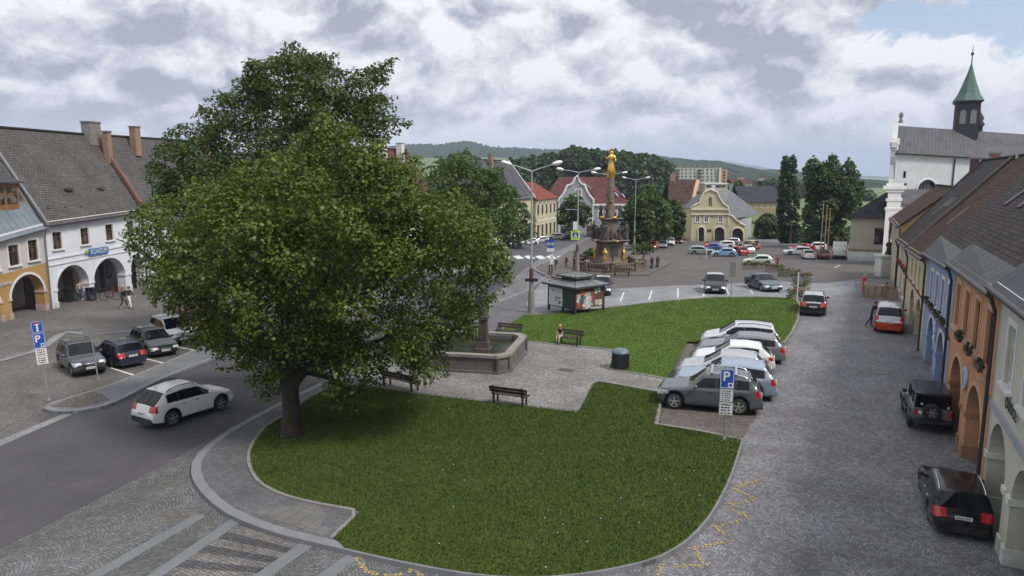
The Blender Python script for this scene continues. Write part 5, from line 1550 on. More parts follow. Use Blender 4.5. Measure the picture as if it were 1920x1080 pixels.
# ------------------------------------------------------------------ houses at the far side of the square, built square to the street end
class Front:
    def __init__(s, Y, ref, name, label, cat='house'):
        s.Y = Y; g = at(ref[0], ref[1], Y); s.o = g
        s.root = thing(name, label, cat, g)

    def p(s, px, py, dy=0.0):
        v = at(px, py, s.Y); return Vector((v.x - s.o.x, dy, v.z - s.o.z))

    def sz(s, n): return n * s.Y / FPX

    def plate(s, nm, outline, holes_, m, th=.5, dy=0.0, reveal=.3):
        mb = MB()
        out = [s.p(*q) for q in outline]; hs = [[s.p(*q) for q in h] for h in holes_]
        mb.holes([(v.x, v.z) for v in out], [[(v.x, v.z) for v in h] for h in hs], lambda u, v, w: (u, dy + w, v), reveal)
        n = len(out); back = [(v.x, dy + th, v.z) for v in out]; fr = [(v.x, dy, v.z) for v in out]
        mb.add(fr + back, [(i, (i + 1) % n, n + (i + 1) % n, n + i) for i in range(n)])
        if not holes_: mb.add(back, [tuple(reversed(t)) for t in tessellate_polygon([[Vector(b_) for b_ in back]])])
        return mb.build(nm, m, s.root)

    def rect(s, nm, x0, x1, y0, y1, m, dy=-.03, th=.1, parent=None):
        a, b_ = s.p(x0, y1), s.p(x1, y0); mb = MB(); mb.b2(a.x, b_.x, dy, dy + th, a.z, b_.z); return mb.build(nm, m, parent or s.root)

    def win(s, x0, x1, y0, y1, frame=None, trim=None):
        w = s.rect('window', x0, x1, y0, y1, m_wglass, -.02, .12)
        mb = MB(); a, b_ = s.p(x0, y1), s.p(x1, y0); t = .1
        for (u0, u1, z0, z1) in ((a.x, a.x + t, a.z, b_.z), (b_.x - t, b_.x, a.z, b_.z), ((a.x + b_.x) / 2 - .06, (a.x + b_.x) / 2 + .06, a.z + t, b_.z - t), (a.x + t, b_.x - t, a.z, a.z + t), (a.x + t, b_.x - t, b_.z - t, b_.z)): mb.b2(u0, u1, -.07, -.022, z0, z1)
        mb.build('window_frame', frame or m_wframe, w)
        if trim:
            mb = MB(); q = .22
            for (u0, u1, z0, z1) in ((a.x - q, a.x, a.z - q, b_.z + q), (b_.x, b_.x + q, a.z - q, b_.z + q), (a.x, b_.x, b_.z, b_.z + q), (a.x, b_.x, a.z - q, a.z)): mb.b2(u0, u1, -.1, .01, z0, z1)
            mb.build('window_surround', trim, w)
        return w

    def roof(s, nm, quads, m):
        mb = MB()
        for qd in quads:
            pts = [s.p(*q) for q in qd]
            L = (pts[1] - pts[0]).length; H_ = (pts[-1] - pts[0]).length
            mb.add(pts, [tuple(range(len(pts)))], False, [[(0, 0), (L, 0), (L * .8, H_), (L * .2, H_)][:len(pts)] if len(pts) == 4 else [(0, 0), (L, 0), (L / 2, H_)]])
        return mb.build(nm, m, s.root)

    def block(s, nm, x0, x1, ytop, ybot, d0, d1, m):
        a, b_ = s.p(x0, ybot), s.p(x1, ytop); mb = MB(); mb.b2(a.x, b_.x, d0, d1, a.z, b_.z); return mb.build(nm, m, s.root)


def arch_px(x0, x1, ytop, ybot, n=10):
    r = (x1 - x0) / 2; c = (x0 + x1) / 2; hh = min(r, ybot - ytop)
    return [(x0, ybot)] + [(c - r * math.cos(PI * k / n), ytop + hh - hh * math.sin(PI * k / n)) for k in range(n + 1)] + [(x1, ybot)]


# grey gabled house
f = Front(195, (1080, 441), 'gabled_house', 'grey house with white scrolled baroque gable and maroon hipped roof')
go = [(1046, 444), (1046, 378), (1049, 372), (1056, 365), (1061, 354), (1064, 348), (1072, 345.6), (1076, 340), (1078, 334), (1082, 329.5), (1086, 339), (1090, 345), (1096, 347), (1099, 355), (1104, 365), (1112, 374), (1113, 380), (1113, 444)]
f.plate('gable_wall', go, [], p_grey, .6)
mb = MB(); mb.tube([f.p(x, y, -.1) for x, y in go[1:-1]], .32, 6); mb.build('gable_moulding', m_trimw, f.root)
for x in (1048, 1111.5): f.rect('corner_pilaster', x - 1.6, x + 1.6, 380, 444, m_trimw, -.25, .3)
f.block('wall', 1046.5, 1181, 383, 444, .55, 14, p_grey)
f.rect('cornice', 1113, 1182, 382, 386, m_trimw, .1, .4)
f.win(1078.5, 1083, 355, 367, trim=m_trimw); f.win(1085, 1090, 355, 367, trim=m_trimw)
for x in (1056, 1068, 1092, 1104): f.win(x, x + 6, 396, 410, trim=m_trimw)
for x in (1122, 1136, 1150, 1164): f.win(x, x + 7, 396, 412, trim=m_trimw).location.y += .52
f.rect('shop_door', 1100, 1113, 423, 443, m_door, -.08, .1); f.rect('shop_window', 1052, 1076, 424, 440, m_wglass, -.08, .1)
mb = MB(); f.roof('hipped_roof', [[(1020, 380, .3), (1184, 384, .3), (1148, 332, 9), (1052, 332, 9)], [(1184, 384, .3), (1184, 384, 18), (1148, 332, 9)], [(1020, 380, 18), (1020, 380, .3), (1052, 332, 9)], [(1184, 384, 18), (1020, 380, 18), (1052, 332, 9), (1148, 332, 9)]], t_maroon)
for x, y in ((1155, 362), (1168, 364)): mb = MB(); mb.prism([f.p(x, y, 3.4), f.p(x + 3, y, 3.4), f.p(x + 7, y + 7, 2.2), f.p(x + 4.4, y + 7, 2.2)], (0, -.3, .1)); mb.build('skylight', m_sglass, f.root)
mb = MB(); mb.prism([f.p(1096, 342, 6.2), f.p(1098, 341.5, 6.2), f.p(1112, 355, 3.5), f.p(1110, 356, 3.5)], (0, -.5, .1)); mb.build('valley_flashing', m_zinc, f.root)

# yellow gabled house with arches
f = Front(160, (1330, 451), 'gabled_house', 'lemon yellow house with curved baroque gable, statue niche and arched doorways')
go = [(1296, 453), (1296, 389), (1300, 386), (1312, 379), (1317, 367), (1321, 360), (1332, 355), (1345, 361), (1348, 370), (1355, 381), (1365, 388), (1367, 403), (1373, 405), (1380, 413), (1390, 420), (1397, 423), (1401, 430), (1401, 453)]
dA, dB, dC = arch_px(1308, 1321, 425, 453.0), arch_px(1338, 1359, 425, 453.0), arch_px(1371, 1394, 427, 453.0)
out = [(1296, 453)] + dA + dB + dC + [(1401, 453)] + list(reversed(go[1:-1]))
niche = [(1329, 387), (1329, 373), (1330.5, 370), (1332, 369), (1333.5, 370), (1335, 373), (1335, 387)]
f.plate('gable_wall', out, [niche], p_yel2, .7, 0, .6)
for dd, m in ((dA, m_dark), (dB, m_dark), (dC, m_dark)):
    mb = MB(); v = [f.p(*q, .5) for q in dd]; mb.add(v, [tuple(range(len(v)))]); mb.build('door', m, f.root)
    mb = MB(); mb.tube([f.p(*q, -.04) for q in dd], .2, 6); mb.build('arch_band', m_trimc, f.root)
mb = MB(); mb.tube([f.p(x, y, -.05) for x, y in go[2:-2]], .22, 6); mb.build('gable_moulding', m_trimc, f.root)
f.rect('cornice', 1296, 1367, 391, 394, m_trimc, -.3, .35); f.rect('cornice', 1295.5, 1367, 401, 403, m_trimc, -.3, .35)
f.rect('corner_pilaster', 1295.6, 1299, 394, 453, m_trimc, -.12, .14); f.rect('corner_pilaster', 1363.5, 1367, 394, 425, m_trimc, -.12, .14)
mb = MB(); v = [f.p(*q, .55) for q in niche]; mb.add(v, [tuple(range(len(v)))]); mb.build('niche_back', m_dark, f.root)
mb = MB(); c = f.p(1332, 387, .25); mb.lathe([(.25, 0), (.3, .5), (.22, 1.0), (.28, 1.35), (.1, 1.5), (.16, 1.7), (.02, 1.85)], 8, c); mb.build('niche_statue', m_capm, f.root)
for x in (1304, 1320.5, 1347): f.win(x, x + 7.5, 405, 416.5, trim=m_trimw)
f.rect('dark_plaque', 1326, 1334, 430, 435, m_door, -.06, .06)
f.block('side_wall', 1297, 1366, 391, 453, .7, 16, p_yel2); f.block('rear_wing', 1372, 1419, 411, 446, 3.5, 16, p_church)
f.roof('slate_roof', [[(1357, 392, .8), (1384, 411, 2.2), (1392, 358, 9), (1341, 358, 6)], [(1384, 411, 2.2), (1440, 403, 5), (1392, 358, 9)], [(1440, 403, 5), (1430, 400, 17), (1392, 358, 9)], [(1297, 392, .8), (1297, 392, 17), (1341, 358, 6)], [(1297, 392, 17), (1430, 400, 17), (1392, 358, 9), (1341, 358, 6)]], seam('slate grey sheets', (.14, .145, .155), .9))
mb = MB(); a = f.p(1356, 357, 8); mb.b2(a.x - .4, a.x + .4, 7.6, 8.4, a.z - 1, a.z + 1.0); mb.build('chimney', m_trimw, f.root)

# salmon house left of it
f = Front(170, (1284, 452), 'gabled_house', 'salmon pink house with brown roof left of the lemon yellow house')
f.block('wall', 1256, 1296, 379, 453, 0, 9, p_pink)
f.roof('roof', [[(1252, 380, -.3), (1294.5, 380, -.3), (1315, 337, 5), (1262, 336, 5)], [(1294.5, 380, 10), (1252, 380, 10), (1262, 336, 5), (1315, 337, 5)]], t_brown)
mb = MB(); mb.prism([f.p(1293, 381, 0), f.p(1294, 380, 10), f.p(1316, 337, 5)], (.9, .0, 0)); mb.build('gable', p_pink, f.root)
for x in (1262, 1279): f.win(x, x + 8, 394, 410, m_bframe, m_trimc)
f.rect('shop_door', 1280, 1291, 428, 452, m_door, -.06, .1)
a = f.p(1270, 338, 5); mb = MB(); mb.b2(a.x - .6, a.x + .6, 4.5, 5.5, a.z - 1, a.z + 1.6); mb.build('chimney', m_brick2, f.root)

# long dark roofed building, town houses and flats beyond
f = Front(235, (1425, 396), 'long_building', 'long ochre building with broad dark blue roof behind the lemon yellow house', 'building')
f.block('wall', 1392, 1466, 378, 402, 0, 10, plaster('old ochre', (.33, .26, .15)))
f.roof('roof', [[(1388, 379, -.6), (1470, 379, -.6), (1464, 349, 6), (1388, 350, 6)], [(1470, 379, 12), (1388, 379, 12), (1388, 350, 6), (1464, 349, 6)]], tiles('blue black slate', (.045, .048, .06), .35, .3, .2))
for x in (1415, 1426, 1437, 1448): f.win(x, x + 4.5, 383, 389)
f = Front(420, (1305, 346), 'apartment_block', 'long grey and cream apartment block with rows of windows and balconies on the rise', 'building')
f.block('wall', 1256, 1346, 313, 352, 0, 14, plaster('grey panel', (.40, .40, .37))); f.block('stair_tower', 1346, 1352, 314, 352, -1.0, 12, m_trimc); f.block('end_wing', 1352, 1365, 318, 352, 1, 14, plaster('orange panel', (.46, .27, .13)))
f.block('low_wing', 1250, 1257, 324, 352, -1, 13, m_trimc)
for rrow in range(5):
    for x in (1260, 1268, 1278, 1285, 1293, 1301, 1309, 1317, 1325, 1333, 1340):
        y = 317 + rrow * 6.2
        if x in (1268, 1309): mb_ = f.rect('balcony', x - 1, x + 6, y + .6, y + 3.8, m_door, -.8, .8)
        else: f.rect('window', x, x + 2.6, y, y + 3.4, m_wglass, -.15, .2)
    f.rect('window', 1356, 1361, 320.5 + rrow * 6, 324 + rrow * 6, m_wglass, .8, .3)
for x in (1273, 1287, 1299, 1311, 1327, 1341): f.block('roof_gable', x, x + 6, 308.5, 314, 1, 6, m_capm)
f.block('parapet', 1255.5, 1346.5, 312.3, 313.2, -.3, 14, m_capm)
f = Front(300, (1345, 352), 'flat_roofed_building', 'low flat roofed cream building in front of the apartment block', 'building')
f.block('wall', 1321, 1364, 345.5, 362, 0, 9, m_trimc); f.block('roof_edge', 1320, 1365, 343, 345.5, -.5, 9.5, m_trimw); f.rect('window_band', 1325, 1360, 347.5, 351.5, m_wglass, -.1, .2)
f = Front(330, (1390, 351), 'small_house', 'small white house with rust red roof right of the apartment block')
f.block('wall', 1378, 1410, 344, 358, 0, 9, m_trimw); f.roof('roof', [[(1374, 344.5, -.6), (1414, 344.5, -.6), (1409, 336, 5), (1370, 335, 5)], [(1414, 344, 10), (1374, 344, 10), (1370, 335, 5), (1409, 336, 5)]], t_maroon)
for x in (1389, 1396, 1403): f.rect('window', x, x + 2.6, 346.5, 350, m_wglass, -.1, .2)
for (x0, x1, y0, y1, Y, lab) in ((1387, 1396, 331, 336, 700, 'tiny white house on the far hillside above the red roofed house'), (1455, 1463, 340, 346, 520, 'tiny house with pink roof just left of the tall poplar'), (1425, 1434, 333.5, 337, 800, 'tiny pale house on the hillside between the flats and the poplar')):
    f = Front(Y, (x0, y1), 'small_house', lab); f.block('wall', x0, x1, (y0 + y1) / 2, y1 + 3, 0, 8, m_trimw)
    f.roof('roof', [[(x0 - 1, (y0 + y1) / 2, -.5), (x1 + 1, (y0 + y1) / 2, -.5), (x1, y0, 4), (x0, y0, 4)], [(x1 + 1, (y0 + y1) / 2, 9), (x0 - 1, (y0 + y1) / 2, 9), (x0, y0, 4), (x1, y0, 4)]], t_red)


# ------------------------------------------------------------------ hills
def forest_mat(name, a, b_, sc, field=None):
    m, nt, b = newmat(name); c = nt.coord('Object')
    n1 = nt.noise(c, sc, 8, .7); n2 = nt.noise(c, sc * .12, 4, .6)
    col = nt.mix(nt.smooth(n1, .35, .65), (*a, 1), (*b_, 1))
    if field: col = nt.mix(nt.smooth(n2, .56, .6), col, (*field, 1))
    nt.put(b.inputs['Base Color'], col); b.inputs['Roughness'].default_value = 1; b.inputs['Specular IOR Level'].default_value = .05
    bn = nt.node('ShaderNodeBump', {'Strength': 1.0, 'Distance': 6.0, 'Height': n1}); nt.l.new(bn.outputs[0], b.inputs['Normal'])
    return m


def hill(name, crest, Yc, depth, m, step_px=2.0, tree=0.0, seed=1):
    """a ridge: crest heights read along the skyline, real slopes falling to both sides"""
    rr = random.Random(seed)
    xs_ = np.arange(crest[0][0], crest[-1][0] + .1, step_px)
    cz = np.interp(xs_, [c[0] for c in crest], [c[1] for c in crest])
    rows = []; prof = [(-1.0, -.0), (-.75, .22), (-.5, .48), (-.25, .78), (-.08, .96), (0, 1.0), (.15, .95), (.5, .55), (1.0, 0)]
    for t, k in prof:
        row = []
        for x, y in zip(xs_, cz):
            top = at(x, y, Yc); Y = Yc + depth * t; base = -12.0
            jit = rr.uniform(-1, 1) * tree * (1 if 0 < k else 0)
            row.append((top.x * (1 + .25 * depth * t / Yc), Y, base + (top.z - base) * k + jit))
        rows.append(row)
    n = len(xs_); mb = MB(); mb.add([p for r_ in rows for p in r_], [(j * n + i, j * n + i + 1, (j + 1) * n + i + 1, (j + 1) * n + i) for j in range(len(rows) - 1) for i in range(n - 1)], True)
    return struct(mb.build(name, m))


m_for1 = forest_mat('far forest', (.018, .034, .016), (.034, .056, .024), .02)
m_for2 = forest_mat('hill forest and fields', (.020, .038, .018), (.042, .066, .028), .03, (.10, .13, .05))
m_far = forest_mat('distant mountain', (.03, .05, .03), (.05, .07, .04), .004)
hill('hill', [(300, 292), (560, 284), (700, 279), (742, 275), (785, 270), (815, 272), (845, 269), (872, 266), (888, 266), (905, 272), (930, 276), (960, 277), (1000, 280), (1060, 282), (1150, 286), (1250, 296), (1300, 301)], 2400, 1100, m_for1, 2, 5, 1)
hill('hill', [(700, 300), (800, 296), (870, 294), (960, 296), (1050, 300), (1150, 305)], 1300, 600, m_field, 3, 0, 2)
hill('hill', [(760, 330), (900, 318), (1000, 300), (1100, 293), (1225, 296), (1255, 299), (1290, 301), (1335, 303), (1360, 310), (1385, 317), (1420, 321), (1450, 320), (1475, 324), (1520, 331), (1580, 339), (1640, 345), (1700, 349), (1760, 352), (2100, 360)], 1700, 900, m_for2, 2, 4, 3)
hill('mountain', [(1180, 296), (1205, 289), (1218, 288), (1240, 292), (1300, 300), (1345, 305), (1362, 303), (1380, 306), (1400, 313), (1450, 318), (1520, 326), (1600, 337), (1625, 334), (1648, 336), (1680, 345), (1800, 350), (2100, 352)], 9000, 3500, m_far, 3, 0, 4)
hill('meadow_rise', [(1150, 356), (1250, 351), (1330, 349), (1400, 351), (1480, 355), (1600, 362), (1700, 366)], 470, 190, m_field, 6, 0, 5)
# ------------------------------------------------------------------ trees
def leaf_mat(name, dark, light, lime, lf=.18, trans=.35):
    m = bpy.data.materials.new(name); m.use_nodes = True
    nt = NT(m.node_tree); nt.n.clear()
    out = nt.n.new('ShaderNodeOutputMaterial')
    g = nt.n.new('ShaderNodeNewGeometry')
    c = nt.coord('Object')
    rp_ = g.outputs['Random Per Island']
    n = nt.noise(c, .8, 4, .6)
    n0 = nt.noise(c, .38, 3, .5)
    col = nt.mix(nt.smooth(nt.math('ADD', nt.math('MULTIPLY', rp_, .45), nt.math('ADD', nt.math('MULTIPLY', n, .5), nt.math('MULTIPLY', n0, .5))), .42, .95), (*dark, 1), (*light, 1))
    n2 = nt.noise(c, 1.3, 5, .65)
    col = nt.mix(nt.math('MULTIPLY', nt.smooth(n2, .54, .7), nt.math('GREATER_THAN', rp_, 1 - lf * 2.2)), col, (*lime, 1))
    b = nt.n.new('ShaderNodeBsdfPrincipled'); nt.put(b.inputs['Base Color'], col); b.inputs['Roughness'].default_value = .5; b.inputs['Specular IOR Level'].default_value = .35
    t = nt.n.new('ShaderNodeBsdfTranslucent'); nt.put(t.inputs[0], nt.mix(1.0, col, (.9, 1.15, .45, 1), 'MULTIPLY'))
    mx = nt.n.new('ShaderNodeMixShader'); mx.inputs[0].default_value = trans
    nt.l.new(b.outputs[0], mx.inputs[1]); nt.l.new(t.outputs[0], mx.inputs[2]); nt.l.new(mx.outputs[0], out.inputs[0])
    return m


m_bark = mat('bark', (.032, .026, .022), .95, .35, 3, .4, 18, .9, 14)
lf_front = leaf_mat('linden leaves', (.026, .048, .007), (.105, .145, .020), (.27, .28, .075), .28, .34)
lf_back = leaf_mat('dark linden leaves', (.022, .045, .010), (.070, .108, .024), (.15, .18, .055), .2, .34)
lf_mid = leaf_mat('street linden leaves', (.030, .064, .014), (.080, .140, .030), (.16, .21, .07), .18, .42)
lf_park = leaf_mat('park tree leaves', (.028, .060, .020), (.068, .118, .040), (.12, .16, .06), .12, .42)
lf_pop = leaf_mat('poplar leaves', (.018, .044, .018), (.045, .085, .032), (.06, .10, .03), .08, .42)
lf_wood = leaf_mat('woodland leaves', (.024, .050, .022), (.058, .100, .042), (.09, .12, .05), .12, .4)


def inside(poly, x, y):
    r = False; j = len(poly) - 1
    for i in range(len(poly)):
        xi, yi = poly[i]; xj, yj = poly[j]
        if (yi > y) != (yj > y) and x < (xj - xi) * (y - yi) / (yj - yi) + xi: r = not r
        j = i
    return r


def edist(poly, x, y):
    best = 1e9; P = Vector((x, y))
    for i in range(len(poly)):
        a = Vector(poly[i]); b_ = Vector(poly[(i + 1) % len(poly)]); ab = b_ - a
        t = max(0, min(1, (P - a).dot(ab) / max(ab.length_squared, 1e-9)))
        best = min(best, (a + ab * t - P).length)
    return best


def leaves_mesh(name, cl, per, size, m, parent, droop=.35, seed=1):
    """cl: (n,4) clump centres + radii. per: leaves per clump of radius 1"""
    g = np.random.default_rng(seed)
    cnt = np.maximum(4, (per * cl[:, 3] ** 2).astype(int)); idx = np.repeat(np.arange(len(cl)), cnt); n = len(idx)
    d = g.normal(size=(n, 3)); d /= np.linalg.norm(d, axis=1)[:, None]
    d[:, 2] = np.where(d[:, 2] < -.55, -d[:, 2] * .6, d[:, 2])
    r = cl[idx, 3] * (1 - .55 * g.random(n) ** 2.0)
    pos = cl[idx, :3] + d * r[:, None] * np.array([1, 1, .78])
    nor = d * .55 + g.normal(size=(n, 3)) * .42 + np.array([0, 0, .50]); nor /= np.linalg.norm(nor, axis=1)[:, None]
    t = np.cross(nor, g.normal(size=(n, 3))); t /= np.linalg.norm(t, axis=1)[:, None]
    bt = np.cross(nor, t)
    s = size * (.6 + .8 * g.random(n))[:, None]
    tip = pos + t * s * .62 - np.array([0, 0, 1]) * s * droop * .5
    v = np.empty((n, 4, 3)); v[:, 0] = pos - t * s * .5; v[:, 1] = pos + bt * s * .42 + nor * s * .06; v[:, 2] = tip; v[:, 3] = pos - bt * s * .42 + nor * s * .06
    me = bpy.data.meshes.new(name); me.vertices.add(n * 4); me.vertices.foreach_set('co', v.reshape(-1))
    me.loops.add(n * 4); me.loops.foreach_set('vertex_index', np.arange(n * 4)); me.polygons.add(n)
    me.polygons.foreach_set('loop_start', np.arange(n) * 4)
    me.update(calc_edges=True); me.materials.append(m)
    o = bpy.data.objects.new(name, me); COL.objects.link(o)
    if parent: o.parent = parent
    return o


def clumps(outline, Y, thick, n, r0, r1, seed, px_m=None, org=Vector((0, 0, 0)), shell=.65, rough=0):
    g = random.Random(seed)
    if rough:
        o_ = densify(outline, 26); cx = sum(p[0] for p in o_) / len(o_); cy = sum(p[1] for p in o_) / len(o_); o2_ = []
        for i, q in enumerate(o_):
            a_ = g.uniform(-1, .55) * rough if i % 2 else g.uniform(-.35, .8) * rough
            v = Vector((q[0] - cx, q[1] - cy)); v.normalize(); o2_.append((q[0] + v.x * a_, q[1] + v.y * a_))
        outline = o2_
    xs_ = [p[0] for p in outline]; ys_ = [p[1] for p in outline]
    k = FPX / Y; out = []
    tries = 0
    while len(out) < n and tries < n * 30:
        tries += 1
        x, y = g.uniform(min(xs_), max(xs_)), g.uniform(min(ys_), max(ys_))
        if not inside(outline, x, y): continue
        d = edist(outline, x, y) / k
        r = g.uniform(r0, r1)
        r = min(r, max(r0 * .5, d * .9 + .12))
        h = thick * math.sqrt(max(0.0, 1 - (1 - min(1, d / (thick * .95))) ** 2))
        h *= .80 + .22 * math.sin(x * .031 + seed) * math.sin(y * .043 + 1.7 * seed) + .12 * math.sin(x * .083 + y * .06)
        q = g.choice((-1, 1)) * h * (g.uniform(.75, 1.0) if g.random() < shell else g.uniform(0, .8))
        dy = q
        # keep the place on the sight line through the crown's own depth
        p = at(x, y, Y) ; p = Vector((p.x + dy * p.x / Y * .9, Y + dy, p.z + dy * (p.z - CAMH) / Y * .9))
        out.append((p.x - org.x, p.y - org.y, p.z - org.z, r))
    return np.array(out)


def limbs(mb, base, h0, r0, targets, seed=1, thin=.035):
    g = random.Random(seed)
    for t in targets:
        t = Vector(t); a = Vector((base[0], base[1], h0 + g.uniform(-.3, .5)))
        mid = a.lerp(t, .5) + Vector((g.uniform(-.5, .5), g.uniform(-.5, .5), g.uniform(.1, .9)))
        rr = r0 * g.uniform(.34, .5)
        pts = [a]
        for i in range(1, 6):
            s = i / 5; p = a * (1 - s) ** 2 + mid * 2 * s * (1 - s) + t * s * s
            pts.append(p + Vector((g.uniform(-.12, .12), g.uniform(-.12, .12), g.uniform(-.1, .1))))
        mb.tube(pts, [rr * (1 - .85 * i / 5) + thin * .3 for i in range(6)], 7)
        for q in range(2):
            b0 = pts[3 + q]; b1 = b0 + Vector((g.uniform(-1.4, 1.4), g.uniform(-1.4, 1.4), g.uniform(.2, 1.3))); mb.tube([b0, b0.lerp(b1, .5) + Vector((0, 0, .15)), b1], [rr * .4, rr * .25, .015], 5)


def tree(name, label, cat, base, Y, outline, thick, n, r0, r1, per, size, leaf, trunk_r, trunk_h, seed, group=None, nl=9, extra=None, rough=0):
    root = thing(name, label, cat, (base.x, base.y, base.z), 0, group)
    cl = clumps(outline, Y, thick, n, r0, r1, seed, org=base, rough=rough)
    leaves_mesh('crown', cl, per, size, leaf, root, seed=seed)
    g = random.Random(seed); mb = MB(); tr = trunk_r
    pts = [(0, 0, -.25), (0, 0, .0), (g.uniform(-.04, .04), 0, .35), (g.uniform(-.06, .06), .03, trunk_h * .5), (g.uniform(-.1, .1), .0, trunk_h), (g.uniform(-.3, .3), 0, trunk_h * 1.5), (g.uniform(-.4, .4), 0, trunk_h * 2.2)]
    mb.tube(pts, [tr * 1.5, tr * 1.32, tr * 1.05, tr * .95, tr * .98, tr * .7, tr * .35], 12)
    ids = [g.randrange(len(cl)) for _ in range(nl)]
    limbs(mb, (pts[4][0], pts[4][1]), trunk_h, tr, [cl[i][:3] for i in ids], seed)
    if extra:
        for e_ in extra: mb.tube(*e_)
    mb.build('trunk', m_bark, root)
    return root


base = G(548, 815, .15)
o1 = [(228, 455), (240, 402), (284, 372), (340, 345), (420, 320), (500, 296), (555, 248), (600, 213), (645, 222), (685, 262), (740, 278), (795, 305), (832, 345), (880, 370), (915, 420), (948, 478), (962, 522), (932, 556), (898, 592), (878, 640), (856, 668), (846, 712), (806, 738), (775, 712), (735, 700), (712, 720), (690, 752), (652, 792), (618, 765), (606, 712), (585, 690), (560, 682), (545, 694), (522, 742), (488, 752), (456, 716), (425, 690), (402, 655), (368, 672), (345, 625), (302, 592), (262, 545), (238, 500)]
limb = ([(0, 0, 1.9), (.35, -.05, 2.35), (.8, -.1, 2.75), (1.5, -.2, 3.05), (2.6, -.4, 3.5), (4.0, -.5, 4.0)], [.30, .24, .2, .16, .11, .05], 8)
tree('linden_tree', 'big broad linden with yellow green tips and dark trunk on the front lawn', 'tree', base, 27.5, o1, 5.6, 1050, .38, .9, 300, .118, lf_front, .34, 2.2, 3, nl=14, extra=[limb], rough=24)
base = G(622, 652, .12)
o2 = [(300, 400), (288, 330), (300, 280), (335, 240), (370, 192), (432, 172), (452, 150), (446, 112), (500, 97), (540, 73), (582, 95), (632, 82), (648, 120), (700, 128), (742, 115), (732, 160), (726, 184), (760, 190), (767, 235), (742, 266), (735, 300), (740, 400), (720, 520), (640, 580), (560, 580), (420, 540), (330, 470)]
tree('linden_tree', 'tall dark green linden rising behind the big front linden', 'tree', base, 43, o2, 6.0, 1050, .5, 1.05, 165, .165, lf_back, .4, 3.0, 5, nl=14, rough=26)
GT = 'street trees beyond the big lindens'
base = G(862, 530)
o3 = [(786, 470), (792, 330), (812, 305), (842, 286), (872, 282), (905, 300), (938, 300), (958, 350), (972, 395), (965, 440), (940, 485), (900, 512), (840, 512), (800, 500)]
tree('linden_tree', 'rounded mid green street tree just right of the big front linden', 'tree', base, base.y, o3, 4.2, 330, .55, 1.1, 85, .26, lf_mid, .2, 2.4, 8, GT, nl=7, rough=16)
base = G(962, 466)
o4 = [(918, 440), (925, 370), (945, 345), (965, 350), (988, 385), (1010, 422), (1006, 445), (985, 462), (940, 465)]
tree('linden_tree', 'smaller street tree over the parked white cars left of the yellow house', 'tree', base, base.y, o4, 3.6, 150, .6, 1.1, 55, .4, lf_mid, .16, 2.2, 9, GT, nl=5)
base = G(1077, 449)
o5 = [(1047, 420), (1042, 402), (1052, 382), (1064, 368), (1074, 360), (1084, 365), (1096, 378), (1108, 392), (1111, 408), (1100, 424), (1080, 430), (1060, 428)]
tree('linden_tree', 'small round tree in front of the grey gabled house', 'tree', base, base.y * .97, o5, 3.6, 120, .7, 1.2, 50, .55, lf_back, .17, 2.6, 10, GT, nl=5)
for i, (bx, by, ol, lab) in enumerate(((1196, 468, [(1166, 450), (1160, 412), (1172, 380), (1190, 362), (1208, 372), (1226, 395), (1232, 430), (1222, 460), (1190, 466)], 'dark green tree right behind the plague column'),
        (1232, 462, [(1202, 450), (1196, 380), (1206, 342), (1222, 344), (1238, 366), (1258, 382), (1262, 430), (1250, 458), (1220, 460)], 'tallest tree of the clump between the column and the salmon house'),
        (1264, 456, [(1242, 445), (1240, 388), (1258, 368), (1274, 378), (1286, 400), (1284, 432), (1274, 452), (1254, 454)], 'tree nearest the salmon house over the parked cars'))):
    base = G(bx, by)
    tree('linden_tree', lab, 'tree', base, base.y, ol, 4.0, 170, .7, 1.3, 48, .5, lf_back if i != 1 else lf_mid, .2, 2.2, 12 + i, 'trees of the clump beside the column', nl=5)
base = G(1480, 457)
tree('poplar_tree', 'tall narrow columnar poplar at the back edge of the square', 'tree', base, 150, [(1462, 462), (1456, 400), (1460, 345), (1464, 308), (1472, 287), (1480, 296), (1486, 283), (1493, 300), (1498, 350), (1500, 410), (1502, 462)], 2.4, 300, .5, .9, 80, .5, lf_pop, .3, 2, 20, nl=4)
base = G(1548, 462)
tree('broad_tree', 'wide loose crowned tree between the poplar and the church annex', 'tree', base, 132, [(1510, 455), (1508, 400), (1506, 345), (1508, 315), (1524, 296), (1540, 304), (1562, 290), (1580, 302), (1598, 287), (1612, 312), (1616, 345), (1630, 378), (1604, 398), (1592, 425), (1594, 462)], 6.5, 430, .6, 1.25, 52, .5, lf_park, .35, 3.5, 21, nl=9, rough=16)
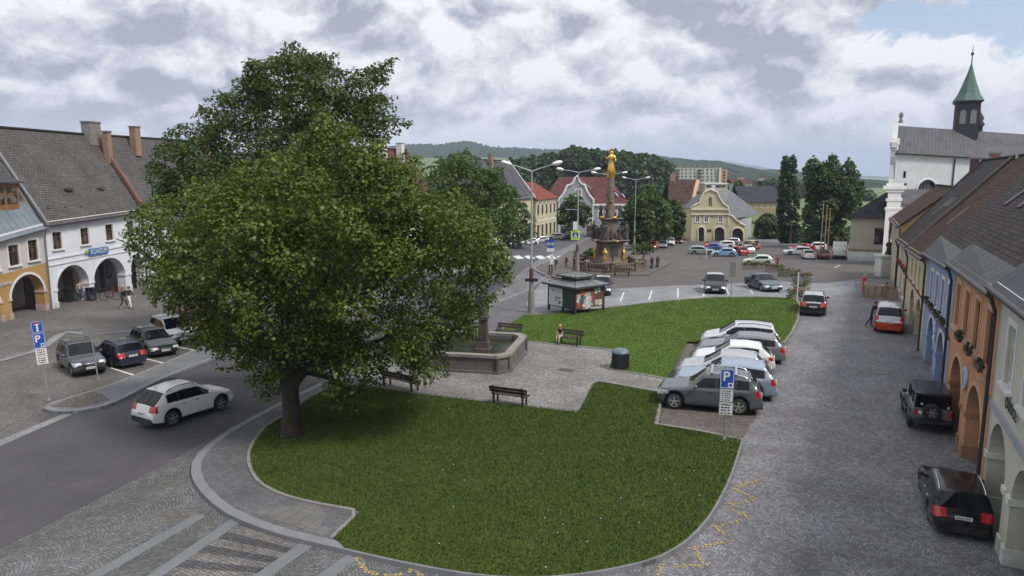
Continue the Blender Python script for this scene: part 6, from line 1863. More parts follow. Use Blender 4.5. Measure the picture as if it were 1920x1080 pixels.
# shrubs and hedge behind the upper square
for i, (bx, by, ol, lab, Yq) in enumerate((
        (1438, 448, [(1412, 446), (1416, 415), (1432, 398), (1452, 402), (1464, 425), (1466, 448)], 'leafy shrub right of the white wing of the lemon yellow house', 172),
        (1412, 352, [(1372, 362), (1376, 340), (1388, 338), (1400, 352), (1404, 364)], 'dark clump of trees by the small red roofed house', 300),
        (1530, 458, [(1500, 462), (1504, 438), (1530, 430), (1560, 434), (1590, 440), (1592, 464)], 'undergrowth below the wide tree', 140),
        (1110, 484, [(1092, 486), (1094, 473), (1108, 466), (1122, 470), (1128, 486)], 'clipped green bush on the left of the column steps', 88),
        (1212, 474, [(1182, 478), (1188, 460), (1206, 454), (1226, 462), (1230, 476)], 'low dark bush right of the column', 96))):
    b_ = at(bx, by, Yq); root = thing('shrub', lab, 'shrub', b_)
    leaves_mesh('foliage', clumps(ol, Yq, 1.8 if Yq < 100 else 3.5, 60 if Yq < 100 else 110, .4 if Yq < 100 else .7, .7 if Yq < 100 else 1.3, 40 + i, org=b_), 55, .3 if Yq < 100 else .5, lf_mid if i == 3 else lf_back, root, seed=40 + i)
    mb = MB()
    for k in range(4): mb.tube([(k * .3 - .5, 0, -.3), (k * .35 - .6, .1, .6), (k * .5 - .8, 0, 1.2)], [.06, .04, .02], 5)
    mb.build('stem', m_bark, root)


def wood(name, outline, Y, thick, n, r0, r1, per, size, seed, m=lf_wood):
    stuff(leaves_mesh(name, clumps(outline, Y, thick, n, r0, r1, seed, shell=.5), per, size, m, None, seed=seed), 'far dark wood reading as one mass behind the houses', 'wood')


wood('wood', [(880, 420), (900, 312), (940, 308), (955, 300), (985, 291), (1010, 291), (1046, 286), (1066, 276), (1082, 273), (1094, 280), (1112, 279), (1140, 281), (1165, 279), (1176, 288), (1192, 287), (1215, 290), (1232, 293), (1250, 299), (1262, 312), (1266, 345), (1268, 400), (1240, 420)], 320, 22, 1500, 2.2, 4.6, 20, 1.5, 31)
wood('wood', [(820, 420), (828, 300), (850, 288), (880, 286), (910, 300), (930, 320), (935, 420)], 300, 14, 330, 2.0, 4.0, 20, 1.5, 32)
wood('wood', [(1362, 372), (1370, 345), (1385, 338), (1420, 340), (1450, 338), (1500, 342), (1560, 350), (1640, 356), (1640, 420), (1366, 385)], 420, 20, 520, 2.4, 4.4, 18, 1.9, 33)
wood('wood', [(1350, 462), (1400, 452), (1440, 434), (1470, 430), (1530, 425), (1600, 425), (1600, 462)], 178, 6, 300, 1.0, 2.0, 26, .8, 34)

# ------------------------------------------------------------------ grass blades over the lawns, daisies
def grass(name, poly, n, off, hgt, m, seed):
    g = np.random.default_rng(seed); P = np.array(poly); x0, y0 = P.min(0); x1, y1 = P.max(0)
    pts = []
    N = n * 3
    X = g.uniform(x0, x1, N); Yv = g.uniform(y0, y1, N)
    c = np.zeros(N, bool); j = len(P) - 1
    for i in range(len(P)):
        xi, yi = P[i]; xj, yj = P[j]
        cond = ((yi > Yv) != (yj > Yv)) & (X < (xj - xi) * (Yv - yi) / (yj - yi + 1e-12) + xi); c ^= cond; j = i
    X = X[c][:n]; Yv = Yv[c][:n]; k = len(X)
    z = np.array([terr(v) for v in Yv]) + off
    a = g.uniform(0, 2 * PI, k); h = hgt * g.uniform(.5, 1.4, k); w = .012 + .012 * g.random(k); lean = g.normal(size=(k, 2)) * hgt * .55
    v = np.empty((k, 3, 3))
    v[:, 0] = np.stack([X - np.cos(a) * w, Yv - np.sin(a) * w, z], 1); v[:, 1] = np.stack([X + np.cos(a) * w, Yv + np.sin(a) * w, z], 1); v[:, 2] = np.stack([X + lean[:, 0], Yv + lean[:, 1], z + h], 1)
    me = bpy.data.meshes.new(name); me.vertices.add(k * 3); me.vertices.foreach_set('co', v.reshape(-1)); me.loops.add(k * 3); me.loops.foreach_set('vertex_index', np.arange(k * 3)); me.polygons.add(k); me.polygons.foreach_set('loop_start', np.arange(k) * 3); me.update(calc_edges=True)
    me.materials.append(m); o = bpy.data.objects.new(name, me); COL.objects.link(o); stuff(o, 'short mown grass of the lawns', 'grass')


m_blade = leaf_mat('grass blades', (.040, .070, .010), (.075, .115, .020), (.12, .11, .035), .2, .2)
m_blade2 = leaf_mat('fresh grass blades', (.06, .115, .014), (.09, .155, .024), (.12, .15, .04), .12, .2)
def blade_mat(name, a, b_, brown, bf):
    m, nt, b = newmat(name); c = nt.coord('Object'); rp_ = nt.n.new('ShaderNodeNewGeometry').outputs['Random Per Island']
    col = nt.mix(rp_, (*a, 1), (*b_, 1))
    f = nt.math('ADD', nt.math('MULTIPLY', nt.smooth(nt.noise(c, .42, 6, .68), .46, .68), .75), nt.math('MULTIPLY', nt.smooth(nt.noise(c, 2.6, 4, .7), .52, .7), .35))
    col = nt.mix(nt.math('MULTIPLY', f, bf, None, True), col, (*brown, 1))
    dk = nt.smooth(nt.noise(nt.vmath('ADD', c, (13, 5, 0)), .8, 4, .6), .57, .68)
    col = nt.mix(nt.math('MULTIPLY', dk, .6), col, (a[0] * .55, a[1] * .75, a[2], 1))
    nt.put(b.inputs['Base Color'], col); b.inputs['Roughness'].default_value = .7; b.inputs['Specular IOR Level'].default_value = .2
    return m


m_blade = blade_mat('grass blades', (.040, .070, .012), (.070, .108, .022), (.12, .105, .040), .6)
m_blade2 = blade_mat('fresh grass blades', (.070, .108, .018), (.098, .142, .028), (.14, .135, .05), .5)
grass('grass', lawnA, 150000, KH + .03, .055, m_blade, 51)
grass('grass', lawnB, 70000, KH + .03, .06, m_blade2, 52)

g_ = random.Random(9); mb = MB(); cnt_ = 0
while cnt_ < 36:
    x, y = g_.uniform(min(p_[0] for p_ in lawnA), max(p_[0] for p_ in lawnA)), g_.uniform(min(p_[1] for p_ in lawnA), max(p_[1] for p_ in lawnA))
    if inside(lawnA, x, y): mb.ell((x, y, KH + .085), (.024, .024, .01), 6, 3); cnt_ += 1
stuff(mb.build('daisies', m_trimw), 'tiny white daisies scattered over the front lawn', 'flowers')
# ------------------------------------------------------------------ street furniture
m_conc = mat('lamp concrete', (.20, .19, .18), .9, .3, 3, .2, 40)
m_galv = mat('galvanised steel', (.33, .35, .36), .45, .15, 5, metal=.5)
m_head = mat('lamp head white', (.72, .73, .74), .35, .08)
m_black = mat('black metal', (.02, .02, .022), .5, .2, 5)
m_rust = mat('rusty band', (.09, .05, .035), .8, .35, 5)
GLAMP = 'double headed street lamps along the road'


def lamp(base, Yh, span, label, heads, bracket=False, sleeve=True, rz=0.0):
    """tall post with two rising arms; heads = z of the arm ends over the post foot"""
    root = thing('street_lamp', label, 'street lamp', base, rz, GLAMP)
    mb = MB(); mb.lathe([(.27, -.2), (.26, .0), (.24, 1.2), (.15, 2.0), (.14, 2.6)], 12, (0, 0, 0)); mb.build('post_base', m_conc, root)
    mb = MB(); mb.lathe([(.125, 2.55), (.115, 4.0), (.085, 4.1), (.06, Yh)], 10, (0, 0, 0)); mb.build('pole', m_galv, root)
    if sleeve: mb = MB(); mb.lathe([(.15, 2.55), (.15, 3.3)], 10, (0, 0, 0)); mb.build('pole_sleeve', m_rust, root)
    for s_ in (-1, 1):
        a = Vector((0, 0, Yh - .05)); b_ = Vector((s_ * span, 0, Yh + heads))
        mb = MB(); mb.tube([a, a + Vector((s_ * .12, 0, .07)), a.lerp(b_, .5) + Vector((0, 0, .04)), b_], [.055, .05, .042, .036], 7); arm = mb.build('lamp_arm', m_galv, root)
        mb = MB(); d_ = (b_ - a).normalized(); mb.ell(b_ + d_ * .2, (.42, .2, .16), 10, 6, Matrix.Rotation(-s_ * math.atan2(heads, span), 4, 'Y')); mb.build('lamp_head', m_head, arm)
    return root


p = G(996, 586, .12)
l1 = lamp(p, 10.3, 1.62, 'nearest double headed street lamp beside the plaza with a dark name board', .5)
mb = MB(); mb.box((0, -.17, 2.45), (.95, .05, .24)); mb.build('name_board', m_black, l1)
p = G(1082, 516, .1)
l2 = lamp(p, 10.9, 1.75, 'double headed street lamp behind the notice kiosk carrying a pedestrian crossing sign', .32)
mb = MB(); mb.cyl((0, 0, 7.0), (-1.35, 0, 7.05), .035, n=6); mb.build('bracket', m_galv, l2)
m_yg = mat('fluorescent yellow green', (.50, .66, .04), .4, .04); m_sblue = mat('traffic sign blue', (.012, .07, .36), .35, .08); m_swhite = mat('traffic sign white', (.62, .63, .63), .35, .06); m_sback = mat('sign back grey', (.16, .165, .17), .55, .15, 4)
m_sred = mat('traffic sign red', (.45, .02, .02), .35, .06)
mb = MB(); mb.box((-.25, -.16, 4.3), (.95, .04, .95)); w = mb.build('crossing_sign', m_yg, l2)
mb = MB(); mb.box((-.25, -.185, 4.3), (.62, .01, .62)); mb.build('sign_field', m_sblue, w)
mb = MB(); mb.prism([(-.47, -.195, 4.06), (-.25, -.195, 4.5), (-.03, -.195, 4.06)], (0, .003, 0)); mb.build('sign_triangle', m_swhite, w)
mb = MB(); mb.cyl((-.25, -.2, 4.34), (-.25, -.195, 4.34), .035, n=8); mb.tube([(-.25, -.198, 4.3), (-.25, -.198, 4.2), (-.32, -.198, 4.1)], .014, 4); mb.tube([(-.25, -.198, 4.2), (-.18, -.198, 4.1)], .014, 4); mb.build('sign_figure', m_black, w)
mb = MB(); mb.box((-.3, -.14, 5.3), (.42, .22, .9)); mb.build('cabinet', m_swhite, l2)
p = G(1139, 489); lamp(p, 11.7, 1.9, 'double headed street lamp rising behind the plague column', .3)
p = G(1189, 470); lamp(p, 12.0, 1.8, 'farthest double headed street lamp over the dark tree clump', .35)


def pole_sign(name, label, cat, base, top, h, panels, rz, r=.035, lean=0.0):
    """sign post with flat panels: (width, z0, z1, material, shape)"""
    root = thing(name, label, cat, base, rz)
    root.rotation_euler = (0, lean, rz)
    mb = MB(); mb.cyl((0, 0, -.1), (0, 0, h), r, n=8); mb.build('post', m_galv, root)
    mb = MB(); mb.cyl((0, 0, 0), (0, 0, .12), r * 2.2, r * 1.4, n=8); mb.build('post_foot', m_galv, root)
    out = []
    for (w, z0, z1, m, x) in panels:
        mb = MB(); mb.box((x, -.06, (z0 + z1) / 2), (w, .02, z1 - z0)); mb.mi = 1; mb.box((x, -.045, (z0 + z1) / 2), (w - .01, .012, z1 - z0 - .01)); mb.box((x, -.02, (z0 + z1) / 2), (.12, .05, .05))
        out.append(mb.build('panel', [m, m_sback], root))
    return root, out


def frame_panel(pn, x, w, z0, z1, y=-.072, t=.02, m=None):
    mb = MB()
    for (a, b_, c, d_) in ((x - w / 2 + .012, x + w / 2 - .012, z1 - t - .012, z1 - .012), (x - w / 2 + .012, x + w / 2 - .012, z0 + .012, z0 + t + .012), (x - w / 2 + .012, x - w / 2 + .012 + t, z0 + .012 + t, z1 - .012 - t), (x + w / 2 - .012 - t, x + w / 2 - .012, z0 + .012 + t, z1 - .012 - t)):
        mb.b2(a, b_, y - .001, y + .001, c, d_)
    mb.build('border', m or m_swhite, pn)


def lines(pn, x, z0, z1, w, rows, seed=1):
    g = random.Random(seed); mb = MB()
    for i in range(rows):
        z = z1 - (i + .5) * (z1 - z0) / rows; n = g.choice((3, 4, 5, 6)); u = x - w * .36
        for k in range(n):
            q = w * .72 / n * g.uniform(.5, .85)
            mb.b2(u, u + q, -.0735, -.0715, z - (z1 - z0) / rows * .26, z + (z1 - z0) / rows * .26); u += w * .72 / n
    mb.build('small_print', m_black, pn)


# parking sign before the bay cars: disc parking with two plates
p = G(1358, 824, .14)
sg_, pn = pole_sign('parking_sign', 'blue parking disc sign with two white plates standing on the lawn corner', 'sign', p, None, 2.78, [(.50, 2.02, 2.76, m_sblue, 0), (.48, 1.50, 1.99, m_swhite, 0), (.50, .98, 1.47, m_swhite, 0)], R(-13))
frame_panel(pn[0], 0, .5, 2.02, 2.76)
text_on(pn[0], 'P', (-.035, -.074, 2.47), .50, m_swhite, (PI / 2, 0, 0), 'letter', .002, font_bold=.012)
mb = MB(); mb.b2(.04, .215, -.0735, -.0715, 2.06, 2.24); mb.mi = 1; mb.ell((.128, -.074, 2.15), (.055, .002, .06), 10, 5); mb.build('disc_symbol', [m_swhite, m_sblue], pn[0])
frame_panel(pn[1], 0, .48, 1.50, 1.99, m=m_black, t=.008); frame_panel(pn[2], 0, .50, .98, 1.47, m=m_black, t=.008)
lines(pn[1], 0, 1.53, 1.96, .48, 5, 3); lines(pn[2], 0, 1.01, 1.44, .5, 4, 5)
# left: dead end over parking
p = G(92, 750, .1)
sg_, pn = pole_sign('parking_sign', 'blue dead end sign above a blue parking disc sign at the traffic island', 'sign', p, None, 3.62, [(.42, 3.12, 3.62, m_sblue, 0), (.44, 2.42, 3.09, m_sblue, 0), (.42, 2.05, 2.40, m_swhite, 0), (.42, 1.68, 2.03, m_swhite, 0)], R(34), lean=-.05)
frame_panel(pn[0], 0, .42, 3.12, 3.62, t=.012); frame_panel(pn[1], 0, .44, 2.42, 3.09, t=.014)
mb = MB(); mb.b2(-.035, .035, -.0735, -.0715, 3.16, 3.47); mb.b2(-.10, .10, -.0735, -.0715, 3.47, 3.50); mb.build('road_symbol', m_swhite, pn[0])
mb = MB(); mb.b2(-.12, .12, -.0735, -.0715, 3.505, 3.565); mb.build('red_bar', m_sred, pn[0])
text_on(pn[1], 'P', (-.05, -.074, 2.83), .42, m_swhite, (PI / 2, 0, 0), 'letter', .002, font_bold=.01)
mb = MB(); mb.b2(.03, .17, -.0735, -.0715, 2.46, 2.62); mb.mi = 1; mb.ell((.10, -.074, 2.54), (.045, .002, .05), 10, 5); mb.build('disc_symbol', [m_swhite, m_sblue], pn[1])
lines(pn[2], 0, 2.08, 2.38, .42, 3, 8); lines(pn[3], 0, 1.71, 2.0, .42, 3, 9)
# same post carries a panel facing away
mb = MB(); mb.box((0, .055, 2.35), (.42, .02, .9)); mb.build('rear_panel', m_sback, sg_)
# back of the priority road sign
p = G(184, 710, .1)
root = thing('priority_sign', 'diamond shaped road sign seen from behind on a slim post before the navy estate', 'sign', p, R(30)); root.rotation_euler = (0, -.06, R(30))
mb = MB(); mb.cyl((0, 0, -.1), (0, 0, 2.75), .033, n=8); mb.build('post', m_galv, root)
mb = MB(); mb.box((0, -.05, 2.42), (.5, .02, .5), M=Matrix.Rotation(PI / 4, 4, 'Y')); mb.build('panel', m_sback, root)
# sign backs and posts round the upper strip
p = G(1371, 557, .1)
pole_sign('parking_sign', 'grey back of a tall sign plate at the top edge of the far lawn', 'sign', p, None, 2.95, [(.52, 1.75, 2.95, m_sback, 0)], 0)
p = G(1494, 566, .1); root = thing('marker_post', 'white post with a dark sign back among the flower planters', 'sign', p)
mb = MB(); mb.cyl((0, 0, -.1), (0, 0, 2.35), .055, n=8); mb.build('post', m_swhite, root)
mb = MB(); mb.cyl((.18, .09, 1.75), (.18, .12, 1.75), .33, n=18); mb.build('round_panel', m_sback, root)
p = G(1324, 486); root = thing('no_entry_sign', 'red no entry disc on a white post beside the grey green estate', 'sign', p)
mb = MB(); mb.cyl((0, 0, -.1), (0, 0, 2.5), .05, n=8); mb.build('post', m_swhite, root)
mb = MB(); mb.cyl((0, -.08, 2.15), (0, -.05, 2.15), .36, n=20); pn_ = mb.build('disc', m_sred, root); mb = MB(); mb.b2(-.25, .25, -.09, -.082, 2.09, 2.21); mb.build('white_bar', m_swhite, pn_)
for dx_ in (-.6, .7): mb = MB(); mb.box((dx_, .1, .3), (.35, .35, .6)); mb.build('concrete_foot', m_conc, root)
# bus stop
p = G(1032, 516, .1); root = thing('bus_stop_sign', 'bus stop post with round blue and white flag and timetable case', 'sign', p)
mb = MB(); mb.cyl((0, 0, -.1), (0, 0, 3.9), .045, n=8); mb.build('post', m_galv, root)
mb = MB(); mb.cyl((0, -.07, 3.42), (0, -.04, 3.42), .48, n=22); f_ = mb.build('flag', m_sblue, root)
mb = MB(); mb.b2(-.36, .36, -.085, -.072, 3.25, 3.5); mb.mi = 1; mb.b2(-.24, .24, -.095, -.086, 3.32, 3.44); mb.build('bus_pictogram', [m_swhite, m_black], f_)
mb = MB(); mb.box((0, -.06, 2.72), (.8, .04, .36)); mb.build('stop_name_plate', m_swhite, root)
mb = MB(); mb.box((.12, -.08, 1.75), (.34, .07, 1.0)); mb.build('timetable', m_swhite, root)
root = thing('litter_bin', 'narrow dark litter bin strapped under the bus stop sign', 'litter bin', p + Vector((0, -.12, 0)))
mb = MB(); mb.box((0, 0, .62), (.42, .3, .95)); mb.build('body', m_black, root); mb = MB(); mb.box((0, -.17, .62), (.05, .03, .8)); mb.build('stripe', m_swhite, root); mb = MB(); mb.box((0, 0, 1.13), (.48, .36, .06)); mb.build('lid', m_sback, root)

# litter bin on the lawn corner
p = G(1163, 690, .15); root = thing('litter_bin', 'round black litter bin with grey domed lid at the lawn corner', 'litter bin', p)
mb = MB(); mb.lathe([(.40, -.05), (.42, .1), (.44, .78), (.45, .82)], 20, (0, 0, 0))
for k in range(20): a = 2 * PI * k / 20; mb.box((.44 * math.cos(a), .44 * math.sin(a), .42), (.03, .05, .72), a)
mb.build('body', m_black, root)
mb = MB(); mb.lathe([(.46, .82), (.46, .88), (.33, 1.0), (.12, 1.06)], 20, (0, 0, 0)); mb.build('lid', mat('bin lid', (.10, .14, .16), .4, .2, 4), root)

# benches
m_slat = mat('dark bench timber', (.035, .025, .02), .7, .3, 6)
GBEN = 'dark benches around the plaza'


def bench(label, px0, px1, dz=KH, flip=False):
    a, b_ = G(*px0, dz), G(*px1, dz)
    c = (a + b_) / 2; d_ = (b_ - a); L = max(1.6, d_.length); rz = math.atan2(d_.y, d_.x) + (PI if flip else 0)
    root = thing('park_bench', label, 'bench', c, rz, GBEN)
    for k in range(3): mb = MB(); mb.b2(-L / 2, L / 2, -.30 + k * .15, -.17 + k * .15, .43, .465); mb.build('seat_slat', m_slat, root)
    for k in range(2): mb = MB(); mb.prism([(-L / 2, .20 + .05 * k, .58 + .15 * k), (L / 2, .20 + .05 * k, .58 + .15 * k), (L / 2, .235 + .05 * k, .70 + .15 * k), (-L / 2, .235 + .05 * k, .70 + .15 * k)], (0, .03, -.01)); mb.build('back_slat', m_slat, root)
    for s_ in (-1, 1):
        mb = MB(); x = s_ * (L / 2 - .18)
        mb.b2(x - .035, x + .035, -.28, -.22, 0, .43); mb.prism([(x - .035, .12, 0), (x - .035, .19, 0), (x - .035, .33, .88), (x - .035, .28, .88), (x - .035, .16, .42)], (.07, 0, 0)); mb.b2(x - .035, x + .035, -.30, .18, .39, .43); mb.build('leg', m_black, root)
        mb = MB(); mb.b2(x - .03, x + .03, -.28, .22, .62, .655); mb.b2(x - .025, x + .025, -.27, -.23, .43, .62); mb.build('armrest', m_black, root)
    return root, L


bench('dark bench with its back to the camera at the near edge of the plaza', (922, 754), (990, 763), flip=True)
bench('dark bench half covered by hanging linden leaves at the plaza edge', (720, 722), (782, 736), flip=True)
bench('dark empty bench at the lawn corner behind the fountain', (930, 631), (978, 635))
bseat, bL = bench('dark bench with a small child sitting at its left end', (1046, 643), (1090, 649))
for px0, px1, lab in (((1098, 513), (1135, 516), 'dark bench along the left front of the column balustrade'), ((1150, 517), (1182, 518), 'dark bench along the right front of the column balustrade')): bench(lab, px0, px1, .1)

# ------------------------------------------------------------------ fountain
m_fst = mat('grey brown fountain stone', (.115, .105, .09), .9, .3, 1.5, .2, 25, .4, 30, dirt=(.06, .06, .045), dirt_s=1.2)
m_fst2 = mat('dark pillar stone', (.055, .045, .04), .8, .35, 3, .2, 25, .3, 30)
m_water, nw_, bw_ = newmat('fountain water'); bw_.inputs['Base Color'].default_value = (.022, .028, .012, 1); bw_.inputs['Roughness'].default_value = .04
nn = nw_.node('ShaderNodeBump', {'Strength': .35, 'Distance': .03, 'Height': nw_.noise(nw_.coord('Object'), 5, 3, .5)}); nw_.l.new(nn.outputs[0], bw_.inputs['Normal'])
a = G(953, 703, KH); b_ = G(991, 655, KH); u = (b_ - a); Lr = u.length; u.normalize(); nl_ = Vector((-u.y, u.x, 0))
c0 = a + u * Lr / 2 + nl_ * (Lr / 2)
root = thing('fountain', 'square stone fountain basin with green water and dark pillar at the plaza', 'fountain', c0, math.atan2(u.y, u.x))
hw_ = Lr / 2 - .06; BH = .95; ch = .55
oc = [(hw_ - ch, -hw_), (hw_, -hw_ + ch), (hw_, hw_ - ch), (hw_ - ch, hw_), (-hw_ + ch, hw_), (-hw_, hw_ - ch), (-hw_, -hw_ + ch), (-hw_ + ch, -hw_)]


def oring(mb, s0, s1, z0, z1):
    n = 8; o_ = [(x * s1, y * s1) for x, y in oc]; i_ = [(x * s0, y * s0) for x, y in oc]
    vs = [(*p_, z0) for p_ in o_] + [(*p_, z1) for p_ in o_] + [(*p_, z1) for p_ in i_] + [(*p_, z0) for p_ in i_]
    for k in range(n):
        j = (k + 1) % n
        mb.add([vs[k], vs[j], vs[n + j], vs[n + k]], [(0, 1, 2, 3)]); mb.add([vs[n + k], vs[n + j], vs[2 * n + j], vs[2 * n + k]], [(0, 1, 2, 3)]); mb.add([vs[2 * n + k], vs[2 * n + j], vs[3 * n + j], vs[3 * n + k]], [(0, 1, 2, 3)])
        mb.add([vs[3 * n + k], vs[3 * n + j], vs[j], vs[k]], [(0, 1, 2, 3)])


mb = MB(); oring(mb, .88, 1.0, 0, BH - .14); mb.build('basin_wall', m_fst, root)
mb = MB(); oring(mb, .885, 1.03, BH - .14, BH); mb.build('rim', mat('worn pale rim', (.20, .19, .165), .9, .35, 1.8, .25, 22, .4, 30, dirt=(.09, .085, .07), dirt_s=1.5), root)
mb = MB(); oring(mb, .9, 1.05, 0, .13); mb.build('foot_course', m_fst, root)
for k in range(8):
    x, y = oc[k]; mb = MB(); mb.cyl((x, y, .1), (x, y, BH - .15), .11, n=8); mb.build('corner_pilaster', m_fst2 if k % 3 == 0 else m_fst, root)
mb = MB(); mb.add([(x * .9, y * .9, BH - .33) for x, y in oc], [tuple(range(8))]); mb.build('water', m_water, root)
mb = MB(); mb.lathe([(.62, .2), (.62, .75), (.5, .8), (.42, 1.1), (.36, 1.15), (.29, 2.3), (.42, 2.38), (.42, 2.52), (.3, 2.58)], 4, (0, -.8, -.1), smooth=False, sq=True); mb.build('pillar', m_fst2, root)
mb = MB(); mb.lathe([(.28, 2.58), (.3, 2.9), (.2, 3.3), (.26, 3.65), (.12, 3.8), (.15, 3.95), (.14, 4.1), (.03, 4.2)], 10, (0, -.8, -.1)); mb.tube([(.2, -.8, 3.4), (.42, -.7, 3.2), (.36, -.6, 3.6)], [.09, .07, .05], 6); mb.build('figure', m_fst2, root)
for s_ in (-1, 1): mb = MB(); mb.tube([(s_ * .3, -.8, 1.4), (s_ * .55, -.8, 1.42), (s_ * .62, -.8, 1.34)], .03, 6); mb.build('spout', m_black, root)

# ------------------------------------------------------------------ notice kiosk
m_tin = mat('kiosk roof sheet', (.13, .155, .155), .5, .25, 1.5, metal=.15); m_frm = mat('kiosk dark frame', (.028, .026, .028), .6, .25, 4)
p = G(1078, 590, KH + .03); ks = 3.06
root = thing('notice_kiosk', 'dark framed notice kiosk with two tier tin roof and layered posters', 'kiosk', (p.x, p.y, p.z), R(38)); root.scale = (.94, .94, .94)
K = lambda x, y, z: (x, y, z)
# front corner at the origin: right face runs along +x, left face along +y
for x, y in ((0, 0), (ks, 0), (0, ks), (ks, ks)): mb = MB(); mb.b2(x - .07, x + .07, y - .07, y + .07, -.05, 2.15); mb.build('post', m_frm, root)
mb = MB(); mb.b2(ks * .5 - .06, ks * .5 + .06, -.06, .06, -.05, .5); mb.build('post', m_frm, root); mb = MB(); mb.b2(-.06, .06, ks * .45 - .06, ks * .45 + .06, -.05, .5); mb.build('post', m_frm, root)


def panel_x(nm, x0, x1, z0, z1, m, y=0.0, th=.05): mb = MB(); mb.b2(x0, x1, y - th, y, z0, z1); return mb.build(nm, m, root)
def panel_y(nm, y0, y1, z0, z1, m, x=0.0, th=.05): mb = MB(); mb.b2(x - th, x, y0, y1, z0, z1); return mb.build(nm, m, root)


bd = panel_x('notice_board', .07, ks - .07, .42, 2.0, mat('old board wood', (.10, .05, .035), .8, .3, 3), .0, .06)
g_ = random.Random(5)
pc = [(.6, .6, .58), (.30, .06, .05), (.45, .45, .48), (.08, .08, .1), (.5, .35, .3), (.6, .58, .5), (.12, .16, .25), (.34, .12, .07), (.25, .4, .35)]
pm_ = [mat('poster %d tint' % i, c, .6, .3, 6) for i, c in enumerate(pc)]
for i, (x, z, w, h, k) in enumerate(((.35, .75, .5, .62, 0), (.95, .8, .42, .75, 2), (.62, .95, .45, .6, 3), (1.35, .72, .5, .85, 0), (1.25, 1.35, .6, .4, 2), (1.75, 1.1, .32, .95, 1), (.3, 1.25, .4, .4, 4), (.75, 1.5, .45, .35, 7), (2.15, 1.55, .28, .38, 5), (2.5, 1.6, .26, .34, 0), (2.2, .66, .32, .42, 4), (2.6, .62, .36, .42, 0), (.42, .58, .5, .3, 1), (1.1, .52, .6, .28, 5), (1.65, .55, .34, .3, 8), (.2, .6, .25, .5, 1), (.9, 1.15, .3, .3, 6), (1.5, 1.0, .28, .34, 5))):
    mb = MB(); mb.box((x, -.064 - i * .0015, z + .1), (w, .001, h), M=Matrix.Rotation(g_.uniform(-.06, .06), 4, 'Y')); ps = mb.build('poster', pm_[k], bd)
    if k in (0, 2, 5):
        mb = MB()
        for q in range(4): mb.box((x + g_.uniform(-.1, .1) * w, -.066 - i * .0015, z + .1 + h * (.3 - q * .19)), (w * g_.uniform(.4, .75), .0008, h * .07))
        mb.build('poster_print', m_black, ps)
mp_ = panel_y('map_case', ks * .46, ks - .07, .42, 1.85, m_swhite, .0, .06)
mb = MB()
for q in range(9): mb.box((-.0625, ks * (.52 + .42 * g_.random()), .6 + 1.05 * g_.random()), (.002, g_.uniform(.08, .28), g_.uniform(.04, .14)))
mb.build('map_print', pm_[3], mp_)
gp_ = panel_y('green_case', .09, ks * .45, .40, 1.9, mat('green notice case', (.028, .052, .045), .3, .25, 2), .0, .06)
for nm, y0, y1 in (('map_case_frame', ks * .46, ks - .07), ('green_case_frame', .08, ks * .45)):
    mb = MB(); mb.b2(-.075, -.02, y0, y1, .36, .42); mb.b2(-.075, -.02, y0, y1, 1.86, 1.94); mb.build(nm, m_frm, root)
mb = MB()
for x0, x1, y0, y1 in ((0, ks, -.07, .07), (0, ks, ks - .07, ks + .07), (-.07, .07, .07, ks - .07), (ks - .07, ks + .07, .07, ks - .07)): mb.b2(x0, x1, y0, y1, 2.02, 2.16)
mb.build('top_beam', m_frm, root)
panel_x('back_board', .07, ks - .07, .42, 2.0, m_frm, ks + .05, .05); panel_y('back_board', .07, ks - .07, .42, 2.0, m_frm, ks + .05, .05)
cc = (ks / 2, ks / 2)


def tier(nm, h0, s0, z0, s1, z1, m):
    mb = MB(); lo = [(cc[0] + a_ * s0, cc[1] + b__ * s0, z0) for a_, b__ in ((-1, -1), (1, -1), (1, 1), (-1, 1))]; hi = [(cc[0] + a_ * s1, cc[1] + b__ * s1, z1) for a_, b__ in ((-1, -1), (1, -1), (1, 1), (-1, 1))]
    mb.add(lo + hi, [(i, (i + 1) % 4, 4 + (i + 1) % 4, 4 + i) for i in range(4)] + [(4, 5, 6, 7)]); dn = [(x, y, z - .1) for x, y, z in lo]; mb.add(lo + dn, [(4 + i, 4 + (i + 1) % 4, (i + 1) % 4, i) for i in range(4)] + [(7, 6, 5, 4)])
    o_ = mb.build(nm, m, root)
    mb = MB()
    for i in range(4):
        mb.cyl(lo[i], hi[i], .03, n=5)
        for t in (.33, .67): a_ = Vector(lo[i]).lerp(Vector(lo[(i + 1) % 4]), t); b__ = Vector(hi[i]).lerp(Vector(hi[(i + 1) % 4]), t); mb.cyl(a_, b__, .022, n=5)
        mb.cyl(lo[i], lo[(i + 1) % 4], .045, n=5)
    mb.build('roof_ribs', m_frm, o_)


tier('lower_roof', 0, ks / 2 + .42, 2.14, ks / 4 + .12, 2.5, m_tin)
mb = MB(); q = ks / 4 + .02
for a_, b__ in ((-1, -1), (1, -1), (1, 1), (-1, 1)): mb.box((cc[0] + a_ * q, cc[1] + b__ * q, 2.6), (.09, .09, .3))
mb.mi = 1; mb.box((cc[0], cc[1], 2.6), (2 * q - .1, 2 * q - .1, .26)); mb.build('lantern', [m_frm, m_conc], root)
tier('upper_roof', 0, ks / 4 + .36, 2.78, .06, 3.12, m_tin)

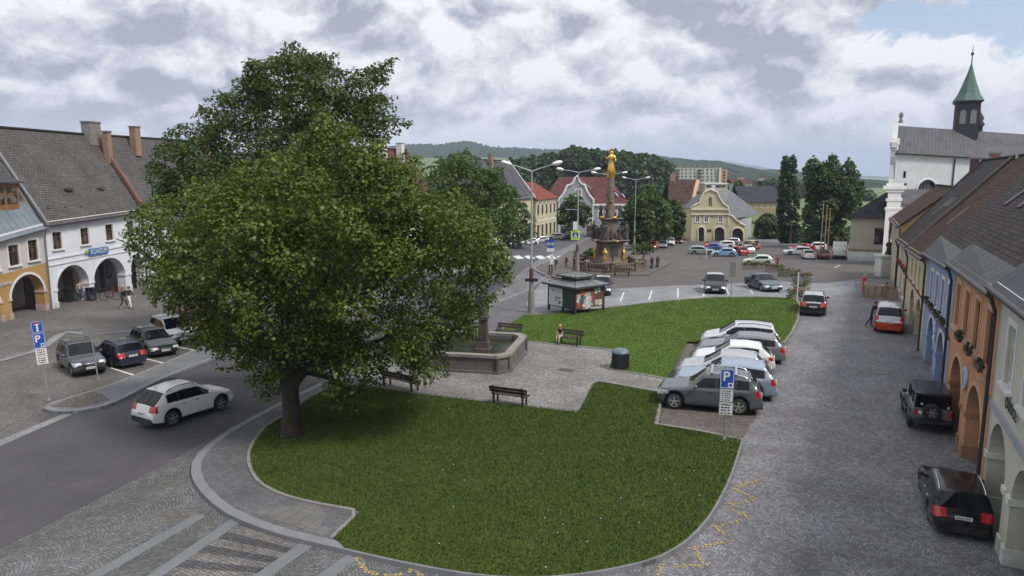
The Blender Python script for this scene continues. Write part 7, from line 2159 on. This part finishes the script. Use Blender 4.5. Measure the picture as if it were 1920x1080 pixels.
# ------------------------------------------------------------------ plague column
m_pst = mat('weathered sandstone', (.150, .120, .090), .9, .35, 1.6, .25, 18, .5, 25, dirt=(.045, .04, .036), dirt_s=1.3)
m_pdk = mat('dark weathered stone', (.060, .052, .048), .9, .35, 3, .25, 22, .4, 25)
m_plt = mat('pale cornice stone', (.21, .19, .17), .85, .3, 2, .2, 20)
pc_ = G(1142, 506, .1); sc_ = 1350 / (pc_.y * .99)
root = thing('plague_column', 'tall baroque plague column with gilded statue on top and balustrade round its foot', 'monument', pc_)
zy = lambda py: at(1142, py, pc_.y).z - pc_.z


def statue(name, x, y, z, h, m, parent, rz=0.0, seed=0):
    g = random.Random(seed); M_ = Matrix.Rotation(rz, 4, 'Z'); mb = MB(); s = h / 1.8
    sx = lambda r: r * s
    vs = []; n = 10
    prof = [(.30, 0), (.33, .15), (.25, .5), (.22, .85), (.25, 1.1), (.27, 1.32), (.20, 1.45), (.075, 1.5), (.10, 1.58), (.115, 1.68), (.08, 1.78), (.02, 1.82)]
    for r, zz in prof:
        for k in range(n):
            a_ = 2 * PI * k / n; f_ = 1 + (.18 * math.sin(3 * a_ + zz * 4 + seed) if zz < 1.3 else 0)
            p_ = M_ @ Vector((r * f_ * math.cos(a_), r * f_ * .8 * math.sin(a_), 0)); vs.append((x + p_.x * s, y + p_.y * s, z + zz * s))
    mb.add(vs, [(i * n + k, i * n + (k + 1) % n, (i + 1) * n + (k + 1) % n, (i + 1) * n + k) for i in range(len(prof) - 1) for k in range(n)], True)
    for s_, e_ in ((-1, g.choice(((.5, .2, 1.25), (.35, -.25, .95), (.5, -.1, 1.7)))), (1, g.choice(((.3, -.3, 1.1), (.55, -.1, 1.45), (.35, -.25, .9))))):
        pts = [Vector((s_ * .2, 0, 1.36)), Vector((s_ * .36, -.08, 1.1)), Vector((s_ * e_[0] * .9, e_[1], e_[2]))]
        mb.tube([(M_ @ p_) * s + Vector((x, y, z)) for p_ in pts], [.085 * s, .07 * s, .045 * s], 6)
    return mb.build(name, m, parent)


RZ = .35
M4 = Matrix.Rotation(RZ, 4, 'Z')
def sq(prof, nm, m, n=4): mb = MB(); mb.lathe(prof, n, (0, 0, 0), M=M4, smooth=False, sq=True); return mb.build(nm, m, root)
z1, z2, z3, z4 = zy(488), zy(449), zy(409), zy(402)
for k, w_ in enumerate((3.9, 3.4)): mb = MB(); mb.lathe([(w_, k * .16 - .1), (w_, k * .16 + .16)], 8, (0, 0, 0), M=Matrix.Rotation(RZ, 4, 'Z'), smooth=False, sq=True); mb.build('step', m_pst, root)
sq([(2.1, .3), (2.1, z1 - .25), (2.25, z1 - .2), (2.2, z1), (1.75, z1 + .1), (1.62, z1 + .4), (1.6, z2 - .5), (1.75, z2 - .35), (2.3, z2 - .12), (2.35, z2), (1.6, z2 + .1)], 'pedestal', m_pst)
sq([(1.25, z2 + .05), (1.18, z2 + .4), (1.0, z3 - .4), (1.15, z3 - .25), (1.5, z3 - .1), (1.5, z3)], 'upper_pedestal', m_pst)
sq([(2.42, z2 - .06), (2.42, z2 + .03)], 'cornice', m_plt); sq([(1.55, z3 - .03), (1.55, z3 + .06)], 'cornice', m_plt)
zt = zy(333); zc = zy(321.5)
mb = MB(); mb.lathe([(.62, z3 + .05), (.62, z4 + .1), (.52, z4 + .3), (.46, z4 + 1.2), (.40, zt - .4), (.36, zt)], 12, (0, 0, 0)); mb.build('shaft', m_pst, root)
mb = MB()
for q in range(7): mb.ell((.45 * math.cos(q * 2.4), .45 * math.sin(q * 2.4), z4 + .6 + q * (zt - z4 - 1.2) / 7), (.16, .16, .2), 7, 5)
mb.build('cloud_reliefs', m_pst, root)
mb = MB(); mb.lathe([(.36, zt), (.42, zt + .1), (.36, zt + .3), (.55, zc - .15), (.55, zc)], 12, (0, 0, 0)); mb.build('capital', m_gold, root)
zg = zy(280)
st_ = statue('gilded_statue', 0, 0, zc, (zg - zc) * .93, m_gold, root, .2, 3)
mb = MB(); mb.ell((.28, -.2, zc + (zg - zc) * .62), (.22, .2, .32), 8, 6); mb.tube([(.3 * math.cos(2 * PI * k / 12), 0, zg - .22 + .3 * math.sin(2 * PI * k / 12)) for k in range(13)], .035, 5); mb.build('child_and_halo', m_gold, st_)
for k in range(4):
    a_ = RZ + PI / 4 + k * PI / 2
    statue('saint_statue', 1.95 * math.cos(a_), 1.95 * math.sin(a_), z2 + .05, 2.1, m_pdk, root, a_ + PI / 2, k); statue('saint_statue', 1.12 * math.cos(a_), 1.12 * math.sin(a_), z3 + .05, 1.5, m_pdk, root, a_ + PI / 2, k + 5)
    for e_ in (-.42, .42): statue('small_statue', 1.45 * math.cos(a_ + e_), 1.45 * math.sin(a_ + e_), z2 + .1, 1.5, m_pdk, root, a_, k + 9)
    b4 = RZ - PI / 2 + k * PI / 2
    mb = MB(); mb.box((1.16 * math.cos(b4), 1.16 * math.sin(b4), (z1 + z2) / 2 + .0), (.06, .9, 1.1), b4); mb.build('inscription_tablet', m_pdk, root)
    mb = MB(); mb.ell((1.75 * math.cos(b4), 1.75 * math.sin(b4), z2 - .05), (.26, .26, .10), 8, 5); mb.build('gilded_cartouche', m_gold, root)
    mb = MB(); mb.ell((.98 * math.cos(b4), .98 * math.sin(b4), z3 + .12), (.34, .34, .14), 8, 5); mb.build('gilded_cartouche', m_gold, root)
    statue('gilded_angel', 1.72 * math.cos(a_), 1.72 * math.sin(a_), z1 + .12, 1.4, m_gold, root, a_ + PI / 2, k + 20)
# balustrade ring
NB = 8; rb = 3.95
post_xy = [(rb * math.cos(RZ + PI / 8 + 2 * PI * k / NB), rb * math.sin(RZ + PI / 8 + 2 * PI * k / NB)) for k in range(NB)]
for k in range(NB):
    x, y = post_xy[k]; mb = MB(); mb.lathe([(.32, -.1), (.32, .15), (.25, .2), (.25, 1.15), (.34, 1.2), (.34, 1.34), (.1, 1.5)], 4, (x, y, 0), M=Matrix.Rotation(RZ + 2 * PI * k / NB, 4, 'Z'), smooth=False, sq=True); mb.build('balustrade_post', m_pst, root)
    x2, y2 = post_xy[(k + 1) % NB]; a_ = Vector((x, y, 0)); b__ = Vector((x2, y2, 0)); d_ = (b__ - a_); ang = math.atan2(d_.y, d_.x); c_ = (a_ + b__) / 2
    mb = MB(); mb.box((c_.x, c_.y, 1.08), (d_.length - .5, .3, .16), ang); mb.box((c_.x, c_.y, .12), (d_.length - .5, .34, .3), ang)
    for q in range(9):
        t = (q + 1) / 10; pp = a_.lerp(b__, t); mb.lathe([(.06, .26), (.11, .5), (.05, .75), (.08, 1.0)], 7, (pp.x, pp.y, 0))
    mb.build('balustrade_rail', m_pst, root)
    if k % 2: statue('balustrade_figure', x, y, 1.42, .9, m_pdk, root, k, k + 30)
# chained bollards
GCH = 'stone bollards linked by chains beside the column'
bol = [G(1043, 505, .1), G(1062, 500, .1), G(1077, 496, .1), G(1089, 492, .1)]
for i, q in enumerate(bol):
    root = thing('stone_bollard', ('stone bollard at the left end of the chain by the bus stop', 'second stone bollard of the chain from the bus stop', 'third stone bollard of the chain beside the lamp', 'stone bollard of the chain nearest the column bush')[i], 'bollard', q, 0, GCH)
    mb = MB(); mb.lathe([(.26, -.1), (.26, .15), (.2, .2), (.17, .95), (.23, 1.0), (.23, 1.12), (.1, 1.25)], 8, (0, 0, 0)); mb.build('shaft', m_pst, root)
    if i < 3:
        d_ = bol[i + 1] - q; mb = MB(); mb.tube([d_ * t + Vector((0, 0, .95 - .5 * math.sin(PI * t))) for t in [k / 8 for k in range(9)]], .035, 5); mb.build('chain', m_black, root)
GCR = 'stone bollards right of the column'
for (px, py, lab) in ((1208, 507, 'stone bollard closest to the right end of the column balustrade'), (1222, 505, 'taller stone bollard right of the column between two others'), (1233, 503, 'outermost stone bollard right of the column')):
    root = thing('stone_bollard', lab, 'bollard', G(px, py), 0, GCR); mb = MB(); mb.lathe([(.26, -.1), (.26, .2), (.18, .3), (.2, 1.0), (.26, 1.1), (.12, 1.45)], 8, (0, 0, 0)); mb.build('shaft', m_pdk, root)
    mb = MB(); mb.box((-.35, -.3, .45), (.8, .4, .07)); mb.build('seat_slab', m_pdk, root)

# ------------------------------------------------------------------ planters
m_plc = mat('planter concrete', (.19, .17, .15), .9, .3, 3, .2, 25)
m_fl = [mat('bloom %d' % i, c, .8, .3, 10) for i, c in enumerate(((.26, .05, .05), (.26, .17, .06), (.22, .10, .12)))]
GPL = 'concrete flower planters between strip and square'


def planter(px, py, w, d_, rz, lab, seed, h=.5, big=1.0):
    g = random.Random(seed); root = thing('flower_planter', lab, 'planter', G(px, py), rz, GPL)
    mb = MB(); mb.prism([(-w / 2 + .05, -d_ / 2, 0), (w / 2 - .05, -d_ / 2, 0), (w / 2, -d_ / 2, h), (-w / 2, -d_ / 2, h)], (0, d_, 0)); mb.build('trough', m_plc, root)
    cl = np.array([(g.uniform(-w / 2, w / 2), g.uniform(-d_ / 2, d_ / 2), h + g.uniform(.05, .3) * big, g.uniform(.18, .32) * big) for _ in range(int(22 * w))])
    leaves_mesh('plants', cl, 160, .11, lf_mid, root, seed=seed)['kind'] = 'stuff'
    mb = MB()
    for q in range(int(16 * w)): mb.mi = g.randrange(3); mb.ell((g.uniform(-w / 2, w / 2), g.uniform(-d_ / 2, d_ / 2) - .1, h + g.uniform(.15, .5) * big), (.07, .07, .06), 5, 4)
    mb.build('blossoms', m_fl, root)['kind'] = 'stuff'


planter(1414, 505, 2.6, .7, -.1, 'flower planter farthest left in front of the pale green hatchback', 61)
planter(1452, 510, 2.0, .7, -.15, 'flower planter behind the teal saloon roof', 62)
planter(1478, 519, 2.2, .7, -.35, 'flower planter in the middle of the row right of the teal saloon', 63)
planter(1503, 529, 1.8, .8, -.5, 'flower planter next to the cobbled lane before the square', 64, .5, 1.2)
planter(1503, 548, 1.1, .9, .2, 'bushy flower planter just right of the white marker post', 65, .5, 1.5)
planter(1492, 563, 1.3, .8, .1, 'flower planter with red blossoms at the foot of the white marker post', 66, .45, 1.1)

# flag poles
for px, py, top, lab in ((1538, 478, 384, 'left flag pole of three bare pale poles'), (1545, 478, 386, 'middle flag pole of three bare pale poles'), (1551, 478, 392, 'right flag pole of three bare pale poles')):
    b_ = G(px, py); h = at(px, top, b_.y).z - b_.z; root = thing('flag_pole', lab, 'flag pole', b_, 0, 'bare flag poles by the white van')
    mb = MB(); mb.cyl((0, 0, -.1), (0, 0, h), .10, .06, 8); mb.build('pole', mat('pale varnished wood', (.33, .26, .15), .6, .2, 3), root); mb = MB(); mb.ell((0, 0, h), (.1, .1, .1), 8, 5); mb.build('finial', m_gold, root)
# terrace in front of the church side house
m_tim = mat('terrace timber', (.26, .17, .09), .75, .3, 3)
GTE = 'slatted fence panels of the small terrace'
ta, tb = G(1619, 558), G(1682, 562); d_ = (tb - ta); ang = math.atan2(d_.y, d_.x)
for k, lab in enumerate(('slatted terrace fence panel at the left end', 'slatted terrace fence panel second from the left end', 'slatted terrace fence panel nearest the house wall')):
    q = ta.lerp(tb, (k + .5) / 3); root = thing('terrace_fence', lab, 'fence', q, ang, GTE); w = d_.length / 3 - .06
    for s_ in (-1, 1): mb = MB(); mb.b2(s_ * w / 2 - .04, s_ * w / 2 + .04, -.04, .04, 0, 1.12); mb.build('post', m_tim, root)
    mb = MB(); mb.b2(-w / 2, w / 2, -.05, .05, 1.02, 1.10); mb.b2(-w / 2, w / 2, -.03, .03, .08, .16)
    for i in range(8): x = -w / 2 + (i + .5) * w / 8; mb.b2(x - .028, x + .028, -.02, .02, .16, 1.02)
    mb.build('slats', m_tim, root)
q = ta + Vector((math.cos(ang + 1.57), math.sin(ang + 1.57), 0)) * 1.1; root = thing('terrace_fence', 'slatted terrace fence panel turned towards the square', 'fence', q, ang + PI / 2, GTE)
for s_ in (-1, 1): mb = MB(); mb.b2(s_ * 1.0 - .04, s_ * 1.0 + .04, -.04, .04, 0, 1.12); mb.build('post', m_tim, root)
mb = MB(); mb.b2(-1, 1, -.05, .05, 1.02, 1.1)
for i in range(9): x = -1 + (i + .5) * 2 / 9; mb.b2(x - .028, x + .028, -.02, .02, .08, 1.02)
mb.build('slats', m_tim, root)
tc = ta.lerp(tb, .45) + Vector((.8, 2.2, 0)); root = thing('terrace_table', 'pale table top inside the terrace fence', 'table', (tc.x, tc.y, terr(tc.y)))
mb = MB(); mb.b2(-.9, .9, -.4, .4, .72, .77); mb.build('table_top', m_trimc, root)
for x in (-.75, .75):
    for y in (-.3, .3): mb = MB(); mb.b2(x - .03, x + .03, y - .03, y + .03, 0, .72); mb.build('leg', m_tim, root)

# things in the left arcade
m_bike = mat('bicycle frame', (.05, .06, .075), .4, .2, 5)


def bicycle(label, pos, rz, col=None):
    root = thing('bicycle', label, 'bicycle', pos, rz, 'bicycles at the white arcade')
    for x in (-.52, .52):
        mb = MB(); mb.tube([(x + .33 * math.cos(2 * PI * k / 18), 0, .34 + .33 * math.sin(2 * PI * k / 18)) for k in range(19)], .024, 6, False); w = mb.build('wheel', m_tyre, root)
        mb = MB()
        for k in range(6): a_ = PI * k / 6; mb.cyl((x + .32 * math.cos(a_), 0, .34 + .32 * math.sin(a_)), (x - .32 * math.cos(a_), 0, .34 - .32 * math.sin(a_)), .006, n=4)
        mb.build('spokes', m_galv, w)
    mb = MB(); mb.tube([(-.52, 0, .34), (-.1, 0, .32), (.38, 0, .8), (-.22, 0, .78), (-.1, 0, .32)], .022, 6); mb.tube([(-.52, 0, .34), (-.22, 0, .78)], .016, 6); mb.tube([(.52, 0, .34), (.38, 0, .8), (.35, 0, .95)], .022, 6); mb.build('frame', col or m_bike, root)
    mb = MB(); mb.tube([(.33, -.28, .98), (.38, 0, .95), (.33, .28, .98)], .016, 6); mb.build('handlebar', m_black, root)
    mb = MB(); mb.ell((-.25, 0, .88), (.14, .07, .04)); mb.build('saddle', m_black, root)


q = G(207, 563); bicycle('dark bicycle parked by the pier between the two white arches', (q.x, q.y, terr(q.y)), R(8))
q = G(216, 560); bicycle('second bicycle leaning behind the one at the white pier', (q.x - .2, q.y + .5, terr(q.y)), R(14), m_sred)
for px, py, lab in ((130, 566, 'dark litter bin standing in the first white arch'), (172, 563, 'dark blue bin beside the pier inside the first white arch')):
    root = thing('litter_bin', lab, 'litter bin', G(px, py)); mb = MB(); mb.prism([(-.26, -.26, 0), (.26, -.26, 0), (.3, -.28, 1.0), (-.3, -.28, 1.0)], (0, .54, 0)); mb.build('body', m_black if px < 150 else PAINT['navy'], root); mb = MB(); mb.box((0, 0, 1.04), (.66, .62, .08)); mb.build('lid', m_black, root)
root = thing('wall_lantern', 'stone saint figure on a white block at the church corner', 'statue', G(1662, 518)); root.name = 'corner_statue'
mb = MB(); mb.b2(-.9, .9, -.5, .9, -.2, 2.1); mb.b2(-1.05, 1.05, -.65, .9, 2.1, 2.3); mb.build('plinth', p_stonew, root)
statue('figure', 0, 0, 2.3, 1.7, m_pdk, root, 0, 44)
# ------------------------------------------------------------------ people
m_skin = mat('skin', (.42, .25, .18), .55, .08, 8); m_blond = mat('blond hair', (.42, .29, .12), .6, .25, 20); m_brown = mat('brown hair', (.09, .05, .03), .6, .25, 20); m_copper = mat('copper hair', (.22, .08, .03), .6, .25, 20); m_greyh = mat('grey hair', (.3, .29, .28), .6, .2, 20)
CL = {k: mat(k + ' cloth', v, .85, .2, 9) for k, v in {'black': (.012, .012, .014), 'white': (.62, .62, .63), 'red': (.45, .02, .04), 'navy': (.015, .018, .045), 'denim': (.06, .085, .14), 'pink': (.55, .36, .36), 'grey': (.2, .2, .2), 'dark': (.03, .028, .03), 'beige': (.4, .34, .26)}.items()}


def person(label, loc, rz, hgt, pose, top, bottom, shoe, hair, hair_len=0, bare_legs=False, short_sleeve=True, group=None):
    """one continuous skinned body; pose = joints for a 1.75 m figure facing -y"""
    J = {'pelvis': (0, 0, .95), 'waist': (0, 0, 1.10), 'chest': (0, .01, 1.30), 'neck': (0, .0, 1.47), 'headb': (0, -.015, 1.54), 'headm': (0, -.03, 1.635), 'headt': (0, -.015, 1.70),
         'shl': (.17, 0, 1.42), 'ell': (.25, .02, 1.14), 'wrl': (.27, -.06, .89), 'shr': (-.17, 0, 1.42), 'elr': (-.25, .02, 1.14), 'wrr': (-.27, -.06, .89),
         'hil': (.09, 0, .91), 'knl': (.10, -.02, .49), 'anl': (.10, .02, .08), 'tol': (.11, -.16, .035), 'hir': (-.09, 0, .91), 'knr': (-.10, -.02, .49), 'anr': (-.10, .02, .08), 'tor': (-.11, -.16, .035)}
    J.update(pose)
    rad = {'pelvis': .145, 'waist': .125, 'chest': .15, 'neck': .058, 'headb': .075, 'headm': .098, 'headt': .075, 'shl': .07, 'shr': .07, 'ell': .044, 'elr': .044, 'wrl': .028, 'wrr': .028, 'hil': .095, 'hir': .095, 'knl': .058, 'knr': .058, 'anl': .042, 'anr': .042, 'tol': .036, 'tor': .036}
    E_ = [('pelvis', 'waist'), ('waist', 'chest'), ('chest', 'neck'), ('neck', 'headb'), ('headb', 'headm'), ('headm', 'headt'), ('chest', 'shl'), ('shl', 'ell'), ('ell', 'wrl'), ('chest', 'shr'), ('shr', 'elr'), ('elr', 'wrr'), ('pelvis', 'hil'), ('hil', 'knl'), ('knl', 'anl'), ('anl', 'tol'), ('pelvis', 'hir'), ('hir', 'knr'), ('knr', 'anr'), ('anr', 'tor')]
    names = list(J); idx = {n: i for i, n in enumerate(names)}
    V = [Vector(J[n]) for n in names]; Rr = [rad[n] for n in names]; ed = [(idx[a], idx[b]) for a, b in E_]
    for sd in 'lr':                                             # palm, four unequal curled fingers and a thumb
        w = Vector(J['wr' + sd]); f = (w - Vector(J['el' + sd])).normalized(); side = f.cross(Vector((0, 1, 0)) if abs(f.y) < .8 else Vector((1, 0, 0))).normalized(); curl = f.cross(side)
        V.append(w + f * .075); Rr.append(.030); pi_ = len(V) - 1; ed.append((idx['wr' + sd], pi_))
        for k, ln in enumerate((.062, .075, .070, .054)):
            o = (k - 1.5) * .021
            V.append(V[pi_] + f * .030 + side * o); Rr.append(.010); V.append(V[pi_] + f * (.028 + ln * .6) + side * o + curl * .012); Rr.append(.0085); V.append(V[pi_] + f * (.022 + ln) + side * o + curl * .036); Rr.append(.007)
            ed += [(pi_, len(V) - 3), (len(V) - 3, len(V) - 2), (len(V) - 2, len(V) - 1)]
        V.append(w + f * .03 + side * .036 + curl * .01); Rr.append(.011); V.append(w + f * .075 + side * .05 + curl * .026); Rr.append(.009); ed += [(idx['wr' + sd], len(V) - 2), (len(V) - 2, len(V) - 1)]
    me = bpy.data.meshes.new('body'); me.from_pydata([tuple(v) for v in V], ed, []); o = bpy.data.objects.new('body', me); COL.objects.link(o)
    sk = o.modifiers.new('s', 'SKIN'); sk.branch_smoothing = .6
    for i, sv_ in enumerate(me.skin_vertices[0].data):
        r = Rr[i]; sv_.radius = (r, r * (.72 if names[i] in ('chest', 'waist', 'pelvis') else 1)) if i < len(names) else (r, r); sv_.use_root = i == 0
    sub = o.modifiers.new('u', 'SUBSURF'); sub.levels = sub.render_levels = 1
    dg = bpy.context.evaluated_depsgraph_get(); m2 = bpy.data.meshes.new_from_object(o.evaluated_get(dg)); bpy.data.objects.remove(o)
    for m in (m_skin, top, bottom, shoe): m2.materials.append(m)
    segs = [(a, b) for a, b in E_]

    def region(c):
        best, bn, bt = 9, None, 0
        for a, b in segs:
            A, B = Vector(J[a]), Vector(J[b]); ab = B - A; t = max(0, min(1, (c - A).dot(ab) / ab.length_squared)); dd = (A + ab * t - c).length
            if dd < best: best, bn, bt = dd, (a, b), t
        a, b = bn
        if a in ('neck', 'headb', 'headm') or (b == 'neck' and bt > .8): return 0
        if a.startswith('el') or b.startswith('wr'): return 0 if short_sleeve else (1 if bt < .9 else 0)
        if a.startswith('sh') and b.startswith('el'): return 1 if (not short_sleeve or bt < .55) else 0
        if a.startswith('an'): return 3
        if a.startswith('kn'): return 0 if bare_legs else (2 if bt < .93 else 3)
        if a.startswith('hi') or b.startswith('hi') or (a == 'pelvis' and b == 'waist' and bt < .45): return 2
        return 1
    for p in m2.polygons: p.material_index = region(p.center); p.use_smooth = True
    k = hgt / 1.75
    root = thing('person', label, 'person', loc, rz, group); root.scale = (k,) * 3
    o = bpy.data.objects.new('body', m2); COL.objects.link(o); o.parent = root
    hm = Vector(J['headm']); up = (Vector(J['headt']) - Vector(J['headb'])).normalized(); fw = Vector((0, -1, 0))
    # hair cap, longer lock if wanted, and the face
    mb = MB(); mb.ell(hm + up * .035 + Vector((0, .018, 0)), (.103, .108, .088), 12, 8); mb.ell(hm + Vector((0, .055, .0)), (.095, .06, .095 + hair_len * .4), 10, 7)
    if hair_len: mb.ell(hm + Vector((0, .075, -.10 - hair_len * .4)), (.085, .045, .09 + hair_len * .5), 10, 7)
    mb.build('hair', hair, root)
    mb = MB(); mb.ell(hm + Vector((0, -.10, -.012)), (.014, .022, .024), 6, 5); mb.build('nose', m_skin, root)
    mb = MB()
    for s_ in (-1, 1): mb.ell(hm + Vector((s_ * .036, -.088, .012)), (.014, .01, .009), 6, 5)
    mb.build('eyes', m_black, root)
    mb = MB(); mb.ell(hm + Vector((0, -.085, -.052)), (.024, .008, .007), 6, 4); mb.build('mouth', CL['pink'], root)
    for s_ in (-1, 1): mb = MB(); mb.ell(hm + Vector((s_ * .098, .0, -.005)), (.014, .022, .032), 6, 5); mb.build('ear', m_skin, root)
    return root


walk1 = {'knl': (.10, -.16, .52), 'anl': (.10, -.24, .11), 'tol': (.11, -.41, .09), 'knr': (-.10, .05, .50), 'anr': (-.10, .27, .14), 'tor': (-.11, .16, .035), 'wrl': (.26, .14, .92), 'ell': (.25, .12, 1.16), 'wrr': (-.26, -.24, .98), 'elr': (-.25, -.06, 1.15)}
walk2 = {'knr': (-.10, -.16, .52), 'anr': (-.10, -.24, .11), 'tor': (-.11, -.41, .09), 'knl': (.10, .05, .50), 'anl': (.10, .27, .14), 'tol': (.11, .16, .035), 'wrr': (-.26, .14, .92), 'elr': (-.25, .12, 1.16), 'wrl': (.26, -.24, .98), 'ell': (.25, -.06, 1.15)}
q = G(233, 578); person('walking person with copper hair, black top and black trousers at the left', (q.x, q.y, terr(q.y)), R(75), 1.68, walk1, CL['black'], CL['black'], CL['white'], m_copper, .12, short_sleeve=False)
q = G(244, 579); person('walking person in black shirt and loose white trousers beside the copper haired one', (q.x, q.y, terr(q.y)), R(75), 1.76, walk2, CL['black'], CL['white'], CL['black'], m_brown, 0, short_sleeve=False)
lean = {'chest': (0, -.10, 1.27), 'waist': (0, -.03, 1.09), 'neck': (0, -.17, 1.43), 'headb': (0, -.20, 1.50), 'headm': (0, -.22, 1.595), 'headt': (0, -.20, 1.66), 'shl': (.17, -.12, 1.38), 'shr': (-.17, -.12, 1.38), 'ell': (.22, -.34, 1.2), 'wrl': (.16, -.55, 1.22), 'elr': (-.22, -.30, 1.16), 'wrr': (-.14, -.52, 1.2), 'knr': (-.10, .12, .5), 'anr': (-.11, .40, .12), 'tor': (-.11, .28, .04), 'knl': (.10, -.06, .5), 'anl': (.1, .0, .08)}
q = G(1633, 612); person('man in navy clothes bending to the side of the rust red mini van', (q.x, q.y, terr(q.y)), R(80), 1.8, lean, CL['navy'], CL['navy'], CL['black'], m_brown, 0, short_sleeve=False)
q = ta.lerp(tb, .12) + Vector((.9, 2.6, 0)); person('person in a red shirt standing on the small terrace', (q.x, q.y, terr(q.y)), R(20), 1.72, {}, CL['red'], CL['red'], CL['dark'], m_greyh, 0)
sit = {'pelvis': (0, 0, .50), 'waist': (0, .02, .66), 'chest': (0, .02, .88), 'neck': (0, 0, 1.06), 'headb': (0, -.02, 1.13), 'headm': (0, -.035, 1.225), 'headt': (0, -.02, 1.29), 'shl': (.17, .0, 1.0), 'shr': (-.17, .0, 1.0), 'ell': (.24, -.06, .74), 'wrl': (.14, -.26, .66), 'elr': (-.24, -.06, .74), 'wrr': (-.14, -.26, .66),
       'hil': (.09, -.03, .50), 'knl': (.11, -.42, .50), 'anl': (.11, -.42, .08), 'tol': (.12, -.58, .035), 'hir': (-.09, -.03, .50), 'knr': (-.11, -.42, .50), 'anr': (-.11, -.40, .08), 'tor': (-.12, -.56, .035)}
q = ta.lerp(tb, .68) + Vector((.5, 1.0, 0)); person('dark clothed person sitting on the terrace behind the fence', (q.x, q.y, terr(q.y)), R(-70), 1.72, sit, CL['navy'], CL['dark'], CL['black'], m_brown, 0, short_sleeve=False)
q = G(1457, 506); person('far person in a red jacket walking beside the flower planters', (q.x, q.y, terr(q.y)), R(-60), 1.75, walk1, CL['red'], CL['dark'], CL['dark'], m_brown, 0, short_sleeve=False)
# child on the bench: sits on the seat, feet hanging towards the ground
bl = Vector(bseat.location); brz = bseat.rotation_euler.z
off = Matrix.Rotation(brz, 3, 'Z') @ Vector((-bL / 2 + .22, -.02, 0))
kid = {'pelvis': (0, 0, .56), 'waist': (0, -.02, .70), 'chest': (0, -.05, .90), 'neck': (0, -.08, 1.06), 'headb': (0, -.11, 1.13), 'headm': (0, -.13, 1.235), 'headt': (0, -.11, 1.31), 'shl': (.16, -.06, 1.0), 'shr': (-.16, -.06, 1.0), 'ell': (.22, -.16, .78), 'wrl': (.08, -.32, .72), 'elr': (-.22, -.16, .78), 'wrr': (-.08, -.32, .72),
       'hil': (.09, -.04, .55), 'knl': (.10, -.44, .57), 'anl': (.09, -.46, .16), 'tol': (.10, -.62, .10), 'hir': (-.09, -.04, .55), 'knr': (-.10, -.44, .57), 'anr': (-.09, -.42, .16), 'tor': (-.10, -.58, .10)}
person('small blond child in dark top and pink leggings sitting on the bench by the lawn', (bl.x + off.x, bl.y + off.y, bl.z), brz, 1.52, kid, CL['dark'], CL['pink'], CL['dark'], m_blond, .08)
q = G(150, 566); person('person in a pale top holding a bicycle inside the first white arch', (q.x - .3, q.y + .6, terr(q.y)), R(70), 1.7, {}, CL['beige'], CL['denim'], CL['white'], m_brown, .1)
bicycle('bicycle held by the person inside the first white arch', (q.x + .2, q.y + .3, terr(q.y)), R(14))
# ------------------------------------------------------------------ thin summer haze
HAZE = .00016
mb = MB(); mb.b2(-17000, 17000, -300, 15000, -14.5, 420)
hz = mb.build('haze', [])
hm = bpy.data.materials.new('haze air'); hm.use_nodes = True; hn = NT(hm.node_tree); hn.n.clear()
ho = hn.n.new('ShaderNodeOutputMaterial'); pv_ = hn.n.new('ShaderNodeVolumePrincipled')
pv_.inputs['Color'].default_value = (.66, .78, 1.0, 1); pv_.inputs['Density'].default_value = HAZE; pv_.inputs['Anisotropy'].default_value = 0.0
hn.l.new(pv_.outputs[0], ho.inputs['Volume'])
hz.data.materials.append(hm)
hz['kind'] = 'stuff'
